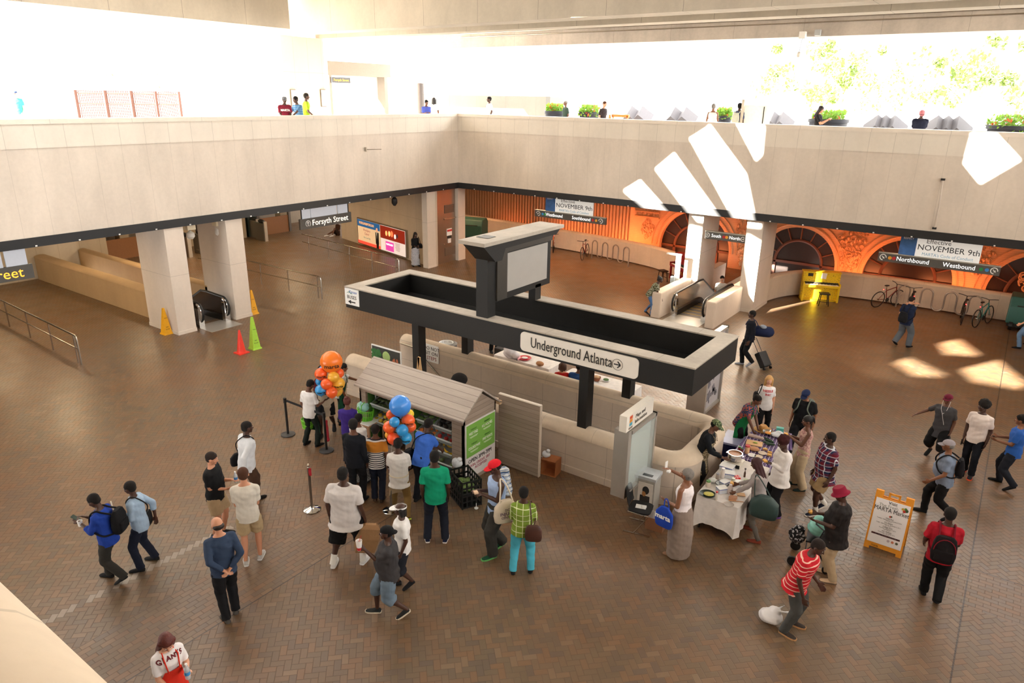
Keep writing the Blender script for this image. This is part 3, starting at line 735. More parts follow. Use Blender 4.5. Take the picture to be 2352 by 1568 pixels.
mb.bb(-30, -16.9, 34.55, 34.75, -.2, ZU); struct('wall_ribbed', mb, concrete('ribbed_wall', 'a58a70', stain=.15))
mb = MB(); mb.bb(-30.2, -30, 27, 34.8, 0, ZU); struct('wall_far_left', mb, CLOW)
# orange lamps hidden behind the curved wall wash the facade
def lamp(name, loc, size, energy, col, rot, sy=None, lab='', parent_mesh=None):
    L = bpy.data.lights.new(name, 'AREA'); L.energy = energy; L.color = srgb(col); L.size = size; L.shape = 'RECTANGLE'; L.size_y = sy or size
    return L
for i, (x, y, e) in enumerate(((-24.5, 34.3, 14), (-20.2, 34.2, 36), (-16.9, 34.0, 62), (-13.2, 33.7, 62), (-5.6, 33.9, 52), (-1.8, 34.1, 40), (2.2, 34.1, 18))):
    t = thing('uplight_trough', 'orange uplight trough behind the curved wall', 'lamp', (x, y-.7, .0), 0, 'uplights behind the curved wall')
    MB().box((0, 0, .1), (2.4, .2, .2)).build('housing', M('5a4636', .6), t); MB().box((0, 0, .205), (2.3, .14, .01)).build('lens', M('ff7a28', .4, emit=2), t)
    L = bpy.data.lights.new('uplight', 'AREA'); L.shape = 'RECTANGLE'; L.size = 2.3; L.size_y = .14; L.energy = e*.62; L.color = (1, .25, .08)
    lo = bpy.data.objects.new('uplight', L); COL.objects.link(lo); lo.parent = t; lo.location = (0, 0, .25); lo.rotation_euler = (math.radians(140), 0, 0)

# ------------------------------------------------------------------ lift, slanted wall, poster box
POST = concrete('lift_pilaster', 'd8ccbe', jz=(2.2,), stain=.08)
mb = MB(); mb.bb(-23.05, -22.72, 24.84, 25.42, 0, ZU); mb.bb(-24.9, -22.72, 27.12, 27.66, 0, ZU); mb.bb(-23.4, -23.0, 25.42, 27.12, 0, ZU); mb.bb(-22.74, -22.7, 24.82, 25.42, 0, .14)
struct('wall_lift', mb, POST)
t = thing('lift_door', 'tall stainless steel lift door with a small window, between two concrete pilasters', 'lift door')
DST = M('a5988c', .28, .85, var=.12, scale=1.5)
MB().bb(-22.98, -22.92, 25.42, 27.12, 0, ZU).build('panel', DST, t)
p = OX(1032, 479, -22.9); MB().bb(-22.92, -22.89, p.y-.35, p.y+.35, p.z-.2, p.z+.2).build('window', M('5d5348', .2), t)
p = OX(1034, 576, -22.9); MB().bb(-22.92, -22.89, p.y-.38, p.y+.38, p.z-.2, p.z+.2).build('vent', M('6b5a4c', .4), t)
p = OX(1033, 501, -22.9); MB().bb(-22.92, -22.85, p.y-.45, p.y+.45, p.z-.03, p.z+.03).build('ledge', STEEL, t)
p = OX(1032, 532, -22.9); n_ = MB().bb(-22.92, -22.88, p.y-.18, p.y+.18, p.z-.18, p.z+.16).build('danger_notice', WHITE, t)
MB().bb(-22.885, -22.875, p.y-.18, p.y+.18, p.z+.02, p.z+.12).build('red_band', M('c23a3a', .6), n_); MB().bb(-22.92, -22.88, p.y-.1, p.y+.1, p.z-.55, p.z-.34).build('small_notice', WHITE, t); MB().bb(-22.92, -22.88, p.y-.14, p.y+.14, p.z-.32, p.z-.2).build('dark_notice', DARK, t)
p = OX(1019, 561, -22.9); MB().cone((-22.92, p.y, p.z), (-22.85, p.y, p.z), .03).build('knob', CHROME, t)
A = Vector((-22.8, 25.15, 0)); B = Vector((-31.7, 27.35, 0)); d = (B-A).normalized(); nrm = Vector((d.y, -d.x, 0))*1  # towards the atrium
if nrm.y > 0: nrm = -nrm
mb = MB(); q = [A, B, B-nrm*.4, A-nrm*.4]; mb.prism([(p.x, p.y) for p in q], 0, ZU); struct('wall_slanted', mb, concrete('slanted_wall', 'c9b9a5', jz=(2.2,), jx=2.4, stain=.12))
def on_slant(px, py, off=0):
    dd = ray((px, py)); o_ = A+nrm*off; t_ = (o_-Vector((0, 0, CAMH))).dot(nrm)/dd.dot(nrm); return Vector((0, 0, CAMH))+dd*t_
a, b = on_slant(821, 503, .12), on_slant(930, 516, .12); c2 = on_slant(823, 556, .12); w = (b-a).length; h = a.z-c2.z
h = 1.32; zc = (on_slant(824, 504, .12).z+on_slant(824, 554, .12).z)/2; mid = (a+b)/2
t = thing('poster_lightbox', 'two backlit advertising posters side by side in a long wall box near the lift', 'advert')
def slantM(u, v, off): # u along wall to the right, v up
    xr = -d; return mid+xr*u+nrm*off+Vector((0, 0, 0))+Vector((0, 0, zc-mid.z+v))
Sm = Matrix(((-d.x, 0, nrm.x), (-d.y, 0, nrm.y), (0, 1, 0)))
def pbox(name, u, v, w_, h_, off, th, mat, par): 
    return MB().box(slantM(u, v, off), (w_, h_, th), Sm).build(name, mat, par)
def glow(c, e=.15): return M(c, .4, var=.05, emit=e)
pbox('box', 0, 0, w+.1, h+.12, -.06, .12, STEEL, t)
L1 = pbox('left_poster', -w/4, 0, w/2-.05, h, .005, .02, glow('e8c9a0'), t)
pbox('blue_band', -w/4, h*.36, w/2-.05, h*.28, .02, .006, glow('1d4f78', .3), L1); pbox('red_band', -w/4, -h*.44, w/2-.05, h*.12, .02, .006, glow('e03a28', .5), L1)
for s_, (u, v, sz, cc) in {'MORGAN&MORGAN': (-w/4-.2, h*.36, .2, 'f5b060'), 'Workplace': (-w/4-.2, h*.1, .2, '9a5a44'), 'Claims?': (-w/4-.2, -.06, .2, '9a5a44'), 'We Can Help': (-w/4-.2, -.28, .15, '7a7a60')}.items():
    text('lettering', s_, sz, glow(cc, .3), L1, slantM(u, v, .028), -d, (0, 0, 1), sx=.85)
k = w/2-.45-w/2*0; u0 = -.32
mb = MB(); mb.box(slantM(u0, -.12, .03), (.3, .62, .02), Sm); mb.box(slantM(u0+.02, -.5, .03), (.22, .32, .02), Sm); mb.build('suited_figure', M('1c1a1c', .6), L1)
MB().ell(slantM(u0, .32, .03), (.08, .03, .11)).build('head', glow('c58a68', .3), L1, True); MB().prism([(u0-.05, .2), (u0+.05, .2), (u0, -.12)], 0, .01, 0, Matrix.Translation(slantM(0, 0, .042)) @ Sm.to_4x4()).build('shirt', WHITE, L1)
R1 = pbox('right_poster', w/4, 0, w/2-.05, h, .005, .02, glow('f3e6e0'), t)
pbox('red_photo', w/4, h*.24, w/2-.05, h*.5, .02, .006, glow('a02a18', .1), R1); pbox('purple_block', w/4-.3, -h*.27, .8, h*.36, .02, .006, glow('a83278', .5), R1)
text('lettering', 'PLAYLAND', .13, glow('ffffff', .8), R1, slantM(w/4-.3, -h*.2, .028), -d); 
for k_, (u, v, s_, cc) in enumerate(((-.55, .3, .15, 'f0a060'), (-.25, .32, .16, 'f5b070'), (.0, .34, .18, 'e06a40'), (.3, .25, .14, 'e8d8c0'), (.5, .3, .12, '2a2020'))):
    MB().ell(slantM(w/4+u, v-.0, .05), (s_*.6, s_*.9, .02), Sm).build('figure', glow(cc, .45), R1, True)
for k_ in range(6): pbox('text_line', w/4+.5, -.1-.07*k_, .45-.05*(k_ % 3), .02, .026, .004, M('b8848c', .6), R1)

# ------------------------------------------------------------------ left undercroft: escalator well walls, railings, gates
WELL = concrete('well_wall', 'b79a72', stain=.12, line=.2)
def well(name, y0, y1, x0, x1, z=1.05):
    mb = MB(); mb.bb(x0, x1, y0, y1, -3.0, z-.07); c = (y0+y1)/2; arc = [(c+((y1-y0)/2+.02)*math.cos(t_), z-.08+.1*math.sin(t_)) for t_ in [PI*i/8 for i in range(9)]]
    mb.ring_loft([[Vector((x, p[0], p[1])) for p in arc] for x in (x0, x1)], True, 1); struct(name, mb, [WELL, WELL], smooth=True)
well('wall_well_left', 12.45, 12.95, -34.5, -24.3); well('wall_well_right', 14.28, 14.62, -34.5, -24.3)
def railing(lab, P, double=True, h=.92, n=None):
    t = thing('handrail', lab, 'railing', (0, 0, 0), 0, None)
    a, b = Vector((P[0][0], P[0][1], 0)), Vector((P[1][0], P[1][1], 0)); dd = (b-a).normalized(); L_ = (b-a).length   # a = end towards the atrium
    top = [a, a+Vector((0, 0, h-.12)), a+dd*.035+Vector((0, 0, h-.035)), a+dd*.12+Vector((0, 0, h)), b+Vector((0, 0, h))]
    MB().tube(top, .028, 8).build('top_rail', STEEL, t, True)
    MB().cone(a+Vector((0, 0, h*.55)), b+Vector((0, 0, h*.55)), .02, n=8).build('mid_rail', STEEL, t, True)
    s_ = .22
    while s_ < L_: p = a+dd*s_; MB().cone(p, p+Vector((0, 0, h)), .022, n=8).build('post', STEEL, t, True); s_ += 1.85
    return t
railing('steel two-bar railing at the left edge of the picture, nearest the viewer', ((-22.25, 8.7), (-33, 9.1)))
railing('steel two-bar railing ending between the columns and the canopy, middle one', ((-22.4, 18.08), (-31, 17.95)))
railing('steel two-bar railing below the poster lightbox, farthest one', ((-22.35, 22.48), (-30.5, 23.6)))
def escalator(lab, origin, rz, L1_, slope=-.55, w=1.02, L2_=6.5, dark=False, yellow=True, steps_at=.45):
    t = thing('escalator', lab, 'escalator', origin, rz)
    PM = M('54463a', .25, .6) if dark else M('c9bfae', .22, .85)
    for s_ in (-1, 1):
        x = s_*(w/2+.1); r = .36
        out_ = [(r+r*math.cos(PI/2+PI*i/14)*1.0, .53+r*math.sin(PI/2+PI*i/14)) for i in range(15)]   # newel
        out_ = list(reversed(out_))
        prof = [(r, .17)]+[(r-r*math.sin(PI*i/14), .53-r*math.cos(PI*i/14)) for i in range(15)]+[(L1_, .89), (L1_+.4, .86), (L1_+L2_, .86+slope*(L2_-.3)), (L1_+L2_, .1+slope*(L2_-.3)), (L1_+.2, .17)]
        mb = MB(); mb.ring_loft([[Vector((xx, p[0], p[1])) for p in prof] for xx in (x-.02, x+.02)]); pn = mb.build('balustrade', PM, t)
        path = [Vector((x, p[0], p[1])) for p in prof[1:-2]]
        path = [Vector((p.x, p.y-(0.03 if i < 15 else 0), p.z+(.0 if i < 15 else .035))) for i, p in enumerate(path)]
        MB().tube(path, .042, 8).build('handrail', RUBBER, t, True)
        mb = MB(); mb.bb(x-.1, x+.1, .12, .3, .0, .7); mb.tube([(x-.07*0, .06+.2*(1-math.sin(PI*i/10)), .53-.3*math.cos(PI*i/10)) for i in range(11)], .075, 8); mb.build('newel', CHROME, t, True)
        sk = [(.2, -.05), (L1_+.2, -.05), (L1_+L2_, -.05+slope*(L2_-.3)), (L1_+L2_, .25+slope*(L2_-.3)), (L1_+.2, .2), (.2, .2)]
        mb = MB(); mb.ring_loft([[Vector((xx, p[0], p[1])) for p in sk] for xx in (x-.09, x-.02*1)]) if s_ > 0 else mb.ring_loft([[Vector((xx, p[0], p[1])) for p in sk] for xx in (x+.02, x+.09)]); mb.build('skirt', RUBBER, t)
    ST = M('6a6664', .45, .5)
    mb = MB(); ml = MB(); y = steps_at
    for i in range(22):
        z = min(0, slope*max(0, (y-L1_)))-.005
        mb.bb(-w/2, w/2, y, y+.39, z-.35, z)
        for k in range(1 if True else 0): ml.bb(-w/2, w/2, y, y+.035, z, z+.004)
        y += .4
    mb.build('steps', ST, t)
    if yellow: ml.build('step_edges', M('d8b03a', .5), t)
    MB().bb(-w/2-.2, w/2+.2, -.6, steps_at, -.03, .006).build('landing_plate', M('b7b3ac', .4, .5, var=.1, scale=2), t)
    return t
escalator('escalator going down beside the leaning girl, between low pale walls', (-9.5, 24.75, 0), 0, 2.6)
escalator('dark-panelled escalator going down between the two left columns', (-22.6, 13.5, 0), PI/2, 1.3, dark=True, yellow=False, L2_=4, w=.82)
PALE = concrete('escalator_wall', 'd9c8b6', stain=.1)
for nm, x0, x1 in (('wall_escalator_left', -10.78, -10.4), ('wall_escalator_right', -8.62, -8.28)):
    mb = MB(); mb.bb(x0, x1, 24.28, 27.3, -3, 1.0); struct(nm, mb, PALE, bevel=.05)
    mb = MB(); mb.bb(x0+.04, x1-.0, 27.3, 31.3, -3, .94 if x0 < -9 else .2)
    struct(nm+'_lower', mb, PALE)
# fare gates and doors at the back of the left undercroft
GM = M('8f8a80', .35, .7)
for i, (px, py) in enumerate(((428, 588), (462, 582), (475, 560), (602, 552), (585, 545), (452, 552))):
    p = G(px, py); t = thing('fare_gate', 'metal fare gate with a dark reader head, in a row at the station entrance', 'fare gate', (p.x, p.y, 0), 0, 'fare gates behind the left columns')
    MB().box((0, 0, .5), (.9, .16, 1.0)).build('cabinet', GM, t); MB().box((.42, 0, .55), (.08, .18, 1.1)).build('end_post', M('c8c2b8', .3, .5), t); MB().ell((.1, 0, 1.1), (.28, .12, .12)).build('reader', M('1e1c1a', .4), t, True)
t = thing('fare_machine', 'tall dark fare machine with a green light at the station entrance', 'machine', G(588, 545)+Vector((-.6, .2, 0)), 0)
MB().box((0, 0, .95), (.5, .8, 1.9)).build('body', M('1d2a26', .4), t); MB().box((.27, 0, 1.6), (.02, .1, .06)).build('light', M('40e090', .4, emit=3), t)
for i, (px, py, lab) in enumerate(((289, 545, 'half-raised white shutter with a red sign left of the first column'), (630, 505, 'red-signed doorway shutter behind the fare gates'))):
    p = OX(px, py+15, -35.8); t = thing('shutter', lab, 'shutter', (-35.8, p.y, 0))
    for s_ in (-1, 1): MB().box((0, s_*1.1, 1.8), (.15, .15, 3.6)).build('post', M('6f6862', .4, .5), t)
    MB().box((0, 0, 1.9), (.08, 2.0, .45)).build('panel', M('cfc2a8', .5), t); MB().box((.0, 0, 2.6), (.06, 2.0, .6)).build('sign', M('7a2a20', .5), t)
    MB().box((0, 0, .5), (.06, 2.0, 1.0)).build('lower_panel', M('8a5c36', .6), t)
# hanging signs of the left side
def sign_x(lab, pa, pb, hpx, x, body, col, board, name='hanging_sign', fs=.3, arrow=True):
    a, b = OX(*pa, x), OX(*pb, x); w_ = b.y-a.y; c = (a+b)/2; hh = hpx
    t = thing(name, lab, 'sign'); SG = M('55534f', .5)
    bd = MB().bb(x-.1, x, a.y, b.y, c.z-hh/2, c.z+hh/2).build('board', SG, t)
    text('lettering', body, fs, M(col, .5, emit=.5), bd, (x+.004, c.y+(.2 if arrow else 0), c.z), (0, 1, 0))
    if arrow:
        yy = c.y-w_*.36; mb = MB(); mb.tube([(x+.01, yy+.12*math.cos(q), c.z+.12*math.sin(q)) for q in [math.radians(-60+i*25) for i in range(13)]], .016, 6); mb.bb(x, x+.01, yy-.015, yy+.015, c.z-.1, c.z+.06); mb.prism([(-.06, 0), (.06, 0), (0, .07)], 0, .01, 0, Matrix(((0, 0, 1, x), (1, 0, 0, yy), (0, 1, 0, c.z+.02), (0, 0, 0, 1)))); mb.build('arrow', TXTW, bd)
    for p0, p1 in board: 
        q0, q1 = OX(*p0, x-.05), OX(*p1, x-.05); MB().bb(x-.08, x-.03, q0.y, q1.y, c.z+hh/2, ZU).build('white_board', glow('b8bcc4', .1), t)
    mb = MB(); mb.bb(x-.07, x-.04, a.y+.1, a.y+.14, c.z, ZU); mb.bb(x-.07, x-.04, b.y-.14, b.y-.1, c.z, ZU); mb.build('hangers', DARK, t)
sign_x('grey hanging sign reading Forsyth Street below white boards', (690, 515), (807, 499), .42, -23.4, 'Forsyth Street', 'f4e8d0', [((693, 495), (712, 495)), ((714, 495), (773, 490)), ((776, 490), (798, 490))], fs=.33)
sign_x('dark hanging sign ending in orange letters eet, at the left edge', (-160, 655), (78, 625), .42, -23.4, '        Street', 'f0a030', [((-40, 600), (4, 600)), ((12, 600), (60, 590))], fs=.42, arrow=False)
# hanging signs on the far side
def dotm(mb, x, y, z, r): mb.lathe((x, y, z), [(r, 0), (r, .01)], 20, ax=Matrix.Rotation(PI/2, 3, 'X'))
def arrow_ring(par, x, y, z, r, rot):
    mb = MB(); mb.tube([(x+r*math.cos(q), y-.006, z+r*math.sin(q)) for q in [math.radians(rot+40+i*23) for i in range(13)]], r*.16, 6)
    v = Vector((math.cos(math.radians(rot)), 0, math.sin(math.radians(rot)))); mb.cone(Vector((x, y-.006, z))-v*r*.55, Vector((x, y-.006, z))+v*r*.45, r*.13, n=6); mb.cone(Vector((x, y-.006, z))+v*r*.1, Vector((x, y-.006, z))+v*r*.75, r*.42, .002, 4); mb.build('arrow', TXTW, par)
def sign_y(lab, px0, px1, pyc, y, hh, items, poster=None):
    a, b = OY(px0, pyc[0], y), OY(px1, pyc[1], y); zc_ = (a.z+b.z)/2; t = thing('hanging_sign', lab, 'sign')
    bd = MB().bb(a.x, b.x, y, y+.12, zc_-hh/2, zc_+hh/2).build('board', M('55534f', .5), t); MB().bb(a.x, b.x, y-.004, y+.12, zc_+hh/2-.015, zc_+hh/2+.02).build('edge', M('a8a498', .4), t)
    w_ = b.x-a.x
    for kind, f, v in items:
        x = a.x+w_*f
        if kind == 't': text('lettering', v, hh*(.72 if w_ > 2.6 else .62), M('f4f4f2', .5, emit=.35), bd, (x, y-.004, zc_), sx=.92)
        elif kind == 'a': arrow_ring(bd, x, y, zc_, hh*(.33 if w_ > 2.6 else .27), v)
        else:
            mb = MB(); dotm(mb, x, y, zc_, hh*.2); mb.build('line_dot', M(v, .5), bd)
    if poster:
        q0, q1 = OY(poster[0], pyc[0]-20, y+.06), OY(poster[1], pyc[0]-20, y+.06); z0 = zc_+hh/2; ps = MB().bb(q0.x, q1.x, y+.03, y+.09, z0, ZU).build('poster', glow('d8d6d0', .15), t); W_ = q1.x-q0.x; HH = ZU-z0
        MB().bb(q0.x, q0.x+W_*.21, y+.02, y+.03, z0, ZU).build('city_photo', M('3f6fae', .5, var=.5, scale=6), ps)
        xm = q0.x+W_*.61
        text('lettering', 'RIDE', .1, TXTW, ps, (q0.x+W_*.1, y+.016, z0+HH*.92)); text('lettering', 'RESPECT', .09, TXTW, ps, (q0.x+W_*.1, y+.016, z0+HH*.78), sx=.9)
        text('lettering', 'Effective', .22, M('55524e', .6), ps, (xm-W_*.13, y+.026, z0+HH*.74)); text('lettering', 'NOVEMBER 9th', .27, TXTB, ps, (xm, y+.026, z0+HH*.44), sx=W_*.42); text('lettering', "MARTA's Code of Conduct", .15, M('7fb0cc', .6), ps, (xm, y+.026, z0+HH*.15), sx=W_*.37)
    return t
sign_y('grey hanging sign Westbound Southbound with a November 9th poster above it', 1228, 1391, (490, 503+5), 27.75, .3, [('a', .055, 225), ('d', .12, '3f9ad8'), ('d', .155, '2a9a50'), ('t', .285, 'Westbound'), ('t', .67, 'Southbound'), ('d', .83, 'c0282c'), ('d', .875, 'e8a030'), ('a', .935, 225)], (1254, 1363))
sign_y('grey hanging sign South North between the two sunlit columns', 1619, 1713, (539, 550), 27.35, .3, [('a', .07, 180), ('t', .285, 'South'), ('d', .475, 'c0282c'), ('d', .54, 'e8a030'), ('t', .735, 'North'), ('a', .93, 0)])
sign_y('grey hanging sign Northbound Westbound with a November 9th poster above it', 2016, 2298, (592, 620), 27.75, .3, [('a', .045, 315), ('d', .105, 'e8a030'), ('d', .14, 'c0282c'), ('t', .3, 'Northbound'), ('t', .68, 'Westbound'), ('d', .855, '2a8a48'), ('d', .9, '3f8ad0'), ('a', .955, 315)], (2065, 2256))
for sx_, y_ in ((-17.3, 27.8), (-14.2, 27.8), (-1.9, 27.8), (.2, 27.8)): pass
# hanging dome cameras and lamp
def domecam(px, py, x, lab, col='d9d4ca'):
    p = OX(px, py, x); t = thing('dome_camera', lab, 'camera', (p.x, p.y, 0)); MB().box((0, 0, ZU-.13), (.26, .3, .26)).build('box', M('e3d6b8', .5), t)
    MB().lathe((0, 0, 0), [(.02, ZU-.3), (.13, ZU-.38), (.14, p.z), (.08, p.z-.08)], 18).build('dome', M(col, .4), t, True); MB().cone((0, 0, ZU-.3), (0, 0, ZU-.1), .02, n=8).build('stem', DARK, t)
domecam(438, 543, -23.2, 'cream dome camera hanging beside the left column'); domecam(503, 535, -23.2, 'cream dome camera hanging beside the second column')
p = OX(906, 462, -23.1); t = thing('hanging_lamp', 'small black lantern hanging near the lift', 'lamp', (p.x, p.y, 0)); MB().lathe((0, 0, p.z), [(.02, .22), (.13, .1), (.13, -.08), (.05, -.2)], 14).build('lantern', BLACK, t, True); MB().cone((0, 0, p.z+.2), (0, 0, ZU), .015, n=6).build('rod', BLACK, t)
# fill light panels added under the deck to brighten the undercroft
for i, (x, y, e) in enumerate(((-26, 9.5, 28), (-31, 9.5, 22), (-27, 16.8, 30), (-32, 18.5, 34), (-27, 22.5, 22), (-32, 24, 26), (-29, 14, 14), (-26, 30.5, 40), (-19, 29.5, 45), (-14.5, 29.5, 30), (-3, 29.8, 16))):
    t = thing('fill_panel', 'flat warm fill light panel added under the deck', 'lamp', (x, y, ZU), 0, 'added fill lights under the deck'); MB().box((0, 0, -.03), (1.3, .35, .06)).build('frame', STEEL, t); MB().box((0, 0, -.065), (1.2, .28, .01)).build('diffuser', M('ffe2b0', .5, emit=4), t)
    L = bpy.data.lights.new('fill_glow', 'AREA'); L.shape = 'RECTANGLE'; L.size = 1.2; L.size_y = .28; L.energy = e; L.color = (1, .72, .42) if i < 7 else (1, .5, .24)
    lo = bpy.data.objects.new('fill_glow', L); COL.objects.link(lo); lo.parent = t; lo.location = (0, 0, -.09)
# brackets on the parapets
a, b = OY(2166, 412, YW-.05), OY(2146, 524, YW-.05); t = thing('wall_bracket_arm', 'thin bent metal arm fixed to the far parapet wall', 'bracket')
MB().tube([a, a+(b-a)*.5+Vector((.03, -.12, 0)), b], .03, 6).build('arm', M('bdb0a2', .5), t, True); MB().box(a, (.12, .1, .06)).build('clamp', DARK, t); MB().box(b, (.12, .1, .06)).build('clamp', DARK, t)
a = OX(840, 343, XW+.05); t = thing('wall_spike', 'small metal bracket rod on the left parapet wall', 'bracket'); MB().cone(a, a+Vector((.35, .55, .0)), .012, n=6).build('rod', STEEL, t); MB().box(a, (.08, .05, .18)).build('plate', STEEL, t)
# ------------------------------------------------------------------ people: builders
QUEUE, DECALS = [], []
def solid(name, mb, mat, parent, vox=.012, sm=4, wob=0.0):
    o = link(name, mb.mesh(name), parent); o.data.materials.append(mat)
    m = o.modifiers.new('r', 'REMESH'); m.mode = 'VOXEL'; m.voxel_size = vox; m.use_smooth_shade = True
    if sm: s_ = o.modifiers.new('s', 'SMOOTH'); s_.factor = .5; s_.iterations = sm
    QUEUE.append((o, wob)); return o
def finalize():
    dg = bpy.context.evaluated_depsgraph_get(); dg.update()
    for o, wob in QUEUE:
        me = bpy.data.meshes.new_from_object(o.evaluated_get(dg)); old = o.data; o.data = me
        me.name = o.name
        if wob:
            n = len(me.vertices); co_ = np.empty(n*3); me.vertices.foreach_get('co', co_); co_ = co_.reshape(-1, 3)
            no = np.empty(n*3); me.vertex_normals.foreach_get('vector', no); no = no.reshape(-1, 3)
            x, y, z = co_.T; ph = hash(o.name) % 7
            f = np.sin(x*31+z*17+ph)*np.sin(y*27-z*23+1.3*ph)*.6+np.sin(x*13-y*19+z*37+ph)*.4+np.sin(z*61+x*25)*.25
            co_ = co_+no*(f*wob)[:, None]; me.vertices.foreach_set('co', co_.ravel())
        me.polygons.foreach_set('use_smooth', [True]*len(me.polygons)); me.update()
    for o, _ in QUEUE: o.modifiers.clear()
    for args in DECALS: _decal(*args)
def _decal(par, body, size, mat, z, side, x0, sx, kw):
    me = text_mesh(body, size, extr=0, align='CENTER', sx=sx, **kw) if isinstance(body, str) else body.mesh()
    bm = bmesh.new(); bm.from_mesh(me); bmesh.ops.subdivide_edges(bm, edges=[e for e in bm.edges if e.calc_length() > .03], cuts=2); bm.to_mesh(me); bm.free()
    P = [v.co for v in par.data.vertices]; tr = BVHTree.FromPolygons(P, [tuple(p.vertices) for p in par.data.polygons])
    s = 1 if side == 'front' else -1
    for v in me.vertices:
        o = Vector((-v.co.x*s+x0, 1.0*s, z+v.co.y)); h = tr.ray_cast(o, Vector((0, -s, 0)))
        v.co = (h[0]+Vector((0, s*.006, 0))) if h[0] else Vector((o.x, .15*s, o.z))
    me.materials.clear(); me.materials.append(mat); link('lettering', me, par)
def decal(par, body, size, mat, z=1.25, side='front', x0=0, sx=1, **kw): DECALS.append((par, body, size, mat, z, side, x0, sx, kw))

SKIN = {'d': '4a2f24', 'm': '6a4433', 'b': '87593f', 'l': 'c98f70', 'p': 'd8a184'}
def skinmat(k):
    m = M(SKIN[k], .5, var=.08, scale=6); return m
HAIRC = {'k': '15110f', 'br': '4a2c1c', 'rb': '5a241c', 'dr': '3a1216', 'bl': 'c79a5c', 'g': '7d7873', 'dk': '241a16'}
def ik(a, t, l1, l2, pole):
    a, t = Vector(a), Vector(t); d = t-a; L = min(d.length, (l1+l2)*.995); d.normalize(); t = a+d*L
    x = (l1*l1-l2*l2+L*L)/(2*L); h = math.sqrt(max(0, l1*l1-x*x)); p = Vector(pole); p = (p-d*p.dot(d)).normalized()
    return a+d*x+p*h, t
def shoe_mesh(mb, rot, at, s, w=1.0):
    prof = [(-.085, .026, .055), (-.07, .038, .082), (-.03, .042, .088), (.02, .044, .075), (.07, .05, .058), (.12, .05, .046), (.16, .042, .036), (.185, .02, .022)]
    rings = []
    for y, hw_, h in prof:
        r = []
        for i in range(12):
            t = 2*PI*i/12; x = hw_*w*math.cos(t); z = .018+max(0, math.sin(t))*(h-.018) if math.sin(t) > 0 else .012*(1+math.sin(t))
            r.append(at+rot @ Vector((x*s, y*s, z*s)))
        rings.append(r)
    mb.ring_loft(rings)
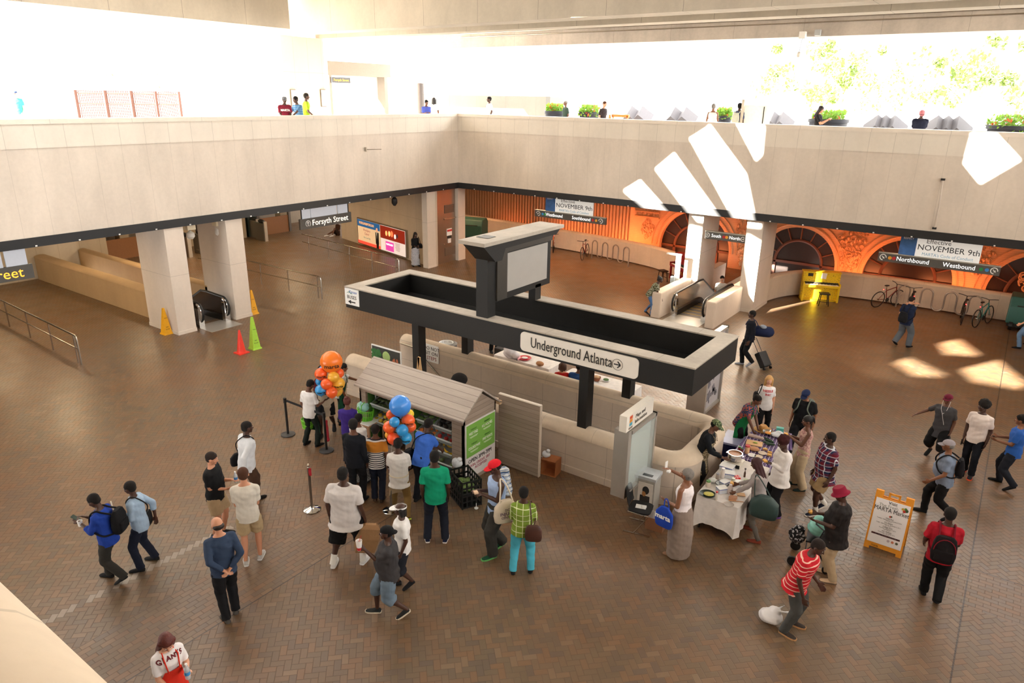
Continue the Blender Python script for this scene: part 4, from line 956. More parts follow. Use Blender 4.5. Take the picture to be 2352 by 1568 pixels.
def person(lab, feet, H=1.75, face=0, sex='m', b=1.0, skin='d', hair=('short', 'k'), top=('tee', None), bot=('trousers', None), shoe='1c1c1e', sole=None,
           R='hang', L='hang', lean=0, side=0, head=(0, 0), vox=.011, twist=0, world=None, hat=None, z0=0.0, legs=None, hip=None, far=False, belly=0.0, look=True, sock=None, hem=.8):
    s = H/1.75
    if world is not None: pos = Vector(world)
    elif isinstance(feet[0], (int, float)): pos = G(*feet); feet = None
    else: pos = (G(*feet[0])+G(*feet[1]))/2
    pos.z = z0
    rad = Vector((pos.x, pos.y, 0)).normalized(); right = Vector((rad.y, -rad.x, 0)); a = math.radians(face)
    F = (-rad)*math.cos(a)+right*math.sin(a); rz = math.atan2(-F.x, F.y)
    T = thing('person', lab, 'person', pos, rz)
    inv = Matrix.Rotation(-rz, 3, 'Z')
    if feet is not None and world is None:      # (right foot, left foot) in the photo
        fr, fl = [inv @ (G(*q)-pos) for q in feet]
        if fr.x < fl.x: fr, fl = fl, fr
    else: fr, fl = Vector((.1, .0, 0)), Vector((-.1, .0, 0))
    if legs: fr, fl = Vector(legs[0]+(0,)) if len(legs[0]) == 2 else Vector(legs[0]), Vector(legs[1]+(0,)) if len(legs[1]) == 2 else Vector(legs[1])
    fr, fl = fr/s, fl/s
    if fr.x-fl.x < .14:
        m_ = (fr.x+fl.x)/2; fr.x, fl.x = m_+.085, m_-.085
    spread = (fr-fl).length
    hz = hip if hip else .932-max(0, (spread-.25))*.16
    hc = Vector((0, 0 if not hip else -.0, hz)); dz = hz-.93
    Lm = Matrix.Rotation(math.radians(-lean), 3, 'X') @ Matrix.Rotation(math.radians(side), 3, 'Y') @ Matrix.Rotation(math.radians(twist), 3, 'Z')
    def TT(p): p = Vector(p)+Vector((0, 0, dz)); return (hc+Lm @ (p-hc))*s
    f_ = sex == 'f'; 
    wid = dict(hip=.172*b if f_ else .162*b, waist=.128*b if f_ else .15*b, chest=.15*b if f_ else .178*b, sh=.15 if f_ else .172)
    shx = (.15 if f_ else .172)+(b-1)*.09
    def torso(mb, infl=0.0, z0_=.84, flare=0.0, top_=1.5, n=18, cut=None):
        rows = [(.82, wid['hip']*.98, .118*b), (.92, wid['hip'], .122*b), (1.02, (wid['hip']+wid['waist'])/2, .112*b+belly*.6), (1.1, wid['waist'], .105*b+belly), (1.2, (wid['waist']+wid['chest'])/2, .112*b+belly*.7),
                (1.3, wid['chest'], .12*b+(.012 if f_ else 0)), (1.38, wid['chest']*1.02, .108*b), (1.425, wid['sh']*.8, .08), (1.46, .1, .062), (1.5, .062, .056)]
        rg = []
        if z0_ < .82: rows = [(z0_, wid['hip']*1.02+flare, .125*b+flare)]+rows
        for z, rx, ry in rows:
            if z < z0_-.001 or z > top_: continue
            yo = belly*.8 if 1.0 < z < 1.25 else 0
            rg.append([TT(((rx+infl)*math.cos(t), (ry+infl)*math.sin(t)+yo, z)) for t in [2*PI*i/n for i in range(n)]])
        mb.ring_loft(rg)
    # arm and leg joints
    J = {}
    for sd, sg, tgt in (('R', 1, R), ('L', -1, L)):
        sh = TT((sg*shx, -.005, 1.39))/s
        if tgt == 'hang': q = sh+Vector((sg*(.035+(b-1)*.16), .06, -.535))
        elif tgt == 'swingf': q = sh+Vector((sg*.05, .22, -.46))
        elif tgt == 'swingb': q = sh+Vector((sg*.06, -.2, -.48))
        elif isinstance(tgt, str): q = TT({'bent': (sg*.13, .33, 1.1), 'chest': (sg*.07, .27, 1.22), 'back': (sg*.05, -.19, .96), 'phone': (sg*.09, .34, 1.27), 'mouth': (sg*.05, .2, 1.5), 'belly': (sg*.06, .25, 1.05), 'fwd': (sg*.12, .5, 1.1), 'hip': (sg*.24, .06, .98)}[tgt])/s
        else: q = TT(tgt)/s
        pole = Vector((sg*.35, -.9, -.4)) if tgt != 'back' else Vector((sg*1, -.6, 0))
        el, wr = ik(sh, q, .29*1.0, .27, pole); J[sd] = (sh, el, wr)
    fe = {}
    for sd, sg, ft in (('R', 1, fr), ('L', -1, fl)):
        hj = TT((sg*.088*max(1, b*.95), 0, .9))/s; hj.z = hz-.03
        other = fl if sd == 'R' else fr
        back = (ft.y < other.y-.22) and not legs
        lift = .07 if back else 0.0
        an = Vector((ft.x, ft.y-.02, .085+lift+ft.z)); kn, an = ik(hj, an, .423, .417, (sg*.08, 1, 0)); fe[sd] = (hj, kn, an, 38 if back else 0)
    # ---- body
    mb = MB(); torso(mb, -.004, .84)
    for sd, sg in (('R', 1), ('L', -1)):
        sh, el, wr = [p*s for p in J[sd]]
        mb.capsule(sh-Vector((sg*.04, 0, .0)), sh, .055*s, .047*s*(.9 if f_ else 1.0)*min(1.2, b)); mb.capsule(sh, el, .049*s*(.88 if f_ else 1)*min(1.25, b), .041*s, 10); mb.capsule(el, wr, .041*s, .027*s, 10)
        d = (wr-el).normalized(); fw = Vector((0, 1, .25)); th_ = (fw-d*fw.dot(d)).normalized(); pn = d.cross(th_)*(1 if sg > 0 else -1)
        if pn.x*sg > 0: pn = -pn
        hs = s*(.92 if f_ else 1.0)
        if far: mb.capsule(wr, wr+d*.13*hs, .03*hs, .022*hs, 8)
        else:
            Rm_ = Matrix((th_, d, pn)).transposed()
            mb.ell(wr+d*.05*hs, (.04*hs, .052*hs, .018*hs), Rm_, 12, 7)
            for k, (o_, ln) in enumerate(((.031, .074), (.0105, .083), (-.0105, .078), (-.031, .06))):
                a_ = wr+(d*.085+th_*o_)*hs; m_ = a_+(d*.55*ln+th_*o_*.25+pn*.01)*hs; e_ = m_+(d*.42*ln+pn*.025)*hs
                mb.capsule(a_-d*.02*hs, m_, .0098*hs, .0092*hs, 8); mb.capsule(m_, e_, .0092*hs, .0082*hs, 8)
            a_ = wr+(d*.025+th_*.028)*hs; m_ = a_+(d*.03+th_*.03+pn*.006)*hs; mb.capsule(a_, m_, .013*hs, .0115*hs, 8); mb.capsule(m_, m_+(d*.032+th_*.006+pn*.01)*hs, .0112*hs, .0092*hs, 8)
        J[sd] += (wr/s+d*.07/1.0, d, th_, pn)
        hj, kn, an, pt = fe[sd]; hj, kn, an = hj*s, kn*s, an*s
        mb.capsule(hj, kn, .085*s*min(b, 1.3), .056*s*min(b, 1.15), 12); mb.capsule(kn, kn+(an-kn)*.35, .056*s, .056*s*min(b, 1.2), 10); mb.capsule(kn+(an-kn)*.35, an, .056*s, .034*s, 10)
    # head
    nb = TT((0, -.012, 1.47)); hp, hy = head
    HM = Lm @ Matrix.Rotation(math.radians(-hy), 3, 'Z') @ Matrix.Rotation(math.radians(-hp), 3, 'X')
    if lean > 15: HM = Matrix.Rotation(math.radians(-lean*.55), 3, 'X') @ Matrix.Rotation(math.radians(-hy), 3, 'Z') @ Matrix.Rotation(math.radians(-hp), 3, 'X')
    hcn = nb+Lm @ Vector((0, .02, .085))*s+HM @ Vector((0, .01, .09))*s; hs = s*1.04
    def HP(p): return hcn+HM @ (Vector(p)*hs)
    mb.capsule(nb-Lm @ Vector((0, 0, .03)), hcn-HM @ Vector((0, .02, .05)), .056*s, .052*s, 12)
    mb.ell(HP((0, -.008, .012)), [v*hs for v in (.077, .096, .09)], HM, 18, 12); mb.ell(HP((0, .028, -.045)), [v*hs for v in (.06, .06, .066)], HM, 14, 9); mb.ell(HP((0, .06, -.088)), [v*hs for v in (.03, .026, .024)], HM, 10, 7)
    mb.capsule(HP((0, .088, -.0)), HP((0, .104, -.032)), .009*hs, .014*hs, 8)
    for sg in (-1, 1): mb.ell(HP((sg*.079, -.004, -.015)), [v*hs for v in (.01, .02, .032)], HM, 8, 7); mb.ell(HP((sg*.042, .06, -.03)), [v*hs for v in (.024, .024, .02)], HM, 8, 6)
    body = solid('body', mb, skinmat(skin), T, vox if not far else .02, 3)
    if look and not far:
        for sg in (-1, 1):
            ey = MB().ell(HP((sg*.03, .0835, .002)), [v*hs for v in (.0125, .005, .007)], HM, 10, 6).build('eye', M('e9e4df', .3, var=.02), T, True)
            MB().ell(HP((sg*.03, .0865, .002)), [v*hs for v in (.006, .0035, .006)], HM, 8, 5).build('iris', M('1a120e', .2), ey, True)
            MB().capsule(HP((sg*.016, .0865, .022)), HP((sg*.046, .076, .024)), .0032*hs, .0024*hs, 6).build('eyebrow', M(HAIRC.get(hair[1], '15110f'), .9), T, True)
        MB().ell(HP((0, .0855, -.06)), [v*hs for v in (.021, .006, .006)], HM, 10, 5).build('lips', M({'d': '5a2c28', 'm': '6e3832', 'b': '8a4a40'}.get(skin, 'b0605a'), .4), T, True)
    # hair
    hk, hc_ = hair; HMt = M(HAIRC[hc_], 1.0 if hk in ('afro', 'short', 'buzz', 'bigafro') else .6, var=.35, scale=60, bump=.3)
    hm = MB()
    if hat and hk in ('short', 'buzz', 'bob'):
        hm.ell(HP((0, -.03, .0)), [v*hs for v in (.082, .084, .07)], HM, 16, 9)
    elif hk in ('short', 'updo', 'pony', 'long', 'buzz', 'bob'):
        e_ = .0 if hk == 'buzz' else .004
        hm.ell(HP((0, -.02, .03)), [v*hs for v in (.083+e_, .098+e_, .086+e_)], HM, 18, 12); hm.ell(HP((0, -.045, -.015)), [v*hs for v in (.076, .065, .07)], HM, 14, 9)
    if hk == 'bald': hm.ell(HP((0, -.045, -.028)), [v*hs for v in (.083, .074, .056)], HM, 16, 9)
    if hk == 'bigafro':
        hm.ell(HP((0, -.03, .055)), [v*hs for v in (.18, .16, .15)], HM, 20, 14)
    if hk == 'afro':
        hm.ell(HP((0, -.03, .045)), [v*hs for v in (.115, .115, .105)], HM, 18, 12)
        rr = random.Random(len(lab))
        for _ in range(26):
            v = Vector((rr.gauss(0, 1), rr.gauss(-.3, 1), rr.gauss(.5, 1))).normalized(); hm.ell(HP((v.x*.1, v.y*.1-.03, .045+v.z*.09)), .028*hs, None, 8, 6)
    if hk == 'updo': hm.ell(HP((0, -.07, .1)), [v*hs for v in (.06, .055, .045)], HM, 12, 8)
    if hk == 'pony': hm.ell(HP((0, -.11, .06)), [v*hs for v in (.04, .045, .04)], HM, 12, 8); hm.capsule(HP((0, -.13, .04)), HP((0, -.15, -.08)), .028*hs, .012*hs, 8)
    if hk in ('long', 'bob'):
        dn = -.3 if hk == 'long' else -.13
        for sx_ in (-.07, -.045, 0, .045, .07):
            yy = -.07 if abs(sx_) < .03 else (-.045 if abs(sx_) < .06 else .0)
            hm.capsule(HP((sx_, yy, .02)), HP((sx_*1.25, yy-.02, dn+abs(sx_)*.5)), .04*hs, .026*hs, 8)
    if hm.v: solid('hair', hm, HMt, T, .012 if not far else .02, 2, .005 if 'afro' in hk else .003)
    if hat:
        kind, hcol = hat[0], hat[1]; HT = hat[2] if len(hat) > 2 else cloth(hcol)
        def dome(z0_, rx, ry, rz_, cz=.03, k=6, yo=-.012): return [[HP((rx*math.cos(a_)*math.cos(t), yo+ry*math.cos(a_)*math.sin(t), cz+rz_*math.sin(a_))) for t in [2*PI*i/18 for i in range(18)]] for a_ in [math.asin(z0_)+(PI/2-math.asin(z0_))*j/k*.97 for j in range(k+1)]]
        if kind in ('cap', 'capback', 'beanie', 'flat'):
            h_ = MB().ring_loft(dome(0.0, .094, .11, .082, .035)).build('cap', HT, T, True)
            if kind in ('cap', 'capback', 'flat'):
                sg = -1 if kind == 'capback' else 1
                mb = MB(); up_, dn_ = [], []
                for j in range(9):
                    a_ = PI*j/8; up_.append((.078*math.cos(a_), sg*(.06+.115*math.sin(a_)), .034-.02*math.sin(a_)-.02*abs(math.cos(a_))))
                mb.ring_loft([[HP((x, y, z+q)) for x, y, z in up_] for q in (.0, .007)]); mb.build('brim', HT, h_, True)
        elif kind == 'visor':
            h_ = MB().ring_loft([[HP((.092*math.cos(t), -.01+.108*math.sin(t), z)) for t in [2*PI*i/20 for i in range(20)]] for z in (.03, .06)], False).build('visor_band', HT, T, True)
            mb = MB(); up_ = [(.08*math.cos(PI*j/8), .06+.125*math.sin(PI*j/8), .04-.015*math.sin(PI*j/8)) for j in range(9)]
            mb.ring_loft([[HP((x, y, z+q)) for x, y, z in up_] for q in (.0, .007)]); mb.build('brim', HT, h_, True)
        elif kind == 'bucket':
            rgs = [(.135, .0), (.1, .03), (.096, .035), (.09, .1), (.075, .118), (.02, .122)]
            MB().ring_loft([[HP((r*math.cos(t), -.01+r*1.1*math.sin(t), z)) for t in [2*PI*i/24 for i in range(24)]] for r, z in rgs]).build('bucket_hat', HT, T, True)
    # ---- clothes
    tk, tm = top[0], top[1]; infl = .02 if tk != 'tank' else .01
    tv = .013 if not far else .022
    mb = MB(); torso(mb, infl+(.012 if hem < .8 else 0), hem, .03+(b-1)*.06 if hem < .8 else 0, 1.47 if tk != 'tank' else 1.435)
    for sd, sg in (('R', 1), ('L', -1)):
        sh, el, wr = [p*s for p in J[sd][:3]]
        r0 = (.055 if f_ else .061)*s*min(1.25, b)
        if tk in ('tee', 'tunic'): mb.capsule(sh-Vector((sg*.05*s, 0, -.01)), sh, .06*s*min(1.2, b), r0*1.0); mb.cone(sh, sh+(el-sh)*.78, r0*1.0, r0*.97, 14)
        elif tk == 'long': mb.capsule(sh-Vector((sg*.05*s, 0, -.01)), sh, .06*s*min(1.2, b), r0*1.0); mb.capsule(sh, el, r0*.98, .055*s); mb.cone(el, el+(wr-el)*.93, .056*s, .042*s, 12)
        elif tk == '34': mb.capsule(sh, el, r0, .058*s); mb.cone(el, el+(wr-el)*.5, .058*s, .055*s, 12)
        elif tk == 'tank': mb.capsule(sh-Vector((sg*.085*s, -.05*s, .09*s)), sh-Vector((sg*.085*s, 0, -.035*s)), .022*s); mb.capsule(sh-Vector((sg*.085*s, .05*s, .09*s)), sh-Vector((sg*.085*s, 0, -.035*s)), .022*s)
    shirt = solid('shirt', mb, tm, T, tv, 2, .006 if tk != 'tank' else .003) if tk != 'none' else None
    bk, bmt = bot[0], bot[1]; bo = None
    if bk != 'none':
        mb = MB()
        if bk == 'skirt':
            n = 20; fy = (fr.y+fl.y)/2*s; fx = (fr.x+fl.x)/2*s
            zb = bot[2] if len(bot) > 2 else .1
            rows = [(1.03, wid['waist']+.02, .12*b, 0), (.9, wid['hip']+.03, .15*b, 0), (.5, wid['hip']+.05, .2*b, .5), (zb, wid['hip']+.05, .2, 1)] if True else 0
            mb.ring_loft([[Vector(((rx*math.cos(t))*s+fx*q, (ry*math.sin(t))*s+fy*q, z*s)) for t in [2*PI*i/n for i in range(n)]] for z, rx, ry, q in reversed(rows)])
            bmt = bot[1]
        else:
            torso(mb, .012, .84, 0, 1.03)
            for sd in ('R', 'L'):
                hj, kn, an, pt = [p*s if isinstance(p, Vector) else p for p in fe[sd]]
                r = dict(trousers=(.105, .078, .07), baggy=(.115, .095, .092), leggings=(.094, .064, .045), shorts=(.118, .1, 0), capri=(.11, .088, 0), longshorts=(.122, .11, 0))[bk]; bb_ = min(1.25, b)
                mb.capsule(hj+(kn-hj)*.18, hj+(kn-hj)*.5, r[0]*.92*s*bb_, (r[0]*.6+r[1]*.4)*s*bb_, 14)
                if bk == 'shorts': mb.cone(hj+(kn-hj)*.4, hj+(kn-hj)*.85, r[0]*s*.95*bb_, r[1]*s*1.02*bb_, 14)
                elif bk in ('capri', 'longshorts'):
                    mb.capsule(hj+(kn-hj)*.5, kn, r[0]*.95*s*bb_, r[1]*s*bb_, 14); mb.cone(kn, kn+(an-kn)*.3, r[1]*s*bb_, r[1]*s*.98*bb_, 14)
                else: mb.capsule(hj+(kn-hj)*.4, kn, r[0]*s*.93*bb_, r[1]*s*bb_, 14); mb.capsule(kn, kn+(an-kn)*.8, r[1]*s*bb_, r[2]*s, 12); mb.cone(kn+(an-kn)*.7, an+(an-kn).normalized()*.03*s, r[2]*s*1.03, r[2]*s, 12)
        bo = solid({'skirt': 'skirt', 'shorts': 'shorts', 'longshorts': 'shorts', 'capri': 'cropped_trousers'}.get(bk, 'trousers'), mb, bmt, T, tv, 2, .005)
    for sd, sg in (('R', 1), ('L', -1)):
        hj, kn, an, pt = fe[sd]; an = an*s
        rot = Matrix.Rotation(math.radians(-sg*8), 3, 'Z') @ Matrix.Rotation(math.radians(-pt*.8), 3, 'X')
        at = Vector((an.x, an.y+.02*s, max(0, an.z-.085*s)-(.04*s if pt else 0))); at.z = max(0.0, at.z)
        if pt: at.z = .075*s
        mb = MB(); shoe_mesh(mb, rot, at, s); so_ = mb.build('shoe', cloth(shoe) if shoe not in SKIN else skinmat(shoe), T, True)
        if sole:
            mb = MB(); P = [(-.09, .02), (-.08, .036), (0, .046), (.08, .054), (.14, .05), (.185, .028), (.192, .0)]; P = [(x, y) for y, x in P]; out_ = [(x, y) for x, y in P]+[(-x, y) for x, y in reversed(P[:-1])]
            mb.ring_loft([[at+rot @ Vector((x*s, y*s, z*s)) for x, y in out_] for z in (-.002, .024)]); mb.build('sole', M(sole, .7), so_)
        if sock: MB().cone(at+Vector((0, -.04*s, .05*s)), an+(kn*s-an)*.28, .05*s, .052*s, 12).build('sock', cloth(sock), T, True)
    W_ = Matrix.Translation(pos) @ Matrix.Rotation(rz, 4, 'Z')
    info = dict(T=T, W=W_, rz=rz, s=s, J=J, TT=TT, HP=HP, shirt=shirt, Lm=Lm, wid=wid, b=b, pos=pos, belly=belly)
    for sd in 'RL': info[sd] = W_ @ (J[sd][3]*s)
    return info
def apron(i, mat, z0=.5, z1=1.28, half=75, name='apron', back=False, off=.036):
    s, TT, w, b = i['s'], i['TT'], i['wid'], i['b']; mb = MB(); rings = []
    for z in np.linspace(z0, z1, 9):
        rx = (w['hip'] if z < 1 else (w['waist'] if z < 1.18 else w['chest']))+off; ry = .12*b+off+(i['belly'] if .95 < z < 1.28 else 0); hf = half if z < 1.08 else half*(1-.45*(z-1.08)/(z1-1.08+1e-6)) if z1 > 1.1 else half
        cent = -90 if back else 90
        if z < .84:
            k = (.84-z)*.12; pts = [TT(((rx+k)*math.cos(math.radians(cent+a)), (ry+k)*math.sin(math.radians(cent+a)), .84))-Vector((0, 0, (.84-z)*s)) for a in np.linspace(-hf, hf, 13)]
            inn = [p*1.0 for p in pts]
        else: pts = [TT((rx*math.cos(math.radians(cent+a)), ry*math.sin(math.radians(cent+a)), z)) for a in np.linspace(-hf, hf, 13)]
        c = sum(pts, Vector())/len(pts); rings.append(pts+[p-Vector((p.x, p.y*.6, 0)).normalized()*.006 for p in reversed(pts)])
    mb.ring_loft(rings); o = mb.build(name, mat, i['T'], True)
    if z1 > 1.2:
        mb = MB()
        for sg in (-1, 1): mb.tube([TT((sg*.07, .13*b+.04, z1)), TT((sg*.09, .115, 1.42)), TT((sg*.06, -.03, 1.49)), TT((0, -.07, 1.49))], .008, 5)
        mb.build('apron_strap', mat, i['T'])
    return o
def hang_bag(name, lab, cat, i, p_local, size, mat, strap=None, smat=None, rot=0, soft=True, group=None):
    """bag whose centre sits at p_local (body frame, metres for a 1.75 m person)"""
    c = i['W'] @ i['TT'](p_local); t = thing(name, lab, cat, c, i['rz']+math.radians(rot))
    w, d, h = size; mb = MB()
    if soft:
        R_ = []
        for f, k in ((-.5, .8), (-.44, .97), (-.2, 1.06), (.2, 1.0), (.42, .85), (.5, .6)):
            R_.append([Vector((w/2*k*math.copysign(abs(math.cos(t_))**.6, math.cos(t_)), d/2*(k if f < .4 else k*.7)*math.copysign(abs(math.sin(t_))**.6, math.sin(t_)), f*h)) for t_ in [2*PI*q/20 for q in range(20)]])
        mb.ring_loft(R_)
    else: mb.box((0, 0, 0), size)
    bd = mb.build('bag_body', mat, t, True)
    if strap:
        inv_ = (Matrix.Translation(c) @ Matrix.Rotation(i['rz']+math.radians(rot), 4, 'Z')).inverted()
        P = [inv_ @ (i['W'] @ i['TT'](q)) for q in strap]; MB().tube([Vector((*p, 0))[:] if len(p) == 2 else p for p in smooth3(P)], .011, 6).build('strap', smat or mat, t, True)
    return t
def smooth3(P, n=5):
    P = [Vector(p) for p in P]; out = []
    for k in range(len(P)-1):
        p0, p1, p2, p3 = P[max(0, k-1)], P[k], P[k+1], P[min(len(P)-1, k+2)]
        for q in range(n):
            t = q/n; out.append(.5*((2*p1)+(p2-p0)*t+(2*p0-5*p1+4*p2-p3)*t*t+(3*p1-p0-3*p2+p3)*t**3))
    return out+[P[-1]]
def backpack(i, lab, col, size=(.3, .16, .42), z=1.2, trim=None, x=0):
    b = i['b']; y = -(.12*b+.03+size[1]/2); mt = cloth(col)
    t = hang_bag('backpack', lab, 'backpack', i, (x, y, z), size, mt)
    inv_ = (Matrix.Translation(t.location) @ Matrix.Rotation(i['rz'], 4, 'Z')).inverted(); sm = cloth(trim or col)
    for sg in (-1, 1):
        P = [(sg*.1+x, y+size[1]*.2, z+size[2]*.42), (sg*.1, -.09*b, 1.44), (sg*.105, .0, 1.475), (sg*.112, .09*b, 1.43), (sg*.12, .14*b+i['belly']*.5, 1.3), (sg*.165*b, .09*b+i['belly']*.5, 1.14), (sg*.17*b, -.06, 1.04), (sg*.12, y+size[1]*.2, z-size[2]*.38)]
        MB().tube(smooth3([inv_ @ (i['W'] @ i['TT'](q)) for q in P]), .015, 6).build('strap', sm, t, True)
    mb = MB(); mb.bb(-size[0]*.38, size[0]*.38, -size[1]*.62, -size[1]*.3, -size[2]*.38, size[2]*.02); mb.build('pocket', mt, t, bevel=.02)
    if trim: MB().tube([(size[0]*.45*math.cos(q), -size[1]*.5, size[2]*.46*math.sin(q)) for q in [PI*j/10 for j in range(11)]], .008, 5).build('piping', sm, t, True)
    return t
def held(name, lab, cat, i, hand, mb, mat, dz=0, off=(0, 0, 0), rz=0, parts=None, group=None):
    p = i[hand]+Matrix.Rotation(i['rz'], 3, 'Z') @ Vector(off)
    if parts:
        t = thing(name, lab, cat, p, i['rz']+rz, group)
        for nm, m_, mt in parts: m_.build(nm, mt, t, True)
    else: t = mb.build(name, mat, None, True); tag(t, lab, cat, group); t.location = p; t.rotation_euler = (0, 0, i['rz']+rz)
    return t
# ------------------------------------------------------------------ people on the market floor
c_ = cloth
BLKC = c_('17171a'); NAVY = c_('1c2233'); KHAKI = c_('b39a78'); CHAR = c_('33322f'); WHT = c_('e9e6e4'); TAN = c_('8a6c44'); JEAN = c_('5a6f8c')
P1 = person('person in a royal blue long-sleeved shirt walking left, looking at a phone', ((250, 1325), (287, 1338)), 1.7, -125, top=('34', c_('1f3f9a')), bot=('trousers', CHAR), R='phone', L='phone', head=(25, 0), side=0, lean=6, b=1.08)
backpack(P1, 'black backpack slung on the back of the person in royal blue', '141416', x=.05)
held('phone', 'phone held up by the person in royal blue', 'phone', P1, 'L', MB().box((.03, .04, .03), (.075, .14, .01), Matrix.Rotation(.6, 3, 'X')), M('3a4a44', .2)); 
held('cup', 'white foam cup in the crook of the arm of the person in royal blue', 'cup', P1, 'L', MB().lathe((-.03, -.06, -.08), [(.03, 0), (.042, .1), (.036, .1), (.03, .02)], 14), WHITE)
P2 = person('person in a light blue shirt and navy trousers, thin black strap over the back', ((322, 1311), (355, 1284)), 1.68, -115, top=('34', c_('9db4cc')), bot=('trousers', NAVY), R='swingb', L='chest', head=(8, 10), lean=3)
hang_bag('shoulder_bag', 'small dark bag hanging on a strap from the person in light blue', 'bag', P2, (.22, -.06, .88), (.22, .08, .26), BLKC, [(.2, -.05, 1.0), (.05, -.17, 1.25), (-.1, -.05, 1.5), (-.08, .1, 1.42), (.1, .17, 1.2), (.22, .0, 1.0)])
held('candle', 'thin pale stick held upright by the person in light blue', 'stick', P2, 'L', MB().cone((0, .03, -.02), (0, .05, .17), .011, n=8), M('f0e4c8', .6))
P3 = person('bald man seen from behind in a slate blue shirt, hands clasped behind his back', ((521, 1413), (537, 1409)), 1.78, -168, skin='l', hair=('bald', 'dk'), top=('long', c_('34435c')), bot=('trousers', BLKC), shoe='55504c', R='back', L='back', b=1.08, head=(10, -12), legs=((.09, .02), (-.09, -.12)))
P4 = person('man in a black polo shirt with a grey side stripe and khaki shorts', ((498, 1232), (516, 1226)), 1.74, 62, skin='l', hair=('short', 'dk'), top=('tee', c_('17181a')), bot=('shorts', KHAKI), R='belly', L=(-.02, .34, 1.2), b=1.12, head=(12, -5), belly=.03)

held('water_bottle', 'clear water bottle with a blue label in the hand of the man in black', 'bottle', P4, 'L', None, None, parts=[('bottle_body', MB().lathe((0, .03, -.05), [(.03, 0), (.033, .02), (.033, .14), (.014, .18), (.014, .2)], 16), M('dfe8ee', .1, alpha=.6)), ('label', MB().lathe((0, .03, .0), [(.0335, 0), (.0335, .06)], 16, cap=False), M('3f7fc0', .5)), ('cap', MB().lathe((0, .03, .15), [(.015, 0), (.015, .02)], 12), WHITE)])
P5 = person('man seen from behind in an off-white polo shirt, khaki shorts and grey trainers', ((566, 1294), (599, 1280)), 1.85, 170, skin='l', hair=('short', 'br'), top=('tee', c_('d6cfc2')), bot=('shorts', c_('b8a17c')), R='belly', L='belly', shoe='b9b6b2', sole='e8e8e8', b=1.02, head=(4, 0))
P6 = person('man in a white long-sleeved shirt and brown trousers striding right', ((596, 1150), (560, 1168)), 1.85, 112, skin='d', hair=('buzz', 'k'), top=('long', c_('dadde2')), bot=('trousers', c_('4a3528')), R='swingb', L='hang', lean=6, head=(0, 8), b=1.1, shoe='17130f')
hang_bag('shoulder_bag', 'dark shoulder bag worn by the man in the white shirt and brown trousers', 'bag', P6, (-.26, -.05, .92), (.1, .3, .26), BLKC, [(-.24, -.05, 1.05), (-.14, -.14, 1.3), (.05, -.06, 1.5), (.1, .08, 1.44), (-.1, .17, 1.2), (-.24, .02, 1.05)])
P7 = person('market helper in a white polo and dark green apron, carrying a lime green basket', ((703, 1020), (731, 1024)), 1.66, 135, skin='m', hair=('short', 'k'), top=('tee', WHT), bot=('trousers', c_('1d2420')), R='bent', L='hang', head=(35, 0), lean=4)
apron(P7, c_('1f4a3c'), .35, 1.1, 70)
P8 = person('person in a maroon shirt and beige apron, mostly hidden behind the orange balloons', ((738, 1003), (768, 985)), 1.78, -10, top=('tee', c_('5a1a24')), bot=('shorts', BLKC), R='bent', L='bent', head=(20, 20), hair=('afro', 'k'), skin='d')
apron(P8, c_('c4b49e'), .55, 1.1, 80)
P9 = person('market helper in a white polo and green apron reaching towards the hut', (784, 972), 1.62, 95, skin='b', hair=('short', 'k'), top=('tee', WHT), bot=('trousers', c_('1d2420')), R='hang', L=(-.1, .62, 1.24), lean=12)
apron(P9, c_('25604a'), .3, 1.25, 95)
P10 = person('person in a purple top with reddish pinned-up hair, behind the man in black', (806, 1062), 1.6, 165, top=('tee', c_('3d2a80')), bot=('trousers', c_('2a2a30')), R='bent', L='bent', hair=('updo', 'rb'), skin='m', head=(10, 0))
P11 = person('man seen from behind in a black shirt and black trousers with glasses', ((812, 1156), (832, 1150)), 1.86, 155, skin='m', hair=('short', 'k'), top=('long', c_('15181f')), bot=('trousers', c_('15161a')), R='hang', L='bent', head=(5, -20), b=1.0)
P12 = person('woman in a white long-sleeved top and grey patterned skirt, behind the man in black', (830, 1108), 1.6, 150, sex='f', skin='m', hair=('short', 'k'), top=('long', WHT), bot=('skirt', c_('5c5c5c', 'print', 'b5b5b2', '2b2b2d')), R='belly', L='belly', b=1.08, head=(25, 0), hem=.72)
P13 = person('man in a polo shirt with dark stripes and an orange back, facing the hut', ((862, 1147), (878, 1150)), 1.7, 168, skin='m', hair=('short', 'k'), top=('tee', c_('e6e3e0', 'band', '1c2030', 'c9812e')), bot=('trousers', c_('1a2030')), R='hang', L='hang', shoe='4a3a2c', head=(10, 0))
P14 = person('man seen from behind in a white polo tied with an apron and khaki trousers', ((905, 1160), (936, 1200)), 1.72, 172, skin='d', hair=('short', 'k'), top=('tee', c_('dcd8d4')), bot=('trousers', c_('7d6238')), shoe='3a3c38', sole='c8e83a', R='bent', L='bent', head=(15, 0), hem=.74)
MB().tube([P14['TT']((.19*math.cos(a), .17*math.sin(a), 1.0)) for a in [2*PI*k/24 for k in range(25)]], .008, 5).build('apron_tie', c_('d8c8a8'), P14['T']); apron(P14, c_('d9c3a0'), .45, 1.0, 70)
P15 = person('man in a bright blue T-shirt bending towards the produce shelves', ((962, 1150), (978, 1146)), 1.78, 140, skin='d', hair=('short', 'k'), top=('tee', c_('3f6fd0')), bot=('trousers', c_('1b1c22')), R='fwd', L='fwd', lean=20, head=(15, 0), b=1.1)
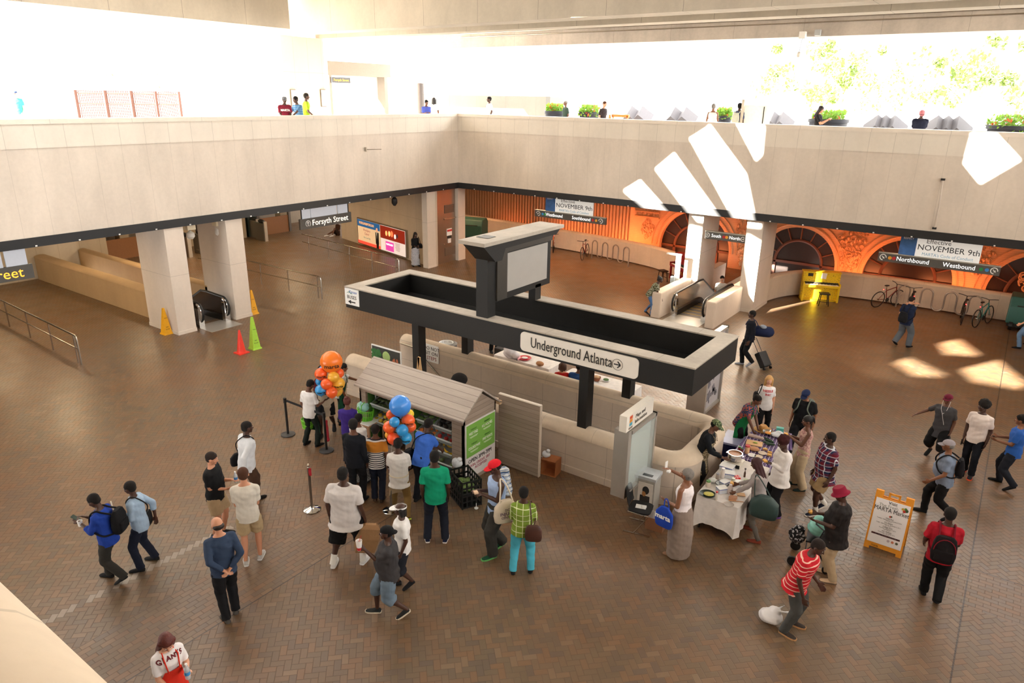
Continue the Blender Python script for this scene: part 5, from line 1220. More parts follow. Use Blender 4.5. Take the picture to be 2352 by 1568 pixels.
hang_bag('shoulder_bag', 'large black shoulder bag hanging from the man in the bright blue T-shirt', 'bag', P15, (-.28, -.02, .86), (.16, .4, .44), BLKC, [(-.25, -.05, 1.08), (-.1, -.15, 1.35), (.12, -.05, 1.5), (.12, .1, 1.42), (-.1, .17, 1.2), (-.25, .02, 1.08)])
P16 = person('man seen from behind in a green polo shirt and navy trousers', ((982, 1240), (1023, 1241)), 1.88, 176, skin='d', hair=('buzz', 'k'), top=('tee', c_('119a72')), bot=('trousers', c_('1d222e')), shoe='1c2440', sole='ece8e2', R='hang', L='hang', b=1.05)
P17 = person('big man seen from behind in a white T-shirt and long black shorts', ((767, 1298), (836, 1290)), 1.96, 158, skin='d', hair=('buzz', 'k'), top=('tee', c_('cfc9c6')), bot=('longshorts', c_('121214')), shoe='e4e2e0', sole='f2f2f2', sock='e8e6e0', R='hang', L='hang', b=1.3, hem=.76, belly=.03)
P18 = person('woman in a white sun visor and white T-shirt behind the person in dark grey', ((945, 1350), (912, 1342)), 1.62, -85, sex='f', skin='d', hair=('bob', 'k'), hat=('visor', 'f4f2f0'), top=('tee', c_('eceae8')), bot=('longshorts', c_('22242c')), R='hang', L='hang', b=1.1)
P19 = person('person in a dark grey T-shirt and cropped jeans drinking from a white cup', ((933, 1413), (864, 1408)), 1.68, -95, skin='d', hair=('short', 'k'), hat=('capback', '121214'), top=('tee', c_('3c3a3c')), bot=('capri', c_('6d7f90')), shoe='2a2c2c', sole='e0d3bc', R='hang', L=(-.03, .36, 1.36), b=1.28, belly=.05, head=(-2, 0), lean=0)
held('drink_cup', 'big white paper cup with a red straw held by the person in dark grey', 'cup', P19, 'L', None, None, parts=[('cup', MB().lathe((0, .04, -.05), [(.035, 0), (.05, .17), (.046, .17), (.03, .02)], 18), M('eeeae6', .5)), ('red_print', MB().lathe((0, .04, -.045), [(.0362, 0), (.04, .05)], 18, cap=False), M('c82a30', .5)), ('straw', MB().cone((0, .04, .1), (.01, .0, .2), .004, n=6), M('c82a30', .5))])
P20 = person('red-haired woman in a white T-shirt lettered GIANTS and a red apron, looking at her phone', None, 1.68, 18, sex='f', skin='p', hair=('long', 'rb'), top=('tee', c_('eeeaea')), bot=('trousers', c_('2a3040')), R=(.1, .3, 1.0), L=(-.12, .26, 1.22), head=(32, 10), vox=.0085, b=1.02, lean=4, world=tuple(G(372, 1448, 1.66)*1.0)[:2]+(0,))
apron(P20, c_('e03524'), .45, 1.22, 62)
for k, (ch, dx, dz) in enumerate(zip('GIANTS', (-.135, -.085, -.03, .03, .085, .135), (-.015, .0, .008, .008, .0, -.015))): decal(P20['shirt'], ch, .075, M('6a1622', .7), 1.335+dz, 'front', -dx, bold=.004)
held('phone', 'phone in the lowered hand of the red-haired woman', 'phone', P20, 'R', MB().box((-.02, .05, .02), (.14, .075, .01), Matrix.Rotation(.4, 3, 'Y')), M('c0a898', .3))
held('water_bottle', 'clear water bottle with a blue label held to the chest of the red-haired woman', 'bottle', P20, 'L', None, None, parts=[('bottle_body', MB().lathe((.02, .05, -.06), [(.03, 0), (.033, .02), (.033, .14), (.014, .19), (.014, .2)], 18), M('dfe8ee', .1, alpha=.55)), ('label', MB().lathe((.02, .05, .0), [(.0335, 0), (.0335, .05)], 18, cap=False), M('3f8fd0', .5)), ('cap', MB().lathe((.02, .05, .14), [(.016, 0), (.016, .022)], 12), WHITE)])
P21 = person('man in a red cap and pale blue vest eating beside the black crates', ((1128, 1278), (1152, 1262)), 1.92, -70, skin='d', hair=('buzz', 'k'), hat=('cap', 'd81f2c'), top=('tank', c_('9fb6dc')), bot=('baggy', c_('3a3936')), shoe='1d4a34', sole='6ac06a', R='chest', L='chest', b=1.15, head=(18, 5))
t = hang_bag('tote_bag', 'cream cotton tote bag lettered INJURY CENTER hanging from the man in the red cap', 'bag', P21, (-.28, -.05, .98), (.12, .42, .44), c_('d9cbb6'), None); P21b = t
inv_ = (Matrix.Translation(t.location) @ Matrix.Rotation(P21['rz'], 4, 'Z')).inverted()
MB().tube(smooth3([inv_ @ (P21['W'] @ P21['TT'](q)) for q in ((-.3, .06, 1.15), (-.24, .03, 1.4), (-.16, -.0, 1.5), (-.22, -.08, 1.4), (-.3, -.16, 1.15))]), .014, 6).build('strap', c_('e4d8c4'), t, True)
for k, (s_, sz, mt) in enumerate((('DC', .06, M('4a2a4a', .7)), ('INJURY', .085, M('4a2050', .7)), ('CENTER', .06, M('4a2a4a', .7)))): text('lettering', s_, sz, mt, t, (-.082, -.0, .06-.075*k), (0, -1, 0))
o = solid('draped_shirt', MB().capsule((.0, .05, .02), (0, -.05, .0), .07, .08).capsule((.0, -.06, .0), (0, -.12, -.42), .09, .1).capsule((.06, -.03, -.02), (.1, -.12, -.38), .06, .06), c_('c9d0d8', 'plaid', '3d5578', 'e8e0c0', 1.4), None, .014, 2, .014); tag(o, 'plaid shirt thrown over the shoulder of the man in the red cap', 'shirt'); o.location = P21['W'] @ P21['TT']((.13, -.12, 1.45)); o.rotation_euler = (0, 0, P21['rz'])
P22 = person('woman seen from behind in a lime checked top and turquoise trousers', ((1178, 1314), (1219, 1311)), 1.7, 176, sex='f', skin='d', hair=('short', 'k'), top=('34', c_('7f9a3a', 'grid', 'dfe6b8')), bot=('trousers', c_('4fb4cc')), R='bent', L='bent', b=1.12, hem=.82)
hang_bag('shoulder_bag', 'dark brown leather shoulder bag of the woman in the lime checked top', 'bag', P22, (.2, -.2, .98), (.28, .1, .3), M('4a2c24', .5), [(.17, -.19, 1.1), (.14, -.12, 1.35), (.12, -.03, 1.49), (.14, .1, 1.4), (.22, .02, 1.15), (.2, -.16, 1.1)])
P23 = person('person with a big round afro standing behind the produce hut', (1035, 995), 1.78, 178, hair=('bigafro', 'k'), top=('tee', c_('3a4a5a')), bot=('trousers', CHAR), skin='d', world=tuple(G(1055, 876, 1.68))[:2]+(0,))
P24 = person('person in black trousers standing behind the stair wall, mostly hidden by the canopy', (1048, 800), 1.75, 20, top=('tee', WHT), bot=('trousers', c_('121214')), world=(-13.1, 17.4, 0))
P25 = person('seated person with brown hair in a red shirt behind the stair wall', (1292, 900), 1.66, 176, sex='f', skin='l', hair=('bob', 'br'), top=('tee', c_('d42a26')), bot=('trousers', c_('22252c')), world=tuple(G(1292, 843, 1.12))[:2]+(0,), hip=.5, legs=((.1, .4), (-.1, .4)), R='belly', L='belly', b=1.1)
P26 = person('seated person in a blue shirt behind the stair wall', (1325, 905), 1.74, 176, skin='m', hair=('short', 'k'), top=('tee', c_('2f4f86')), bot=('trousers', c_('22252c')), world=tuple(G(1330, 842, 1.2))[:2]+(0,), hip=.5, legs=((.1, .4), (-.1, .4)), R='belly', L='belly', b=1.3)
P28 = person('cook in a camouflage cap, black shirt and camouflage apron leaning over the white table', (1600, 1130), 1.78, 78, skin='m', hair=('buzz', 'k'), hat=('cap', '5a6a48', c_('5a6a48', 'camo', '2f3a28', '9aa07a')), top=('long', c_('14171c')), bot=('trousers', c_('16161a')), R=(.12, .42, 1.12), L='belly', lean=16, head=(20, 0), b=1.08)
apron(P28, c_('9a8a6c', 'camo', '5a4e3c', 'b8ac90'), .55, 1.3, 75)
P29 = person('grey-haired woman in a white vest and long taupe skirt, holding up a phone', ((1548, 1276), (1566, 1277)), 1.8, -118, sex='f', skin='b', hair=('short', 'g'), top=('tank', c_('f0e8ea')), bot=('skirt', c_('8f7f74'), .06), shoe='8a6a54', R=(.16, .4, 1.5), L=(-.16, .25, 1.08), b=1.08, head=(-12, 0), hem=.9)
held('phone', 'white phone held up high by the grey-haired woman', 'phone', P29, 'R', MB().box((0, .03, .06), (.075, .012, .15)), M('eceae6', .4)); held('napkin', 'crumpled white napkin in the raised hand of the grey-haired woman', 'napkin', P29, 'R', MB().ell((.0, -.03, -.04), (.06, .04, .04), None, 8, 5), WHITE)
t = hang_bag('tote_bag', 'royal blue tote bag lettered marta on the arm of the grey-haired woman', 'bag', P29, (-.3, .18, .86), (.08, .34, .4), c_('2347b0'), [(-.26, .22, 1.03), (-.22, .24, 1.14), (-.2, .2, 1.14), (-.26, .12, 1.03)]); text('lettering', 'marta', .13, TXTW, t, (-.055, 0, .02), (0, -1, 0), bold=.004)
P30 = person('woman in a green apron and colourful print top bending over the purple cloth', (1692, 1046), 1.72, 62, sex='f', skin='m', hair=('buzz', 'k'), top=('tee', c_('1f3a5c', 'floral', 'b8583a', '2a4a6c')), bot=('trousers', BLKC), R=(.1, .42, .98), L=(-.1, .42, .98), lean=26, head=(12, 0), b=1.05)
apron(P30, c_('17703e'), .5, 1.28, 85)
P31 = person('blonde woman in a white V-neck T-shirt with red lettering and black trousers', ((1738, 1002), (1757, 1000)), 1.62, 12, sex='f', skin='p', hair=('long', 'bl'), top=('tee', c_('eeecec')), bot=('trousers', BLKC), R='hang', L='hang', head=(8, 0))
decal(P31['shirt'], 'HESSLE', .075, M('c02838', .7), 1.26, bold=.003); decal(P31['shirt'], 'INC', .075, M('c02838', .7), 1.17, bold=.003)
hang_bag('shoulder_bag', 'black shoulder bag on the right shoulder of the blonde woman', 'bag', P31, (.25, -.06, 1.1), (.12, .3, .26), BLKC, [(.23, -.1, 1.2), (.17, -.05, 1.44), (.15, .03, 1.48), (.21, .06, 1.25)])
P32 = person('man in a navy cap and black T-shirt with grey backpack straps looking down', ((1812, 1042), (1850, 1040)), 1.68, -15, skin='b', hair=('short', 'k'), hat=('cap', '202c50'), top=('tee', c_('121316')), bot=('trousers', BLKC), R='hang', L='hang', b=1.25, head=(30, 8), belly=.03)
backpack(P32, 'grey backpack worn by the man in the navy cap', '6a7268')
P33 = person('woman with tied hair in a pale pink sleeveless top and cream trousers', ((1840, 1127), (1824, 1112)), 1.7, -72, sex='f', skin='m', hair=('pony', 'k'), top=('tank', c_('c49a92', 'camo', 'd8b8ac', 'a87878')), bot=('baggy', c_('c4b090')), R='chest', L='phone', head=(10, 0), shoe='1a2a26')
P34 = person('man in a red and navy plaid shirt and khaki shorts', ((1866, 1180), (1890, 1172)), 1.8, -58, skin='d', hair=('buzz', 'k'), top=('tee', c_('7a2434', 'plaid', '22304e', 'c8ccd4')), bot=('shorts', c_('a98d66')), shoe='1c2438', sole='e4e0d8', sock='e8e6e0', R='hang', L='hang', b=1.18, belly=.03, hem=.74, head=(5, 15))
P35 = person('woman with a dark red afro in a white blouse holding food, purple shoes', ((1783, 1190), (1772, 1172)), 1.74, -62, sex='f', skin='d', hair=('afro', 'dr'), top=('long', c_('ece6e2')), bot=('trousers', BLKC), shoe='7a4a9a', R='hang', L='chest', b=1.15, head=(22, 0), hem=.74)
P36 = person('woman with long dark red hair and a grey top at the white table', ((1737, 1246), (1722, 1216)), 1.68, -98, sex='f', skin='m', hair=('long', 'dr'), top=('long', c_('a8a09e')), bot=('leggings', c_('6a645e')), shoe='8a4030', R=(.12, .42, 1.08), L=(-.12, .42, 1.02), b=1.05, lean=8, head=(15, 0))
t = hang_bag('travel_bag', 'big dark green travel bag hanging from the woman with long dark red hair', 'bag', P36, (-.3, -.16, .9), (.24, .5, .42), M('2c4240', .6), [(-.26, -.3, 1.05), (-.2, -.12, 1.36), (-.16, -.0, 1.48), (-.22, .02, 1.3), (-.26, .02, 1.05)])
P37 = person('man in a crimson bucket hat and black shirt standing at a walking frame', ((1894, 1316), (1908, 1338)), 1.8, -88, skin='d', hair=('short', 'k'), hat=('bucket', '8a1a34'), top=('tee', c_('211c1b')), bot=('trousers', c_('b39c7c')), shoe='c8a888', sole='6a5444', R='bent', L='bent', b=1.22, belly=.04, hem=.72, head=(25, 0))
P38 = person('man in a red polo shirt with white stripes leaning forward in grey trousers', ((1802, 1456), (1822, 1434)), 1.78, 78, skin='d', hair=('buzz', 'dk'), top=('tee', c_('c8202c', 'stripe', 'e8b8a8')), bot=('trousers', c_('4a4a48')), shoe='3c3430', sole='c09060', R='hang', L='belly', lean=14, head=(10, 10), b=1.12, hem=.78)
P39 = person('man seen from behind in a red T-shirt with a black backpack and black trousers', ((2125, 1362), (2142, 1392)), 1.78, -172, skin='d', hair=('short', 'k'), top=('tee', c_('b0182a')), bot=('trousers', c_('121214')), R='bent', L='swingf', b=1.1, head=(6, -10))
backpack(P39, 'black backpack with red edging on the man in the red T-shirt', '1b1719', (.34, .16, .46), 1.15, trim='7a1424')
P40 = person('older man in a grey cap and blue-grey short-sleeved shirt striding left', ((2118, 1178), (2180, 1194)), 1.74, -82, skin='b', hair=('short', 'g'), hat=('cap', '9a949a'), top=('tee', c_('7d8ba2')), bot=('trousers', c_('131315')), R='swingb', L='swingf', b=1.15, belly=.05, lean=5)
backpack(P40, 'black backpack on the older man in the grey cap', '17171c', (.26, .13, .38))
P41 = person('person in a maroon cap and dark grey T-shirt swinging one arm out', ((2133, 1042), (2158, 1068)), 1.7, -18, skin='m', hair=('short', 'k'), hat=('cap', '6a1830'), top=('tee', c_('46464a')), bot=('longshorts', c_('121214')), R=(.52, .18, 1.12), L='hang', b=1.05, hem=.68)
mb = MB(); i_ = P41; mb.tube(smooth3([i_['HP']((.075, .02, -.03)), i_['TT']((.06, .12, 1.42)), i_['TT']((0, .16, 1.3)), i_['TT']((-.08, .16, 1.05))]), .004, 5); mb.tube(smooth3([i_['HP']((-.075, .02, -.03)), i_['TT']((-.06, .12, 1.4)), i_['TT']((0, .16, 1.3))]), .004, 5); mb.build('earphone_cable', WHITE, i_['T'])
P42 = person('young man in a white polo shirt and dark trousers with orange shoe tips, walking forward', ((2213, 1082), (2228, 1096)), 1.8, -12, skin='d', hair=('afro', 'k'), top=('tee', c_('ecdfd8')), bot=('trousers', c_('151820')), shoe='2a2c32', sole='e8502a', R='hang', L='hang', head=(5, 30), b=1.02)
P43 = person('person in a bright blue shirt and navy trousers at the right edge of the picture', ((2291, 1105), (2322, 1129)), 1.74, -88, skin='b', hair=('short', 'k'), top=('tee', c_('2f62b8')), bot=('trousers', c_('20242e')), R='bent', L='bent', b=1.12, head=(8, 0))
P44 = person('person in a navy T-shirt and jeans striding left at the right edge of the picture', ((2338, 800), (2362, 792)), 1.75, -88, skin='l', hair=('short', 'br'), top=('tee', c_('1d2640')), bot=('trousers', c_('5f7a9a')), R='swingb', L='swingf', shoe='15151a')
P45 = person('man seen from behind in a navy T-shirt and baggy grey trousers', ((2054, 793), (2086, 797)), 1.8, 150, skin='l', hair=('short', 'dk'), top=('tee', c_('1c2742')), bot=('baggy', c_('5a6068')), R='mouth', L='hang', b=1.1, head=(30, 0), shoe='141416')

backpack(P45, 'black backpack on the man in the navy T-shirt and grey trousers', '17181c', (.28, .15, .36), 1.08)
P46 = person('bearded man in black pulling a wheeled suitcase, duffel bag over his shoulder', ((1702, 836), (1724, 841)), 1.8, -72, skin='d', hair=('short', 'k'), top=('long', c_('171a24')), bot=('trousers', c_('131418')), shoe='8a8c94', R='swingb', L='hang')
P47 = person('girl in a camouflage T-shirt and jeans leaning on the escalator wall', ((1482, 723), (1496, 725)), 1.66, 82, sex='f', skin='d', hair=('updo', 'k'), top=('tee', c_('5e6040', 'camo', '33361f', 'c8c8b8')), bot=('leggings', c_('4f74a4')), shoe='2a2a30', R=(.12, .5, 1.02), L=(-.12, .5, 1.02), lean=32, head=(-10, 0))
P48 = person('dark-haired man in a white shirt with a backpack strap riding up the far escalator', None, 1.75, 8, skin='p', hair=('short', 'k'), top=('tee', c_('f0f0ee')), bot=('trousers', CHAR), R='hang', L='bent', world=(-9.5, 28.3, 0), z0=-.72)
P49 = person('woman in a black top and long zigzag skirt standing by the lift', ((948, 611), (962, 611)), 1.68, 25, sex='f', skin='d', hair=('long', 'k'), top=('34', c_('15161a')), bot=('skirt', c_('e4e6ea', 'chevron', '2a3350'), .08), R='belly', L='belly', b=1.05, head=(20, 0))
hang_bag('shoulder_bag', 'black handbag of the woman in the zigzag skirt', 'bag', P49, (-.25, .06, 1.05), (.14, .32, .22), BLKC, [(-.24, .16, 1.14), (-.2, .06, 1.42), (-.17, 0, 1.48), (-.24, -.06, 1.14)])
P50 = person('person sitting on the floor far back beyond the Forsyth Street sign, legs stretched out', None, 1.7, -60, skin='m', hair=('short', 'k'), top=('tee', c_('4a3020')), bot=('shorts', c_('3a2a22')), shoe='eceae6', world=tuple(G(776, 540))[:2]+(0,), hip=.14, legs=((.16, .62), (-.12, .45)), R='belly', L='belly', lean=-6, far=True)

# people on the upper plaza
def up(lab, px, py, plane, H, **k):
    p = OX(px, py, plane[1]) if plane[0] == 'x' else OY(px, py, plane[1])
    return person(lab, None, H, world=(p.x, p.y, 0), z0=ZP, **k)
U1 = up('person in a maroon T-shirt and grey cap leaning on the left parapet', 652, 240, ('x', -23.35), 1.75, face=8, hat=('cap', '70747c'), top=('tee', c_('7a1f34')), bot=('trousers', CHAR), R=(.12, .42, 1.12), L=(-.12, .42, 1.12), lean=16, b=1.15, skin='d')
decal(U1['shirt'], 'MARTA', .1, TXTW, 1.25, bold=.006)
up('person in a blue striped shirt leaning on the left parapet', 687, 240, ('x', -23.4), 1.75, face=-50, top=('tee', c_('3a6c9c', 'stripe', '88a8bc')), bot=('trousers', CHAR), R='fwd', L='fwd', lean=12, b=1.1, skin='d')
up('person in a bright yellow-green safety shirt beside the tiled column', 701, 235, ('x', -24.4), 1.86, face=100, top=('tee', c_('8fae22')), bot=('trousers', BLKC), R='swingf', L='hang', skin='d', lean=4)
up('person in a blue-purple shirt leaning on the parapet near the corner, holding a bottle', 978, 245, ('x', -23.4), 1.66, face=15, top=('tee', c_('4f5fc0')), bot=('trousers', CHAR), R='chest', L='chest', lean=10, skin='m')
up('person in a white shirt with long dark hair near the atrium corner, seen from behind', 997, 240, ('x', -24.6), 1.75, face=170, top=('tee', c_('dfe6e8')), bot=('trousers', CHAR), hair=('long', 'k'), skin='m')
up('person in a white polo shirt in front of the stone screen wall', 1124, 240, ('y', 28.6), 1.84, face=-70, top=('tee', c_('e8e4e6')), bot=('trousers', CHAR), skin='d')
up('person in a dark green top with a bag beside the first planter', 1299, 250, ('y', 30), 1.72, face=-60, top=('tee', c_('3a4a42')), bot=('trousers', CHAR), hair=('short', 'g'), skin='m')
up('man in a black T-shirt beside the orange traffic cone', 1384, 250, ('y', 28.8), 1.74, face=50, top=('tee', c_('2c2426')), bot=('trousers', CHAR), hair=('short', 'br'), skin='l', lean=8)
up('person in a white vest with a strap, seen from behind, right of the cubes', 1638, 255, ('y', 28.6), 1.72, face=165, top=('tank', c_('e4dedb')), bot=('trousers', CHAR), hair=('buzz', 'g'), skin='b', R='bent')
U10 = up('person in a navy shirt with a pale backpack by the white pylon', 1698, 255, ('y', 28.8), 1.76, face=150, top=('tee', c_('4a5274')), bot=('trousers', c_('3a4468')), skin='d'); backpack(U10, 'pale backpack on the person by the white pylon', 'c2c4b4', (.28, .14, .4))
U11 = up('girl in black with long hair looking at her phone beside the wide planter', 1881, 262, ('y', 28.4), 1.72, face=80, sex='f', top=('tee', c_('1c1a1c')), bot=('trousers', c_('1c1a1c')), hair=('long', 'dk'), skin='l', R='phone', L='phone', head=(25, 0))
up('man in a pink cap and navy polo leaning on the far parapet', 2114, 275, ('y', 28.0), 1.66, face=5, hat=('cap', 'd88a94'), top=('tee', c_('1e2236')), bot=('trousers', CHAR), R='belly', L='belly', lean=8, b=1.2, skin='d', head=(22, 0))
up('person in a teal green T-shirt walking at the far left of the plaza', 41, 240, ('x', -36.5), 1.75, face=-30, hat=('cap', '2a3a5c'), top=('tee', c_('2a8470')), bot=('trousers', c_('c8c4b8')), skin='l', R='mouth', L='hang')
# ------------------------------------------------------------------ props on the floor
def V(px, py, base, off=0.0):
    b = G(*base); D = math.hypot(b.x, b.y)+off; d = ray((px, py)); t = D/math.hypot(d.x, d.y); return Vector((0, 0, CAMH))+d*t
# balloon clusters
def balloons(base, tie, lst, lab, post_top):
    for k, (px, py, r, col, off, tx, nm) in enumerate(lst):
        p = V(px, py, base, off); D = math.sqrt(p.x**2+p.y**2+(p.z-CAMH)**2); R_ = r*D/FP
        t = thing('balloon', nm, 'balloon', p, math.atan2(-p.y, -p.x)-PI/2, lab); m = M(col, .3, var=.04)
        prof = [(R_*.06, -R_*1.12), (R_*.18, -R_*1.03), (R_*.55, -R_*.82), (R_*.85, -R_*.5), (R_*.99, -R_*.1), (R_*.97, R_*.25), (R_*.78, R_*.63), (R_*.45, R_*.9), (R_*.1, R_*1.0)]
        sk = MB().lathe((0, 0, 0), prof, 24).build('skin', m, t, True); MB().cone((0, 0, -R_*1.2), (0, 0, -R_*1.1), R_*.1, R_*.05, 8).build('knot', m, t)
        if tx: 
            QUEUE_T.append((sk, tx, R_))
    q = Vector(post_top)
    o = MB().tube([V(lst[-1][0], lst[-1][1]-8, base), V(lst[-1][0]-4, lst[-1][1]+30, base), q], .004, 5).build('balloon_string', M('c8c0b4', .6)); tag(o, 'thin string tying the '+lab+' to its post', 'string')
QUEUE_T = []
def build_balloon_text():
    for sk, tx, R_ in QUEUE_T:
        me = text_mesh(tx, R_*.55, extr=0, align='CENTER', bold=.002)
        for v in me.vertices:
            x, z = v.co.x, v.co.y-R_*.12; z += 0
            x2 = min(abs(x), R_*.9)*(1 if x > 0 else -1); y = math.sqrt(max(.0001, (R_*1.01)**2-x2*x2-z*z)); v.co = Vector((-x2, y, z))
        me.materials.clear(); me.materials.append(TXTB); link('lettering', me, sk)
OB, BB, YB = 'f2622a', '2f8fd0', 'f0b038'
p1 = V(745, 935, (750, 1035)); p2 = V(900, 1145, (900, 1165))
balloons((750, 1030), 0, [(761, 831, 25, 'f27a22', .1, 'marta', 'big orange balloon lettered marta, on top of its cluster'), (742, 850, 10, BB, .3, '', 'small blue balloon tucked behind the big orange one'), (778, 857, 12, OB, .15, '', 'orange balloon at the right, just under the big orange one'), (737, 859, 14, OB, .1, 'marta', 'orange balloon at the upper left below the big orange one'),
    (766, 866, 13, YB, -.1, '', 'yellow balloon in the middle of the cluster under the big orange one'), (735, 876, 10, BB, .15, '', 'blue balloon at the left middle of the left cluster'), (777, 881, 15, YB, -.05, 'marta', 'yellow balloon lettered marta at the right of the left cluster'), (750, 882, 13, OB, -.15, '', 'orange balloon in the middle of the left cluster'), (775, 898, 12, YB, .1, '', 'lowest yellow balloon of the left cluster'), (737, 896, 13, BB, -.1, 'marta', 'blue balloon at the lower left of the left cluster'), (762, 901, 13, OB, -.2, '', 'lowest orange balloon of the left cluster')], 'left balloon cluster', p1)
balloons((905, 1165), 0, [(919, 932, 25, '3f8ae0', .1, '', 'big blue balloon on top of its cluster in front of the hut'), (898, 952, 11, OB, .25, '', 'orange balloon at the upper left below the big blue one'), (940, 951, 11, 'f0cc30', .25, '', 'yellow balloon peeping out right of the big blue one'), (938, 966, 15, OB, 0, 'marta', 'orange balloon lettered marta right below the big blue one'), (906, 969, 12, BB, -.1, '', 'upper blue balloon just below the big blue one'), (944, 980, 12, OB, .15, '', 'orange balloon at the far right of the right cluster'),
    (895, 981, 15, OB, 0, '', 'orange balloon at the left of the right cluster'), (893, 999, 9, YB, .15, '', 'small yellow balloon at the lower left of the right cluster'), (924, 988, 14, BB, -.15, '', 'middle blue balloon of the right cluster'), (932, 1006, 14, '2f9ad8', -.05, 'marta', 'lowest blue balloon lettered marta of the right cluster'), (903, 1007, 14, 'f0562a', -.1, '', 'lowest orange balloon above the man in the white polo')], 'right balloon cluster', p2)
build_balloon_text()
# barrier posts
def stanchion(px, py, lab, black=True, red=True, h=.96):
    t = thing('barrier_post', lab, 'barrier post', G(px, py)); m = M('1d1d1e', .5) if black else CHROME
    MB().lathe((0, 0, 0), [(.17, 0), (.175, .015), (.15, .03), (.07, .05), (.03, .07)] if not black else [(.17, 0), (.17, .025), (.14, .035), (.03, .04)], 28).build('base', m if not black else M('3a3a3c', .5), t, True)
    MB().cone((0, 0, .04), (0, 0, h), .03 if black else .025, n=16).build('pole', m if black else M('8f8c88', .3, 1.0), t, True)
    if black: MB().cone((0, 0, h-.1), (0, 0, h+.02), .04, n=16).build('belt_head', m, t, True)
    else:
        MB().lathe((0, 0, h), [(.03, -.02), (.035, 0), (.02, .02), (.03, .05), (.012, .075)], 16).build('finial', CHROME, t, True); MB().box((.02, 0, h-.09), (.07, .04, .16)).build('red_ribbon', M('b01c2a', .6), t)
    return t
stanchion(662, 998, 'black belt barrier post left of the market helper with the lime basket'); stanchion(750, 1035, 'black belt barrier post with the left balloon cluster, red ribbon around its foot')
a, b = G(662, 998)+Vector((0, 0, .92)), G(750, 1035)+Vector((0, 0, .92)); mb = MB(); mb.ring_loft([[p+Vector((0, 0, z)) for p, z in ((a, -.03), (a, .03))]+[p for p in (a+Vector((.006, .006, .03)), a+Vector((.006, .006, -.03)))], [b+Vector((0, 0, -.03)), b+Vector((0, 0, .03)), b+Vector((.006, .006, .03)), b+Vector((.006, .006, -.03))]])
o = mb.build('barrier_belt', M('17171a', .7)); tag(o, 'black belt stretched between the two black barrier posts', 'belt')
o = solid('ribbon', MB().capsule(G(753, 1020)+Vector((0, 0, .12)), G(753, 1010)+Vector((0, 0, .5)), .05, .03), M('a8142a', .6), None, .012, 2, .01); tag(o, 'red cloth ribbon hanging on the black barrier post of the left balloons', 'ribbon')
stanchion(717, 1170, 'chrome barrier post with a round shiny base, standing alone left of the big man', False); stanchion(899, 1172, 'chrome barrier post behind the woman in the white visor', False)
# lime shopping baskets
def basket(name_lab, p, col='7ed03a', rz=0, s=1.0):
    t = thing('shopping_basket', name_lab, 'basket', p, rz); m = M(col, .45)
    rows = [(.12, .0), (.135, .08), (.15, .17), (.16, .2)]
    mb = MB()
    for r, z in rows[1:]: mb.tube([(r*s*1.1*math.cos(a), r*s*.8*math.sin(a), z*s) for a in [2*PI*i/20 for i in range(21)]], .009, 5)
    for i in range(24):
        a = 2*PI*i/24; mb.cone((.12*s*1.1*math.cos(a), .12*s*.8*math.sin(a), 0), (.16*s*1.1*math.cos(a), .16*s*.8*math.sin(a), .2*s), .009, n=5)
    mb.build('wall', m, t); MB().lathe((0, 0, 0), [(.125*s, 0), (.125*s, .012)], 20).build('bottom', m, t); MB().tube([(.0, -.12*s, .19*s), (0, -.1*s, .3*s), (0, 0, .36*s), (0, .1*s, .3*s), (0, .12*s, .19*s)], .01, 6).build('handle', m, t, True)
    return t
basket('small lime green basket hanging from the hand of the market helper', P7['L']+Vector((0, 0, -.36)), s=1.0)
# side table with bags left of the hut
tb = G(838, 958, .72); t = thing('side_table', 'small white-topped wooden table at the left end of the hut', 'table', (tb.x, tb.y, 0), .1)
MB().box((0, 0, .71), (.75, .6, .03)).build('tabletop', WHITE, t); MB().box((0, 0, .68), (.77, .62, .035)).build('apron', M('b58a68', .6), t)
for sx_ in (-1, 1):
    for sy_ in (-1, 1): MB().box((sx_*.33, sy_*.26, .33), (.05, .05, .66)).build('leg', M('b58a68', .6), t)
basket('lime green basket full of bags on the small table by the hut', Vector((tb.x+.1, tb.y-.05, .726)), '6cc832', 0, 1.25)
for k, (dx, dy, dz, c, r, lb) in enumerate(((.05, -.05, 1.02, '9fd8d0', .14, 'crumpled pale teal plastic bag in the lime basket on the small table'), (-.2, .08, .88, 'b8e0c8', .13, 'pale green plastic bag beside the lime basket'), (.02, .22, 1.2, 'e4e8ec', .17, 'puffy clear white plastic bag held above the small table'))):
    o = solid('plastic_bag', MB().ell((0, 0, 0), (r, r*.7, r*.9), None, 12, 8).ell((r*.5, .02, r*.5), r*.45).ell((-r*.4, 0, r*.6), r*.4), M(c, .25, var=.2, scale=18, alpha=.9), None, .012, 1, .018); o.location = (tb.x+dx, tb.y+dy, dz-.0); tag(o, lb, 'plastic bag')
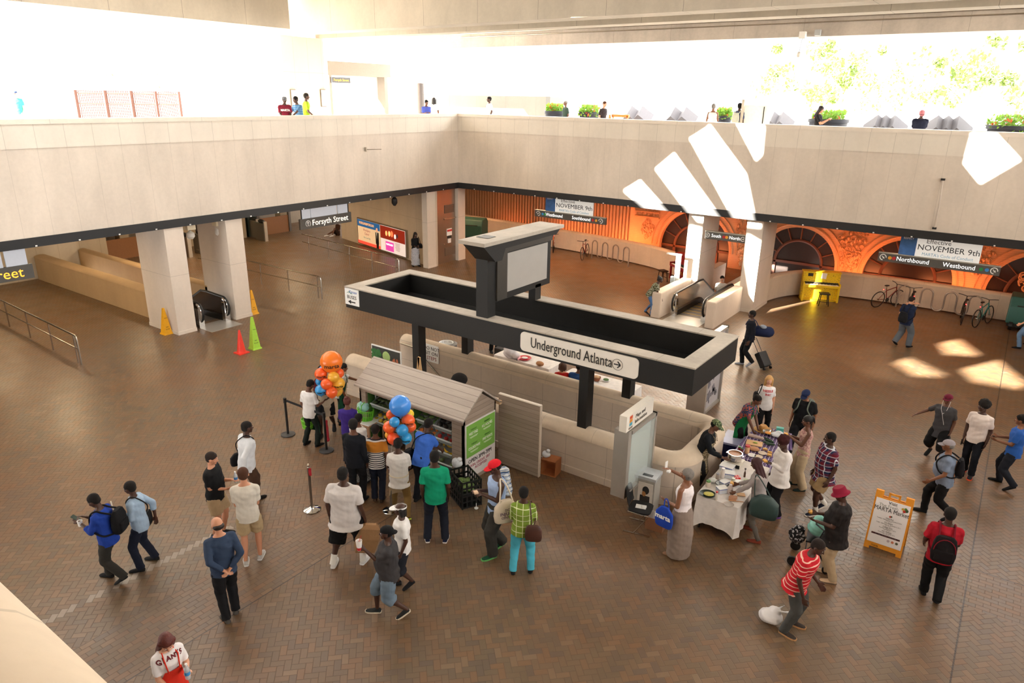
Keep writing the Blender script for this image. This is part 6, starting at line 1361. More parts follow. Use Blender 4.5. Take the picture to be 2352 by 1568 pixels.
# produce hut
WOODR = None
def planks(name, c1, c2, axis, w_=.12, off=0):
    m, nt, b = newmat(name, .75); vec, x, y, z = coords(nt); q = {'x': x, 'y': y, 'z': z}[axis]
    idx = ((q+off)/w_).fl(); wn = nt.nodes.new('ShaderNodeTexWhiteNoise'); wn.noise_dimensions = '1D'; nt.links.new(idx.k, wn.inputs['W'])
    mp = nt.nodes.new('ShaderNodeMapping'); mp.inputs['Scale'].default_value = {'x': (14, 1.5, 14), 'y': (1.5, 14, 14), 'z': (1.5, 1.5, 16)}[axis]; nt.links.new(vec, mp.inputs[0]); g = noisev(nt, mp.outputs[0], 1.6, 5, .7)
    base = mixc(nt, g*.7+E(nt, wn.outputs[0])*.4-.05, srgb(c1), srgb(c2)); base = mixc(nt, (((q+off)/w_).fr().lt(.06))*.7, base, srgb('4a4038'))
    nt.links.new(base, b.inputs['Base Color']); return m
PLK = planks('weathered_planks', '857466', 'aa998a', 'z', .1); PLR = planks('roof_planks', '988c82', 'c0b4a8', 'y', .115, .05)
hx0, hx1, hy0, hy1 = -11.62, -8.5, 10.25, 11.36
t = thing('produce_hut', 'weathered plank market hut with a gable roof and open shelves of produce', 'market hut', (0, 0, 0)); HUT = t
MB().bb(hx0, hx1, hy1-.04, hy1, 0, 1.6).build('back_wall', PLK, t)
for nm, x in (('left', hx0), ('right', hx1-.05)):
    mb = MB(); mb.ring_loft([[Vector((xx, p[0], p[1])) for p in ((hy0, 0), (hy1, 0), (hy1, 1.6), ((hy0+hy1)/2, 2.0), (hy0, 1.6))] for xx in (x, x+.05)]); mb.build(nm+'_gable', PLK, t)
MB().bb(hx0, -11.42, hy0, hy0+.06, 0, 1.6).build('front_post', PLK, t); MB().bb(-10.2, -9.98, hy0, hy0+.06, 0, 1.6).build('front_post', PLK, t); MB().bb(-8.82, hx1, hy0, hy0+.06, 0, 1.6).build('front_post', PLK, t)
MB().bb(hx0, hx1, hy0-.01, hy0+.06, 1.44, 1.6).build('lintel', PLK, t); MB().bb(hx0, hx1, hy0, hy0+.05, 0, .25).build('kick_board', PLK, t)
for x in (-11.42, -10.2, -8.87): MB().bb(x, x+.03 if x > -11 else x+.03, hy0+.06, hy1-.05, .02, 1.44).build('green_lining', M('3f6a2c', .6), t)
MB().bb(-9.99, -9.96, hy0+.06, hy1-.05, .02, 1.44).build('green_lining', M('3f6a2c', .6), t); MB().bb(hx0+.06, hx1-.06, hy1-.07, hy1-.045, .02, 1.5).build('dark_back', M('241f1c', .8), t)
mb = MB(); ym = (hy0+hy1)/2
for sg in (-1, 1):
    ye = ym+sg*.66; mb.ring_loft([[Vector((x, p[0], p[1])) for p in ((ym-sg*.0, 2.09), (ye, 1.585), (ye, 1.545), (ym, 2.05))] for x in (hx0-.06, hx1+.08)])
mb.build('roof', PLR, t)
MB().bb(hx0-.06, hx1+.08, ym+.6, ym+.68, 1.52, 1.6).build('rear_trim', M('d8b890', .6), t)
sp = MB().bb(hx1+.005, hx1+.03, hy0+.03, hy1-.05, .12, 1.42).build('sign_panel', M('dcd6d2', .5, var=.03), t)
MB().bb(hx1+.03, hx1+.034, hy0+.06, hy1-.07, .64, 1.39).build('green_field', M('7ab04c', .5, var=.06, scale=2), sp)
gx = hx1+.036
for s_, y, z, sz, cc in (('WEST END', hy0+.29, 1.17, .09, 'f0f0e8'), ('H.E. HOLMES', hy0+.76, 1.2, .09, 'f0f0e8'), ('COLLEGE PARK', hy0+.32, .83, .09, 'f0f0e8'), ('FIVE POINTS', hy0+.78, .88, .09, 'f0f0e8'), ('OPEN 3PM-7PM', hy0+.52, .53, .13, '2a2a2c'), ('CASH, CREDIT, EBT', hy0+.5, .41, .085, 'b85a70'), ('ACCEPTED', hy0+.55, .32, .09, 'b85a70'),
    ('TUESDAY', hy0+.3, 1.26, .05, '3a6a2a'), ('WEDNESDAY', hy0+.76, 1.29, .05, '3a6a2a'), ('THURSDAY', hy0+.32, .92, .05, '3a6a2a'), ('FRIDAY', hy0+.78, .97, .05, '3a6a2a')):
    text('lettering', s_, sz, M(cc, .6), sp, (gx, y, z), (0, 1, 0), fit={'WEST END': .3, 'H.E. HOLMES': .36, 'COLLEGE PARK': .4, 'FIVE POINTS': .34, 'OPEN 3PM-7PM': .8, 'CASH, CREDIT, EBT': .74, 'ACCEPTED': .42}.get(s_, .2))
mb = MB()
for y, z in ((hy0+.3, 1.1), (hy0+.76, 1.13), (hy0+.32, .76), (hy0+.78, .81)): mb.bb(gx, gx+.001, y-.14, y+.14, z-.012, z+.004); mb.bb(gx, gx+.001, y-.11, y+.11, z-.03, z-.018)
mb.build('small_print', M('c8dcb4', .6), sp)
t = thing('hut_door', 'open plank door panel swung out from the back corner of the hut', 'door panel'); MB().bb(-8.52, -7.42, 11.5, 11.55, .03, 1.72).build('planks', PLK, t); MB().bb(-8.52, -7.41, 11.49, 11.56, 1.72, 1.745).build('top_edge', M('efe4d4', .5), t); MB().bb(-7.425, -7.405, 11.49, 11.56, .03, 1.74).build('edge', M('cfc0ae', .5), t)
# produce trays with countable produce
TRAY = M('aeb8b4', .2, alpha=.55)
def fruit(kind, col):
    if kind == 'banana':
        mb = MB().tube([(-.07, 0, .03), (-.04, 0, .0), (0, 0, -.012), (.04, 0, 0), (.07, 0, .03)], [.006, .016, .019, .016, .006], 8)
    elif kind == 'leaf': mb = MB().ell((0, 0, 0), (.06, .05, .035), None, 10, 6).ell((.03, .02, .015), (.04, .03, .02), None, 8, 5)
    elif kind == 'cuke': mb = MB().capsule((-.08, 0, 0), (.08, 0, 0), .022, .022, 10)
    else: mb = MB().lathe((0, 0, 0), [(.006, -.036), (.03, -.028), (.042, 0), (.034, .028), (.008, .03)], 14)
    o = mb.build('produce', M(col, .4), None, True); return o
def tray(x0, x1, z, kind, col, nm, where, n=9, seed=0, y0=10.36, dep=.52):
    tilt = .38; t = thing('produce_tray', 'clear plastic produce tray '+where, 'tray', ((x0+x1)/2, y0+dep/2, z), 0, 'produce trays in the hut'); t.rotation_euler = (tilt, 0, 0)
    w = x1-x0-.03; mb = MB(); mb.box((0, 0, 0), (w, dep, .012)); 
    for sg in (-1, 1): mb.box((sg*w/2, 0, .05), (.012, dep, .11)); mb.box((0, sg*dep/2, .05), (w, .012, .11))
    mb.build('tray_shell', TRAY, t); MB().box((0, -dep/2, .11), (w+.02, .03, .015)).build('rim', M('c8d0cc', .3), t)
    f0 = None; rr = random.Random(seed); cols = 3 if w < .5 else 4; k = 0
    for iy in range(3):
        for ix in range(cols):
            if k >= n: break
            lx = -w/2+.07+(w-.14)*ix/(cols-1)+rr.uniform(-.02, .02); ly = -dep/2+.1+iy*.14+rr.uniform(-.01, .01); lz = .05+rr.uniform(0, .03)
            p = Vector((t.location.x+lx, t.location.y+ly*math.cos(tilt)-lz*math.sin(tilt), z+lz*math.cos(tilt)+ly*math.sin(tilt)))
            if f0 is None: f0 = fruit(kind, col); o = f0
            else: o = f0.copy(); COL.objects.link(o)
            o.name = nm[1]; o.location = p; o.rotation_euler = (rr.uniform(-.3, .3), rr.uniform(-.3, .3), rr.uniform(0, 3)); o.scale = (1.25,)*3; tag(o, nm[0]+' in the produce tray '+where, nm[2], nm[0]+' '+where); k += 1
tray(-11.38, -10.8, 1.12, 'leaf', '3a4a24', ('dark leafy green', 'leafy_green', 'vegetable'), 'high in the left bay', 8, 1); tray(-10.8, -10.22, 1.12, 'leaf', '55702c', ('green lettuce head', 'lettuce', 'vegetable'), 'high in the left bay, right side', 8, 2)
tray(-11.38, -10.8, .7, 'round', 'd8b83a', ('yellow fruit', 'yellow_fruit', 'fruit'), 'in the middle of the left bay', 9, 3); tray(-10.8, -10.22, .7, 'round', 'c87a3a', ('orange fruit', 'orange', 'fruit'), 'in the middle of the left bay, right side', 9, 4)
tray(-9.94, -9.42, 1.14, 'leaf', '4a6a2c', ('leafy green bunch', 'leafy_green', 'vegetable'), 'at the top left of the right bay', 8, 5); tray(-9.42, -8.9, 1.14, 'leaf', '2c241e', ('dark plum', 'plum', 'fruit'), 'at the top right of the right bay', 9, 6)
tray(-9.94, -9.42, .86, 'round', 'd0702a', ('orange', 'orange', 'fruit'), 'second from top in the right bay, left', 9, 7); tray(-9.42, -8.9, .86, 'round', 'a83030', ('red apple', 'apple', 'fruit'), 'second from top in the right bay, right', 9, 8)
tray(-9.94, -9.42, .56, 'round', '8a2028', ('dark red apple', 'apple', 'fruit'), 'third from top in the right bay, left', 9, 9); tray(-9.42, -8.9, .56, 'banana', 'e8b82a', ('yellow banana', 'banana', 'fruit'), 'third from top in the right bay, right', 7, 10)
tray(-9.94, -8.9, .28, 'leaf', '6a7a4a', ('wrapped green cabbage', 'cabbage', 'vegetable'), 'at the bottom of the right bay', 10, 11)
# black crates
def crate(p, rz, lab, s=(.62, .42, .3)):
    t = thing('folding_crate', lab, 'crate', p, rz); m = M('0f1110', .45); w, d, h = s; mb = MB()
    mb.box((0, 0, .01), (w, d, .02))
    for sg in (-1, 1):
        for z in (.02, h*.5, h-.02): mb.box((0, sg*d/2, z), (w, .02, .035)); mb.box((sg*w/2, 0, z), (.02, d, .035))
        for i in range(7): mb.box((-w/2+w*i/6, sg*d/2, h/2), (.03 if i % 6 else .05, .02, h)); 
        for i in range(5): mb.box((sg*w/2, -d/2+d*i/4, h/2), (.02, .03, h))
    mb.build('slatted_shell', m, t); return t
cp = Vector((-8.14, 9.86, 0)); crate(cp, -.45, 'lower black folding crate at the right corner of the hut'); crate(cp+Vector((0, 0, .305)), -.45, 'upper black folding crate holding greens, right corner of the hut')
f0 = None
for k in range(7):
    a = Vector((-.2+.07*k, .1*math.sin(k*2.1), .36)); a = Matrix.Rotation(-.45, 3, 'Z') @ a+cp
    if f0 is None: f0 = o = fruit('leaf', '6f8a4a')
    else: o = f0.copy(); COL.objects.link(o)
    o.name = 'lettuce'; o.location = a; o.scale = (1.4,)*3; o.rotation_euler = (0, 0, k); tag(o, 'pale green lettuce lying in the upper black crate', 'vegetable', 'lettuces in the black crate')
o = solid('plastic_bag', MB().ell((0, 0, 0), (.12, .1, .1), None, 12, 8).ell((.05, .03, .07), .06), M('c8ccd0', .2, var=.25, scale=25), None, .012, 1, .015); o.location = cp+Vector((-.35, .15, .68)); tag(o, 'crumpled clear plastic bag at the corner of the upper black crate', 'plastic bag')
p = G(1094, 1168); t = thing('candle_dish', 'tiny white dish with an upright stick on the floor before the black crates', 'dish', p); MB().lathe((0, 0, 0), [(.03, 0), (.045, .02), (.04, .022), (.01, .012)], 16).build('dish', WHITE, t, True); MB().cone((0, 0, .01), (0, 0, .13), .007, n=6).build('stick', WHITE, t)
ORW = M('a8663c', .6, var=.2, scale=8)
t = thing('wooden_box', 'open orange-brown wooden box against the stair wall, right of the hut door', 'box', (-7.33, 11.87, 0), .15); w = .34
MB().box((0, 0, .36), (w, .3, .02)).build('top', ORW, t); MB().box((0, 0, .01), (w, .3, .02)).build('bottom', ORW, t)
for sg in (-1, 1): MB().box((sg*w/2, 0, .185), (.02, .3, .37)).build('side', ORW, t)
MB().box((0, .14, .185), (w, .02, .35)).build('back', ORW, t)
o = solid('plastic_bag', MB().ell((0, 0, .0), (.1, .08, .07), None, 12, 8).ell((.04, .02, .08), .05), M('d4d6da', .2, var=.2, scale=20), None, .012, 1, .012); o.location = (-7.45, 11.84, .44); tag(o, 'crumpled silver plastic bag on top of the orange-brown wooden box', 'plastic bag')
# vegetable poster and its easel
t = thing('vegetable_poster', 'big white-bordered poster photo of vegetables standing behind the hut', 'poster', (-12.5, 12.0, 0)); 
A_ = [OY(855, 793, 12.0), OY(925, 812, 12.0), Vector((-12.0, 12.0, .5)), Vector((-13.2, 12.0, .5))]
px_, pz_ = -12.52, 1.2; pb = MB().box((-.0, 0, 1.18), (1.06, .03, 1.2)).build('board', WHITE, t); MB().box((0, -.018, 1.28), (1.0, .006, .94)).build('photo_ground', M('3a3c38', .6, var=.4, scale=9), pb)
rr = random.Random(5)
def blob(col, x, z, rx, rz_, n=1, sp=.0):
    mb = MB()
    for _ in range(n): mb.ell((x+rr.uniform(-sp, sp), -.026, z+rr.uniform(-sp, sp)), (rx, .008, rz_), None, 12, 6)
    mb.build('printed_vegetable', M(col, .6, var=.2, scale=30), pb, True)
blob('2f6a34', -.33, 1.52, .07, .06, 14, .13); blob('a8c47a', .02, 1.55, .14, .14); blob('d84030', -.2, 1.28, .06, .06); blob('c83a34', -.34, 1.18, .07, .07); blob('d04838', -.18, 1.12, .06, .05); blob('b86a48', .36, 1.42, .03, .05, 16, .1); blob('e0b040', .08, 1.2, .05, .12); blob('e8b848', .24, 1.12, .05, .14); blob('e8e4c8', -.05, 1.3, .04, .04); blob('3a6a5a', -.4, 1.0, .06, .08, 6, .08)
for sx_ in (-.4, .4): MB().cone((sx_, .02, 0), (sx_, .01, 1.7), .02, n=8).build('leg', M('b0a090', .5), t)
PINE = M('d8b080', .6, var=.1)
t = thing('wooden_easel', 'raw pine A-shaped stand behind the hut roof', 'stand', (-11.15, 11.78, 0))
for x in (-.26, .26): MB().box((x*.5, 0, .95), (.07, .04, 1.92), Matrix.Rotation(-x*.55, 3, 'Y')).build('leg', PINE, t)
MB().box((0, 0, 1.2), (.3, .035, .06)).build('crossbar', PINE, t)

# ------------------------------------------------------------------ map case on the stair wall, second map case
AL = M('b4aea6', .4, .5, var=.1, scale=3)
t = thing('map_case', 'steel and glass map display case with a white header, fixed to the stair wall', 'display case')
MB().bb(-5.38, -5.08, 10.94, 11.06, .62, 2.04).build('side_column', AL, t); mb = MB(); mb.bb(-5.2, -5.06, 11.06, 12.14, .66, .72); mb.bb(-5.2, -5.06, 11.06, 12.14, 1.96, 2.03); mb.bb(-5.2, -5.06, 12.08, 12.15, .66, 2.03); mb.bb(-5.4, -5.2, 11.9, 12.15, .66, 2.0); mb.build('frame', AL, t)
MB().bb(-5.17, -5.15, 11.06, 12.08, .72, 1.96).build('map_sheet', M('b0bab4', .4, var=.12, scale=5), t); MB().bb(-5.08, -5.07, 11.06, 12.08, .72, 1.96).build('glass', M('dfe8e6', .06, alpha=.25), t)
hb = MB().bb(-5.25, -5.1, 10.85, 12.0, 2.06, 2.38).build('header', M('e8e2d6', .5, var=.04), t)
text('lettering', 'Maps and', .11, M('6a645c', .6), hb, (-5.095, 11.42, 2.27), (0, 1, 0)); text('lettering', 'Information', .11, M('6a645c', .6), hb, (-5.095, 11.45, 2.16), (0, 1, 0))
for k, cc in enumerate(('d85a30', 'e89a38', '4aa0b8')): MB().bb(-5.1, -5.094, 10.97, 11.08, 2.29-.07*k, 2.35-.07*k).build('logo_stripe', M(cc, .5), hb)
MB().bb(-5.1, -5.094, 10.95, 11.1, 2.085, 2.125).build('logo_text', M('8a7f74', .5), hb)
t = thing('map_case', 'steel map display case with a street map beyond the right end of the canopy', 'display case'); MB().bb(-6.25, -5.75, 16.9, 17.0, 0, 2.2).build('side_column', AL, t)
mb = MB(); mb.bb(-5.9, -5.74, 17.0, 18.1, 0.0, .07); mb.bb(-5.9, -5.74, 17.0, 18.1, 2.13, 2.2); mb.bb(-5.9, -5.74, 18.04, 18.1, 0, 2.2); mb.build('frame', AL, t); MB().bb(-5.88, -5.8, 17.0, 18.04, .07, 2.13).build('map_sheet', M('b4b0b4', .4, var=.05), t)
rr = random.Random(9)
for _ in range(22): MB().box((-5.795, rr.uniform(17.15, 17.9), rr.uniform(.25, 2.0)), (.008, rr.uniform(.06, .2), rr.uniform(.05, .22)), Matrix.Rotation(.5, 3, 'X')).build('map_block', M('77757e', .5), t)
# newspaper box, chair, carton
t = thing('newspaper_box', 'grey newspaper box with a sports photo on its front, beside the stair wall corner', 'newspaper box', (-4.95, 11.72, 0), .1)
MB().box((0, 0, .42), (.4, .38, .84)).build('body', M('a8a49c', .5), t); MB().box((0, 0, .86), (.44, .42, .06)).build('lid', M('b8bcc0', .5), t); MB().box((.02, -.195, .45), (.3, .01, .62)).build('poster', M('ddd6cc', .5), t)
mb = MB(); mb.ell((.03, -.2, .6), (.07, .01, .09)); mb.box((.02, -.202, .33), (.2, .008, .3)); mb.build('printed_figure', M('2c2a2a', .6, var=.4, scale=40), t); MB().ell((.0, -.205, .52), (.04, .01, .06)).build('printed_face', M('b07a4c', .6), t)
sl = MB().box((.02, -.1, .893), (.2, .08, .006)).build('coin_slot', M('3a3e42', .5), t)
p = (G(1447, 1218)+G(1500, 1180))/2; t = thing('stacking_chair', 'black cantilever stacking chair with chrome runners and a paper on its seat', 'chair', (-5.1, 10.95, 0), math.radians(-78)); CH = M('c8c4be', .2, 1.0)
t.location = G(1468, 1212)
mb = MB(); P = [Vector((.22*math.copysign(abs(math.cos(a))**.5, math.cos(a)), .22*math.copysign(abs(math.sin(a))**.5, math.sin(a)), .44)) for a in [2*PI*i/24 for i in range(24)]]; mb.ring_loft([P, [q+Vector((0, 0, .03)) for q in P]]); mb.build('seat', M('17181a', .5), t, True)
mb = MB(); P = []
for z, w, y in ((.52, .18, -.21), (.6, .2, -.24), (.75, .21, -.27), (.86, .17, -.29), (.88, .1, -.29)): P.append([Vector((w*math.sin(a), y+.05*(1-math.cos(a)), z)) for a in [(-1+2*i/8)*1.2 for i in range(9)]]+[Vector((w*math.sin(a), y+.05*(1-math.cos(a))-.015, z)) for a in [(1-2*i/8)*1.2 for i in range(9)]])
mb.ring_loft(P); mb.build('backrest', M('17181a', .5), t, True)
for sg in (-1, 1):
    MB().tube([(sg*.2, -.22, .55), (sg*.22, -.2, .45), (sg*.22, .2, .43), (sg*.24, .0, .1), (sg*.24, -.05, .03)], .011, 6).build('side_tube', CH, t, True)
    MB().box((sg*.24, 0, .015), (.03, .52, .025)).build('runner', CH, t)
o = MB().box((0, 0, 0), (.2, .14, .006)).ell((.06, .0, .01), (.05, .06, .008)).build('paper', WHITE, None, True); o.location = t.location+Vector((0, 0, .478)); o.rotation_euler = (0, 0, .3); tag(o, 'folded white paper lying on the black chair', 'paper')
t = thing('cardboard_box', 'open brown carton lined with a clear bag behind the grey-haired woman', 'box', (-4.55, 11.35, 0), .1); CB = M('9a6a4c', .8)
for sg in (-1, 1): MB().box((sg*.17, 0, .13), (.012, .3, .26)).build('side', CB, t); MB().box((0, sg*.15, .13), (.34, .012, .26)).build('side', CB, t)
MB().box((0, 0, .01), (.34, .3, .02)).build('bottom', CB, t); o = solid('liner_bag', MB().ell((0, 0, .2), (.17, .15, .1), None, 14, 8).ell((-.05, 0, .28), (.09, .1, .05)), M('d8d4d0', .2, var=.2, scale=20, alpha=.7), t, .014, 1, .012)

# ------------------------------------------------------------------ market tables
def cloth_table(name, x0, x1, y0, y1, z, drop, mat, lab, clab, seed=0, cat='tablecloth'):
    t = thing('folding_table', lab, 'table', ((x0+x1)/2, (y0+y1)/2, 0)); w, d = x1-x0, y1-y0
    MB().box((0, 0, z-.03), (w-.02, d-.02, .04)).build('tabletop', M('8a847c', .5), t)
    for sx_ in (-1, 1):
        for sy_ in (-1, 1): MB().cone((sx_*(w/2-.08), sy_*(d/2-.1), 0), (sx_*(w/2-.08), sy_*(d/2-.1), z-.05), .015, n=8).build('leg', M('3a3a3c', .4, .6), t)
    rows = []; n = 88; rr = random.Random(seed)
    def per(s):
        L_ = 2*(w+d); s = (s % 1)*L_
        if s < w: return Vector((x0+s, y0, 0)), Vector((0, -1, 0)), min(s, w-s)
        s -= w
        if s < d: return Vector((x1, y0+s, 0)), Vector((1, 0, 0)), min(s, d-s)
        s -= d
        if s < w: return Vector((x1-s, y1, 0)), Vector((0, 1, 0)), min(s, w-s)
        s -= w
        return Vector((x0, y1-s, 0)), Vector((-1, 0, 0)), min(s, d-s)
    for q, zz in ((0, z), (.02, z-.015), (.3, z-drop*.3), (.65, z-drop*.65), (1, z-drop)):
        rg = []
        for i in range(n):
            p, nn, e = per(i/n); f = math.sin(i*.75+seed)*.5+math.sin(i*1.9)*.3; c = max(0, 1-e/.16)
            rg.append(p+nn*(.012+q*(.03+.03*f+.04*c))+Vector((0, 0, zz-(c*.12*q))))
        rows.append(rg)
    mb = MB(); mb.ring_loft(rows, False); mb.f.append(tuple(range(n))); mb.m.append(0)
    o = mb.build('tablecloth', mat, None, 1); tag(o, clab, cat); return o
WC = c_('ebe5e0'); PC = c_('3a2456', 'top', '6f5290', 'd8d0e0')
cloth_table('t', -3.95, -3.14, 11.76, 13.64, .755, .55, WC, 'long folding cooking table under the white cloth, right of the stair well', 'white cloth draped over the cooking table', 1)
cloth_table('t', -3.98, -3.2, 13.72, 15.55, .755, .3, PC, 'folding table under the purple checked cloth, behind the white one', 'purple and white checked cloth over the far market table', 2)
cloth_table('t', -11.7, -9.78, 15.55, 16.35, .75, .5, WC, 'long table under a white cloth behind the stair well, left one', 'white cloth on the left table behind the stair well', 3); cloth_table('t', -9.3, -7.2, 15.3, 16.05, .75, .5, WC, 'long table under a white cloth behind the stair well, right one', 'white cloth on the right table behind the stair well', 4)
def put(name, lab, cat, pt, parts, rz=0, group=None, z=.762):
    p = Vector((pt[0], pt[1], z)) if not isinstance(pt, tuple) or len(pt) == 2 else Vector(pt)
    t = thing(name, lab, cat, p, rz, group)
    for nm, mb, m in parts: mb.build(nm, m, t, True)
    return t
def g2(px, py, z=.78): q = G(px, py, z); return (q.x, q.y)
q6 = lambda x, y: g2(1560+x/5.6, 960+y/5.6)
POT = M('c4beb8', .15, 1.0)
pp = g2(1686, 1062)
put('hot_plate', 'white electric hot plate under the steel pot', 'hot plate', pp, [('plate', MB().box((0, 0, .035), (.34, .34, .07)), M('d8d2c4', .4)), ('ring', MB().lathe((0, 0, .07), [(.1, 0), (.1, .015)], 20), M('2a2a2c', .5)), ('front_edge', MB().box((0, -.18, .035), (.34, .02, .07)), M('1c1c1e', .5))])
put('cooking_pot', 'large steel pot of brown soup on the hot plate', 'pot', (pp[0], pp[1], .85), [('pot_wall', MB().lathe((0, 0, 0), [(.13, 0), (.14, .01), (.145, .15), (.155, .155), (.135, .155), (.13, .12)], 28), POT), ('soup', MB().lathe((0, 0, .125), [(.132, 0), (.132, .005)], 24), M('b0703c', .4)), ('handle', MB().box((.165, 0, .12), (.03, .07, .012)).box((-.165, 0, .12), (.03, .07, .012)), POT)])
BOXM = M('dfe4ec', .25, alpha=.85); BLUEL = M('4a62b8', .4)
for k, (x, y, w, lb) in enumerate(((615, 655, .26, 'large clear food box with a blue lid edge in front of the hot plate'), (640, 745, .2, 'clear food box holding greens behind the red tomatoes'), (745, 860, .14, 'small stacked clear tub with a blue band in the middle of the white table'), (545, 940, .18, 'clear tub with a blue band near the seasoning bottle'), (200*1+380, 900-40, .16, 'clear plastic salad box left of the black bowl'))):
    put('food_box', lb, 'food box', q6(x, y), [('tub', MB().box((0, 0, .05), (w, w*.75, .1)), BOXM), ('lid', MB().box((0, 0, .105), (w+.015, w*.75+.015, .012)), WHITE), ('blue_band', MB().box((0, 0, .09), (w+.006, w*.75+.006, .014)), BLUEL)], .3*k)
f0 = None
for k, (x, y) in enumerate(((692, 745), (722, 772), (748, 765), (735, 792), (765, 785))):
    a = q6(x, y)
    o = MB().lathe((0, 0, .035), [(.006, -.034), (.03, -.026), (.041, 0), (.033, .025), (.006, .027)], 14).build('tomato', M('e0602a' if k == 0 else 'd02a1c', .3), None, True); o.location = (a[0], a[1], .765)
    MB().lathe((0, 0, .06), [(.012, 0), (.002, .01)], 6).build('stem', M('3a6a2a', .6), o); tag(o, 'orange tomato at the left end of the tomato pile' if k == 0 else 'ripe red tomato in the pile on the white table', 'tomato', None if k == 0 else 'red tomatoes on the white table')
def jar(lb, pt, r, h, body, lid, z=.762, lidr=None, name='jar', cat='jar', neck=False):
    prof = [(r*.9, 0), (r, .01), (r, h*.8), (r*.85, h*.9), (r*.8, h)] if not neck else [(r, 0), (r, h*.55), (r*.35, h*.75), (r*.32, h)]
    return put(name, lb, cat, pt, [(name+'_body', MB().lathe((0, 0, 0), prof, 16), M(body, .35)), ('lid', MB().lathe((0, 0, h), [(lidr or r*.85, 0), (lidr or r*.85, .025)], 16), M(lid, .4))], z=z)
jar('glass seasoning bottle with a red cap at the front of the white table', q6(475, 1040), .025, .16, 'd8d0c4', 'c8242a', name='bottle', cat='bottle'); jar('white and green tin on the white table', q6(690, 850), .04, .13, 'c8c8b0', 'd8d8c8', name='tin', cat='tin'); jar('white carton of broth with a red print', q6(555, 755), .04, .19, 'e4dcd8', 'e8e4e0', name='carton', cat='carton'); jar('dark sauce bottle standing beside the hands of the long-haired woman', q6(840, 745), .02, .17, '4a3020', '1c1c1c', neck=True, name='bottle', cat='bottle')
jar('short glass jar left of the broth carton', q6(490, 770), .035, .1, 'a89a90', '9a9aa0'); jar('white squat tub with a red and green label', q6(370, 870), .05, .11, 'd8c8b8', '5a8a4a', name='tub', cat='tub')
jar('tall plastic jar with a big red lid on the purple cloth', q6(870, 440), .05, .16, 'dcb088', 'c83030', lidr=.052); jar('small glass jar of red sauce near the pot', q6(770, 430), .03, .12, '8a1a20', '4a8a3a'); jar('second jar of dark red sauce near the pot', q6(800, 455), .028, .13, '6a1418', '2a6a3a')
put('glass_bowl', 'black-rimmed glass bowl with utensils on the white table', 'bowl', q6(550, 860), [('bowl', MB().lathe((0, 0, 0), [(.06, 0), (.12, .05), (.125, .055), (.1, .04), (.05, .01)], 22), M('c8ced0', .1, alpha=.7)), ('rim', MB().tube([(.125*math.cos(a), .125*math.sin(a), .055) for a in [2*PI*i/22 for i in range(23)]], .006, 5), M('1c1c1e', .4))])
put('baking_dish', 'dark green oval dish with yellow and green vegetables at the near corner', 'dish', q6(365, 985), [('dish', MB().lathe((0, 0, 0), [(.1, 0), (.15, .04), (.155, .045), (.1, .02)], 22), M('1c2a20', .4)), ('filling', MB().ell((.02, 0, .04), (.1, .08, .02)), M('c8c060', .6, var=.4, scale=40))], .4)
put('round_trivet', 'round speckled grey plate at the near end of the white table', 'plate', q6(640, 1100), [('plate', MB().lathe((0, 0, 0), [(.08, 0), (.095, .012), (.08, .014)], 22), M('a89e94', .5, var=.3, scale=60))])
put('bread_slices', 'stack of bread slices on the white table beside the round plate', 'bread', q6(685, 1035), [('crust', MB().box((0, 0, .02), (.14, .11, .035)).box((.02, .01, .05), (.13, .1, .02)), M('b88a6c', .7))], .3); put('wooden_spoon', 'wooden spoon lying across the near end of the white table', 'spoon', q6(745, 1070), [('handle', MB().cone((-.1, 0, .012), (.12, .03, .012), .009, n=8).ell((-.12, 0, .012), (.035, .022, .009)), M('b8875c', .6))], .3)
put('cutting_board', 'small wooden board lying on the white table near the jug', 'board', q6(795, 975), [('board', MB().box((0, 0, .008), (.15, .11, .014)), M('dcae78', .6))], .5); put('plastic_jug', 'clear plastic jug in the middle of the near white table', 'jug', q6(650, 960), [('jug', MB().lathe((0, 0, 0), [(.04, 0), (.05, .02), (.05, .14), (.03, .18), (.03, .2)], 16), M('e4d4cc', .2, alpha=.6))]); put('paper_plate', 'white paper plate with sandwiches by the hands of the long-haired woman', 'plate', q6(865, 815), [('plate', MB().lathe((0, 0, 0), [(.06, 0), (.1, .015), (.09, .016)], 20), WHITE), ('sandwich', MB().box((0, 0, .04), (.1, .07, .045)), M('cdd4b4', .7, var=.3, scale=40))])
put('salad_pack', 'white bagged salad pack with a green label near the left table edge', 'food pack', q6(430, 810), [('pack', MB().ell((0, 0, .04), (.09, .07, .045)), M('d4d8d4', .3, var=.25, scale=25))])
# on the purple cloth
q7 = lambda x, y: g2(1660+x/5.227, 860+y/5.227)
put('straw_hat', 'wide-brimmed straw hat lying at the far end of the purple cloth', 'hat', q7(485, 655), [('brim', MB().lathe((0, 0, 0), [(.2, 0), (.205, .012), (.1, .016)], 28), M('c89a5c', .8, var=.1, scale=60)), ('crown', MB().lathe((0, 0, .01), [(.1, 0), (.095, .08), (.07, .11), (.02, .1)], 24), M('b8874c', .8, var=.1, scale=60))])
put('mixing_bowl', 'steel mixing bowl with orange slices on the purple cloth', 'bowl', q7(550, 715), [('bowl', MB().lathe((0, 0, 0), [(.06, 0), (.12, .06), (.135, .08), (.12, .07), (.05, .01)], 24), POT), ('slices', MB().ell((0, 0, .045), (.085, .08, .022)), M('e8982a', .5, var=.25, scale=50))]); put('teal_box', 'teal cardboard box at the right far corner of the purple cloth', 'box', q7(685, 675), [('box', MB().box((0, 0, .05), (.16, .1, .1)), M('5ab8ac', .5))], .2)
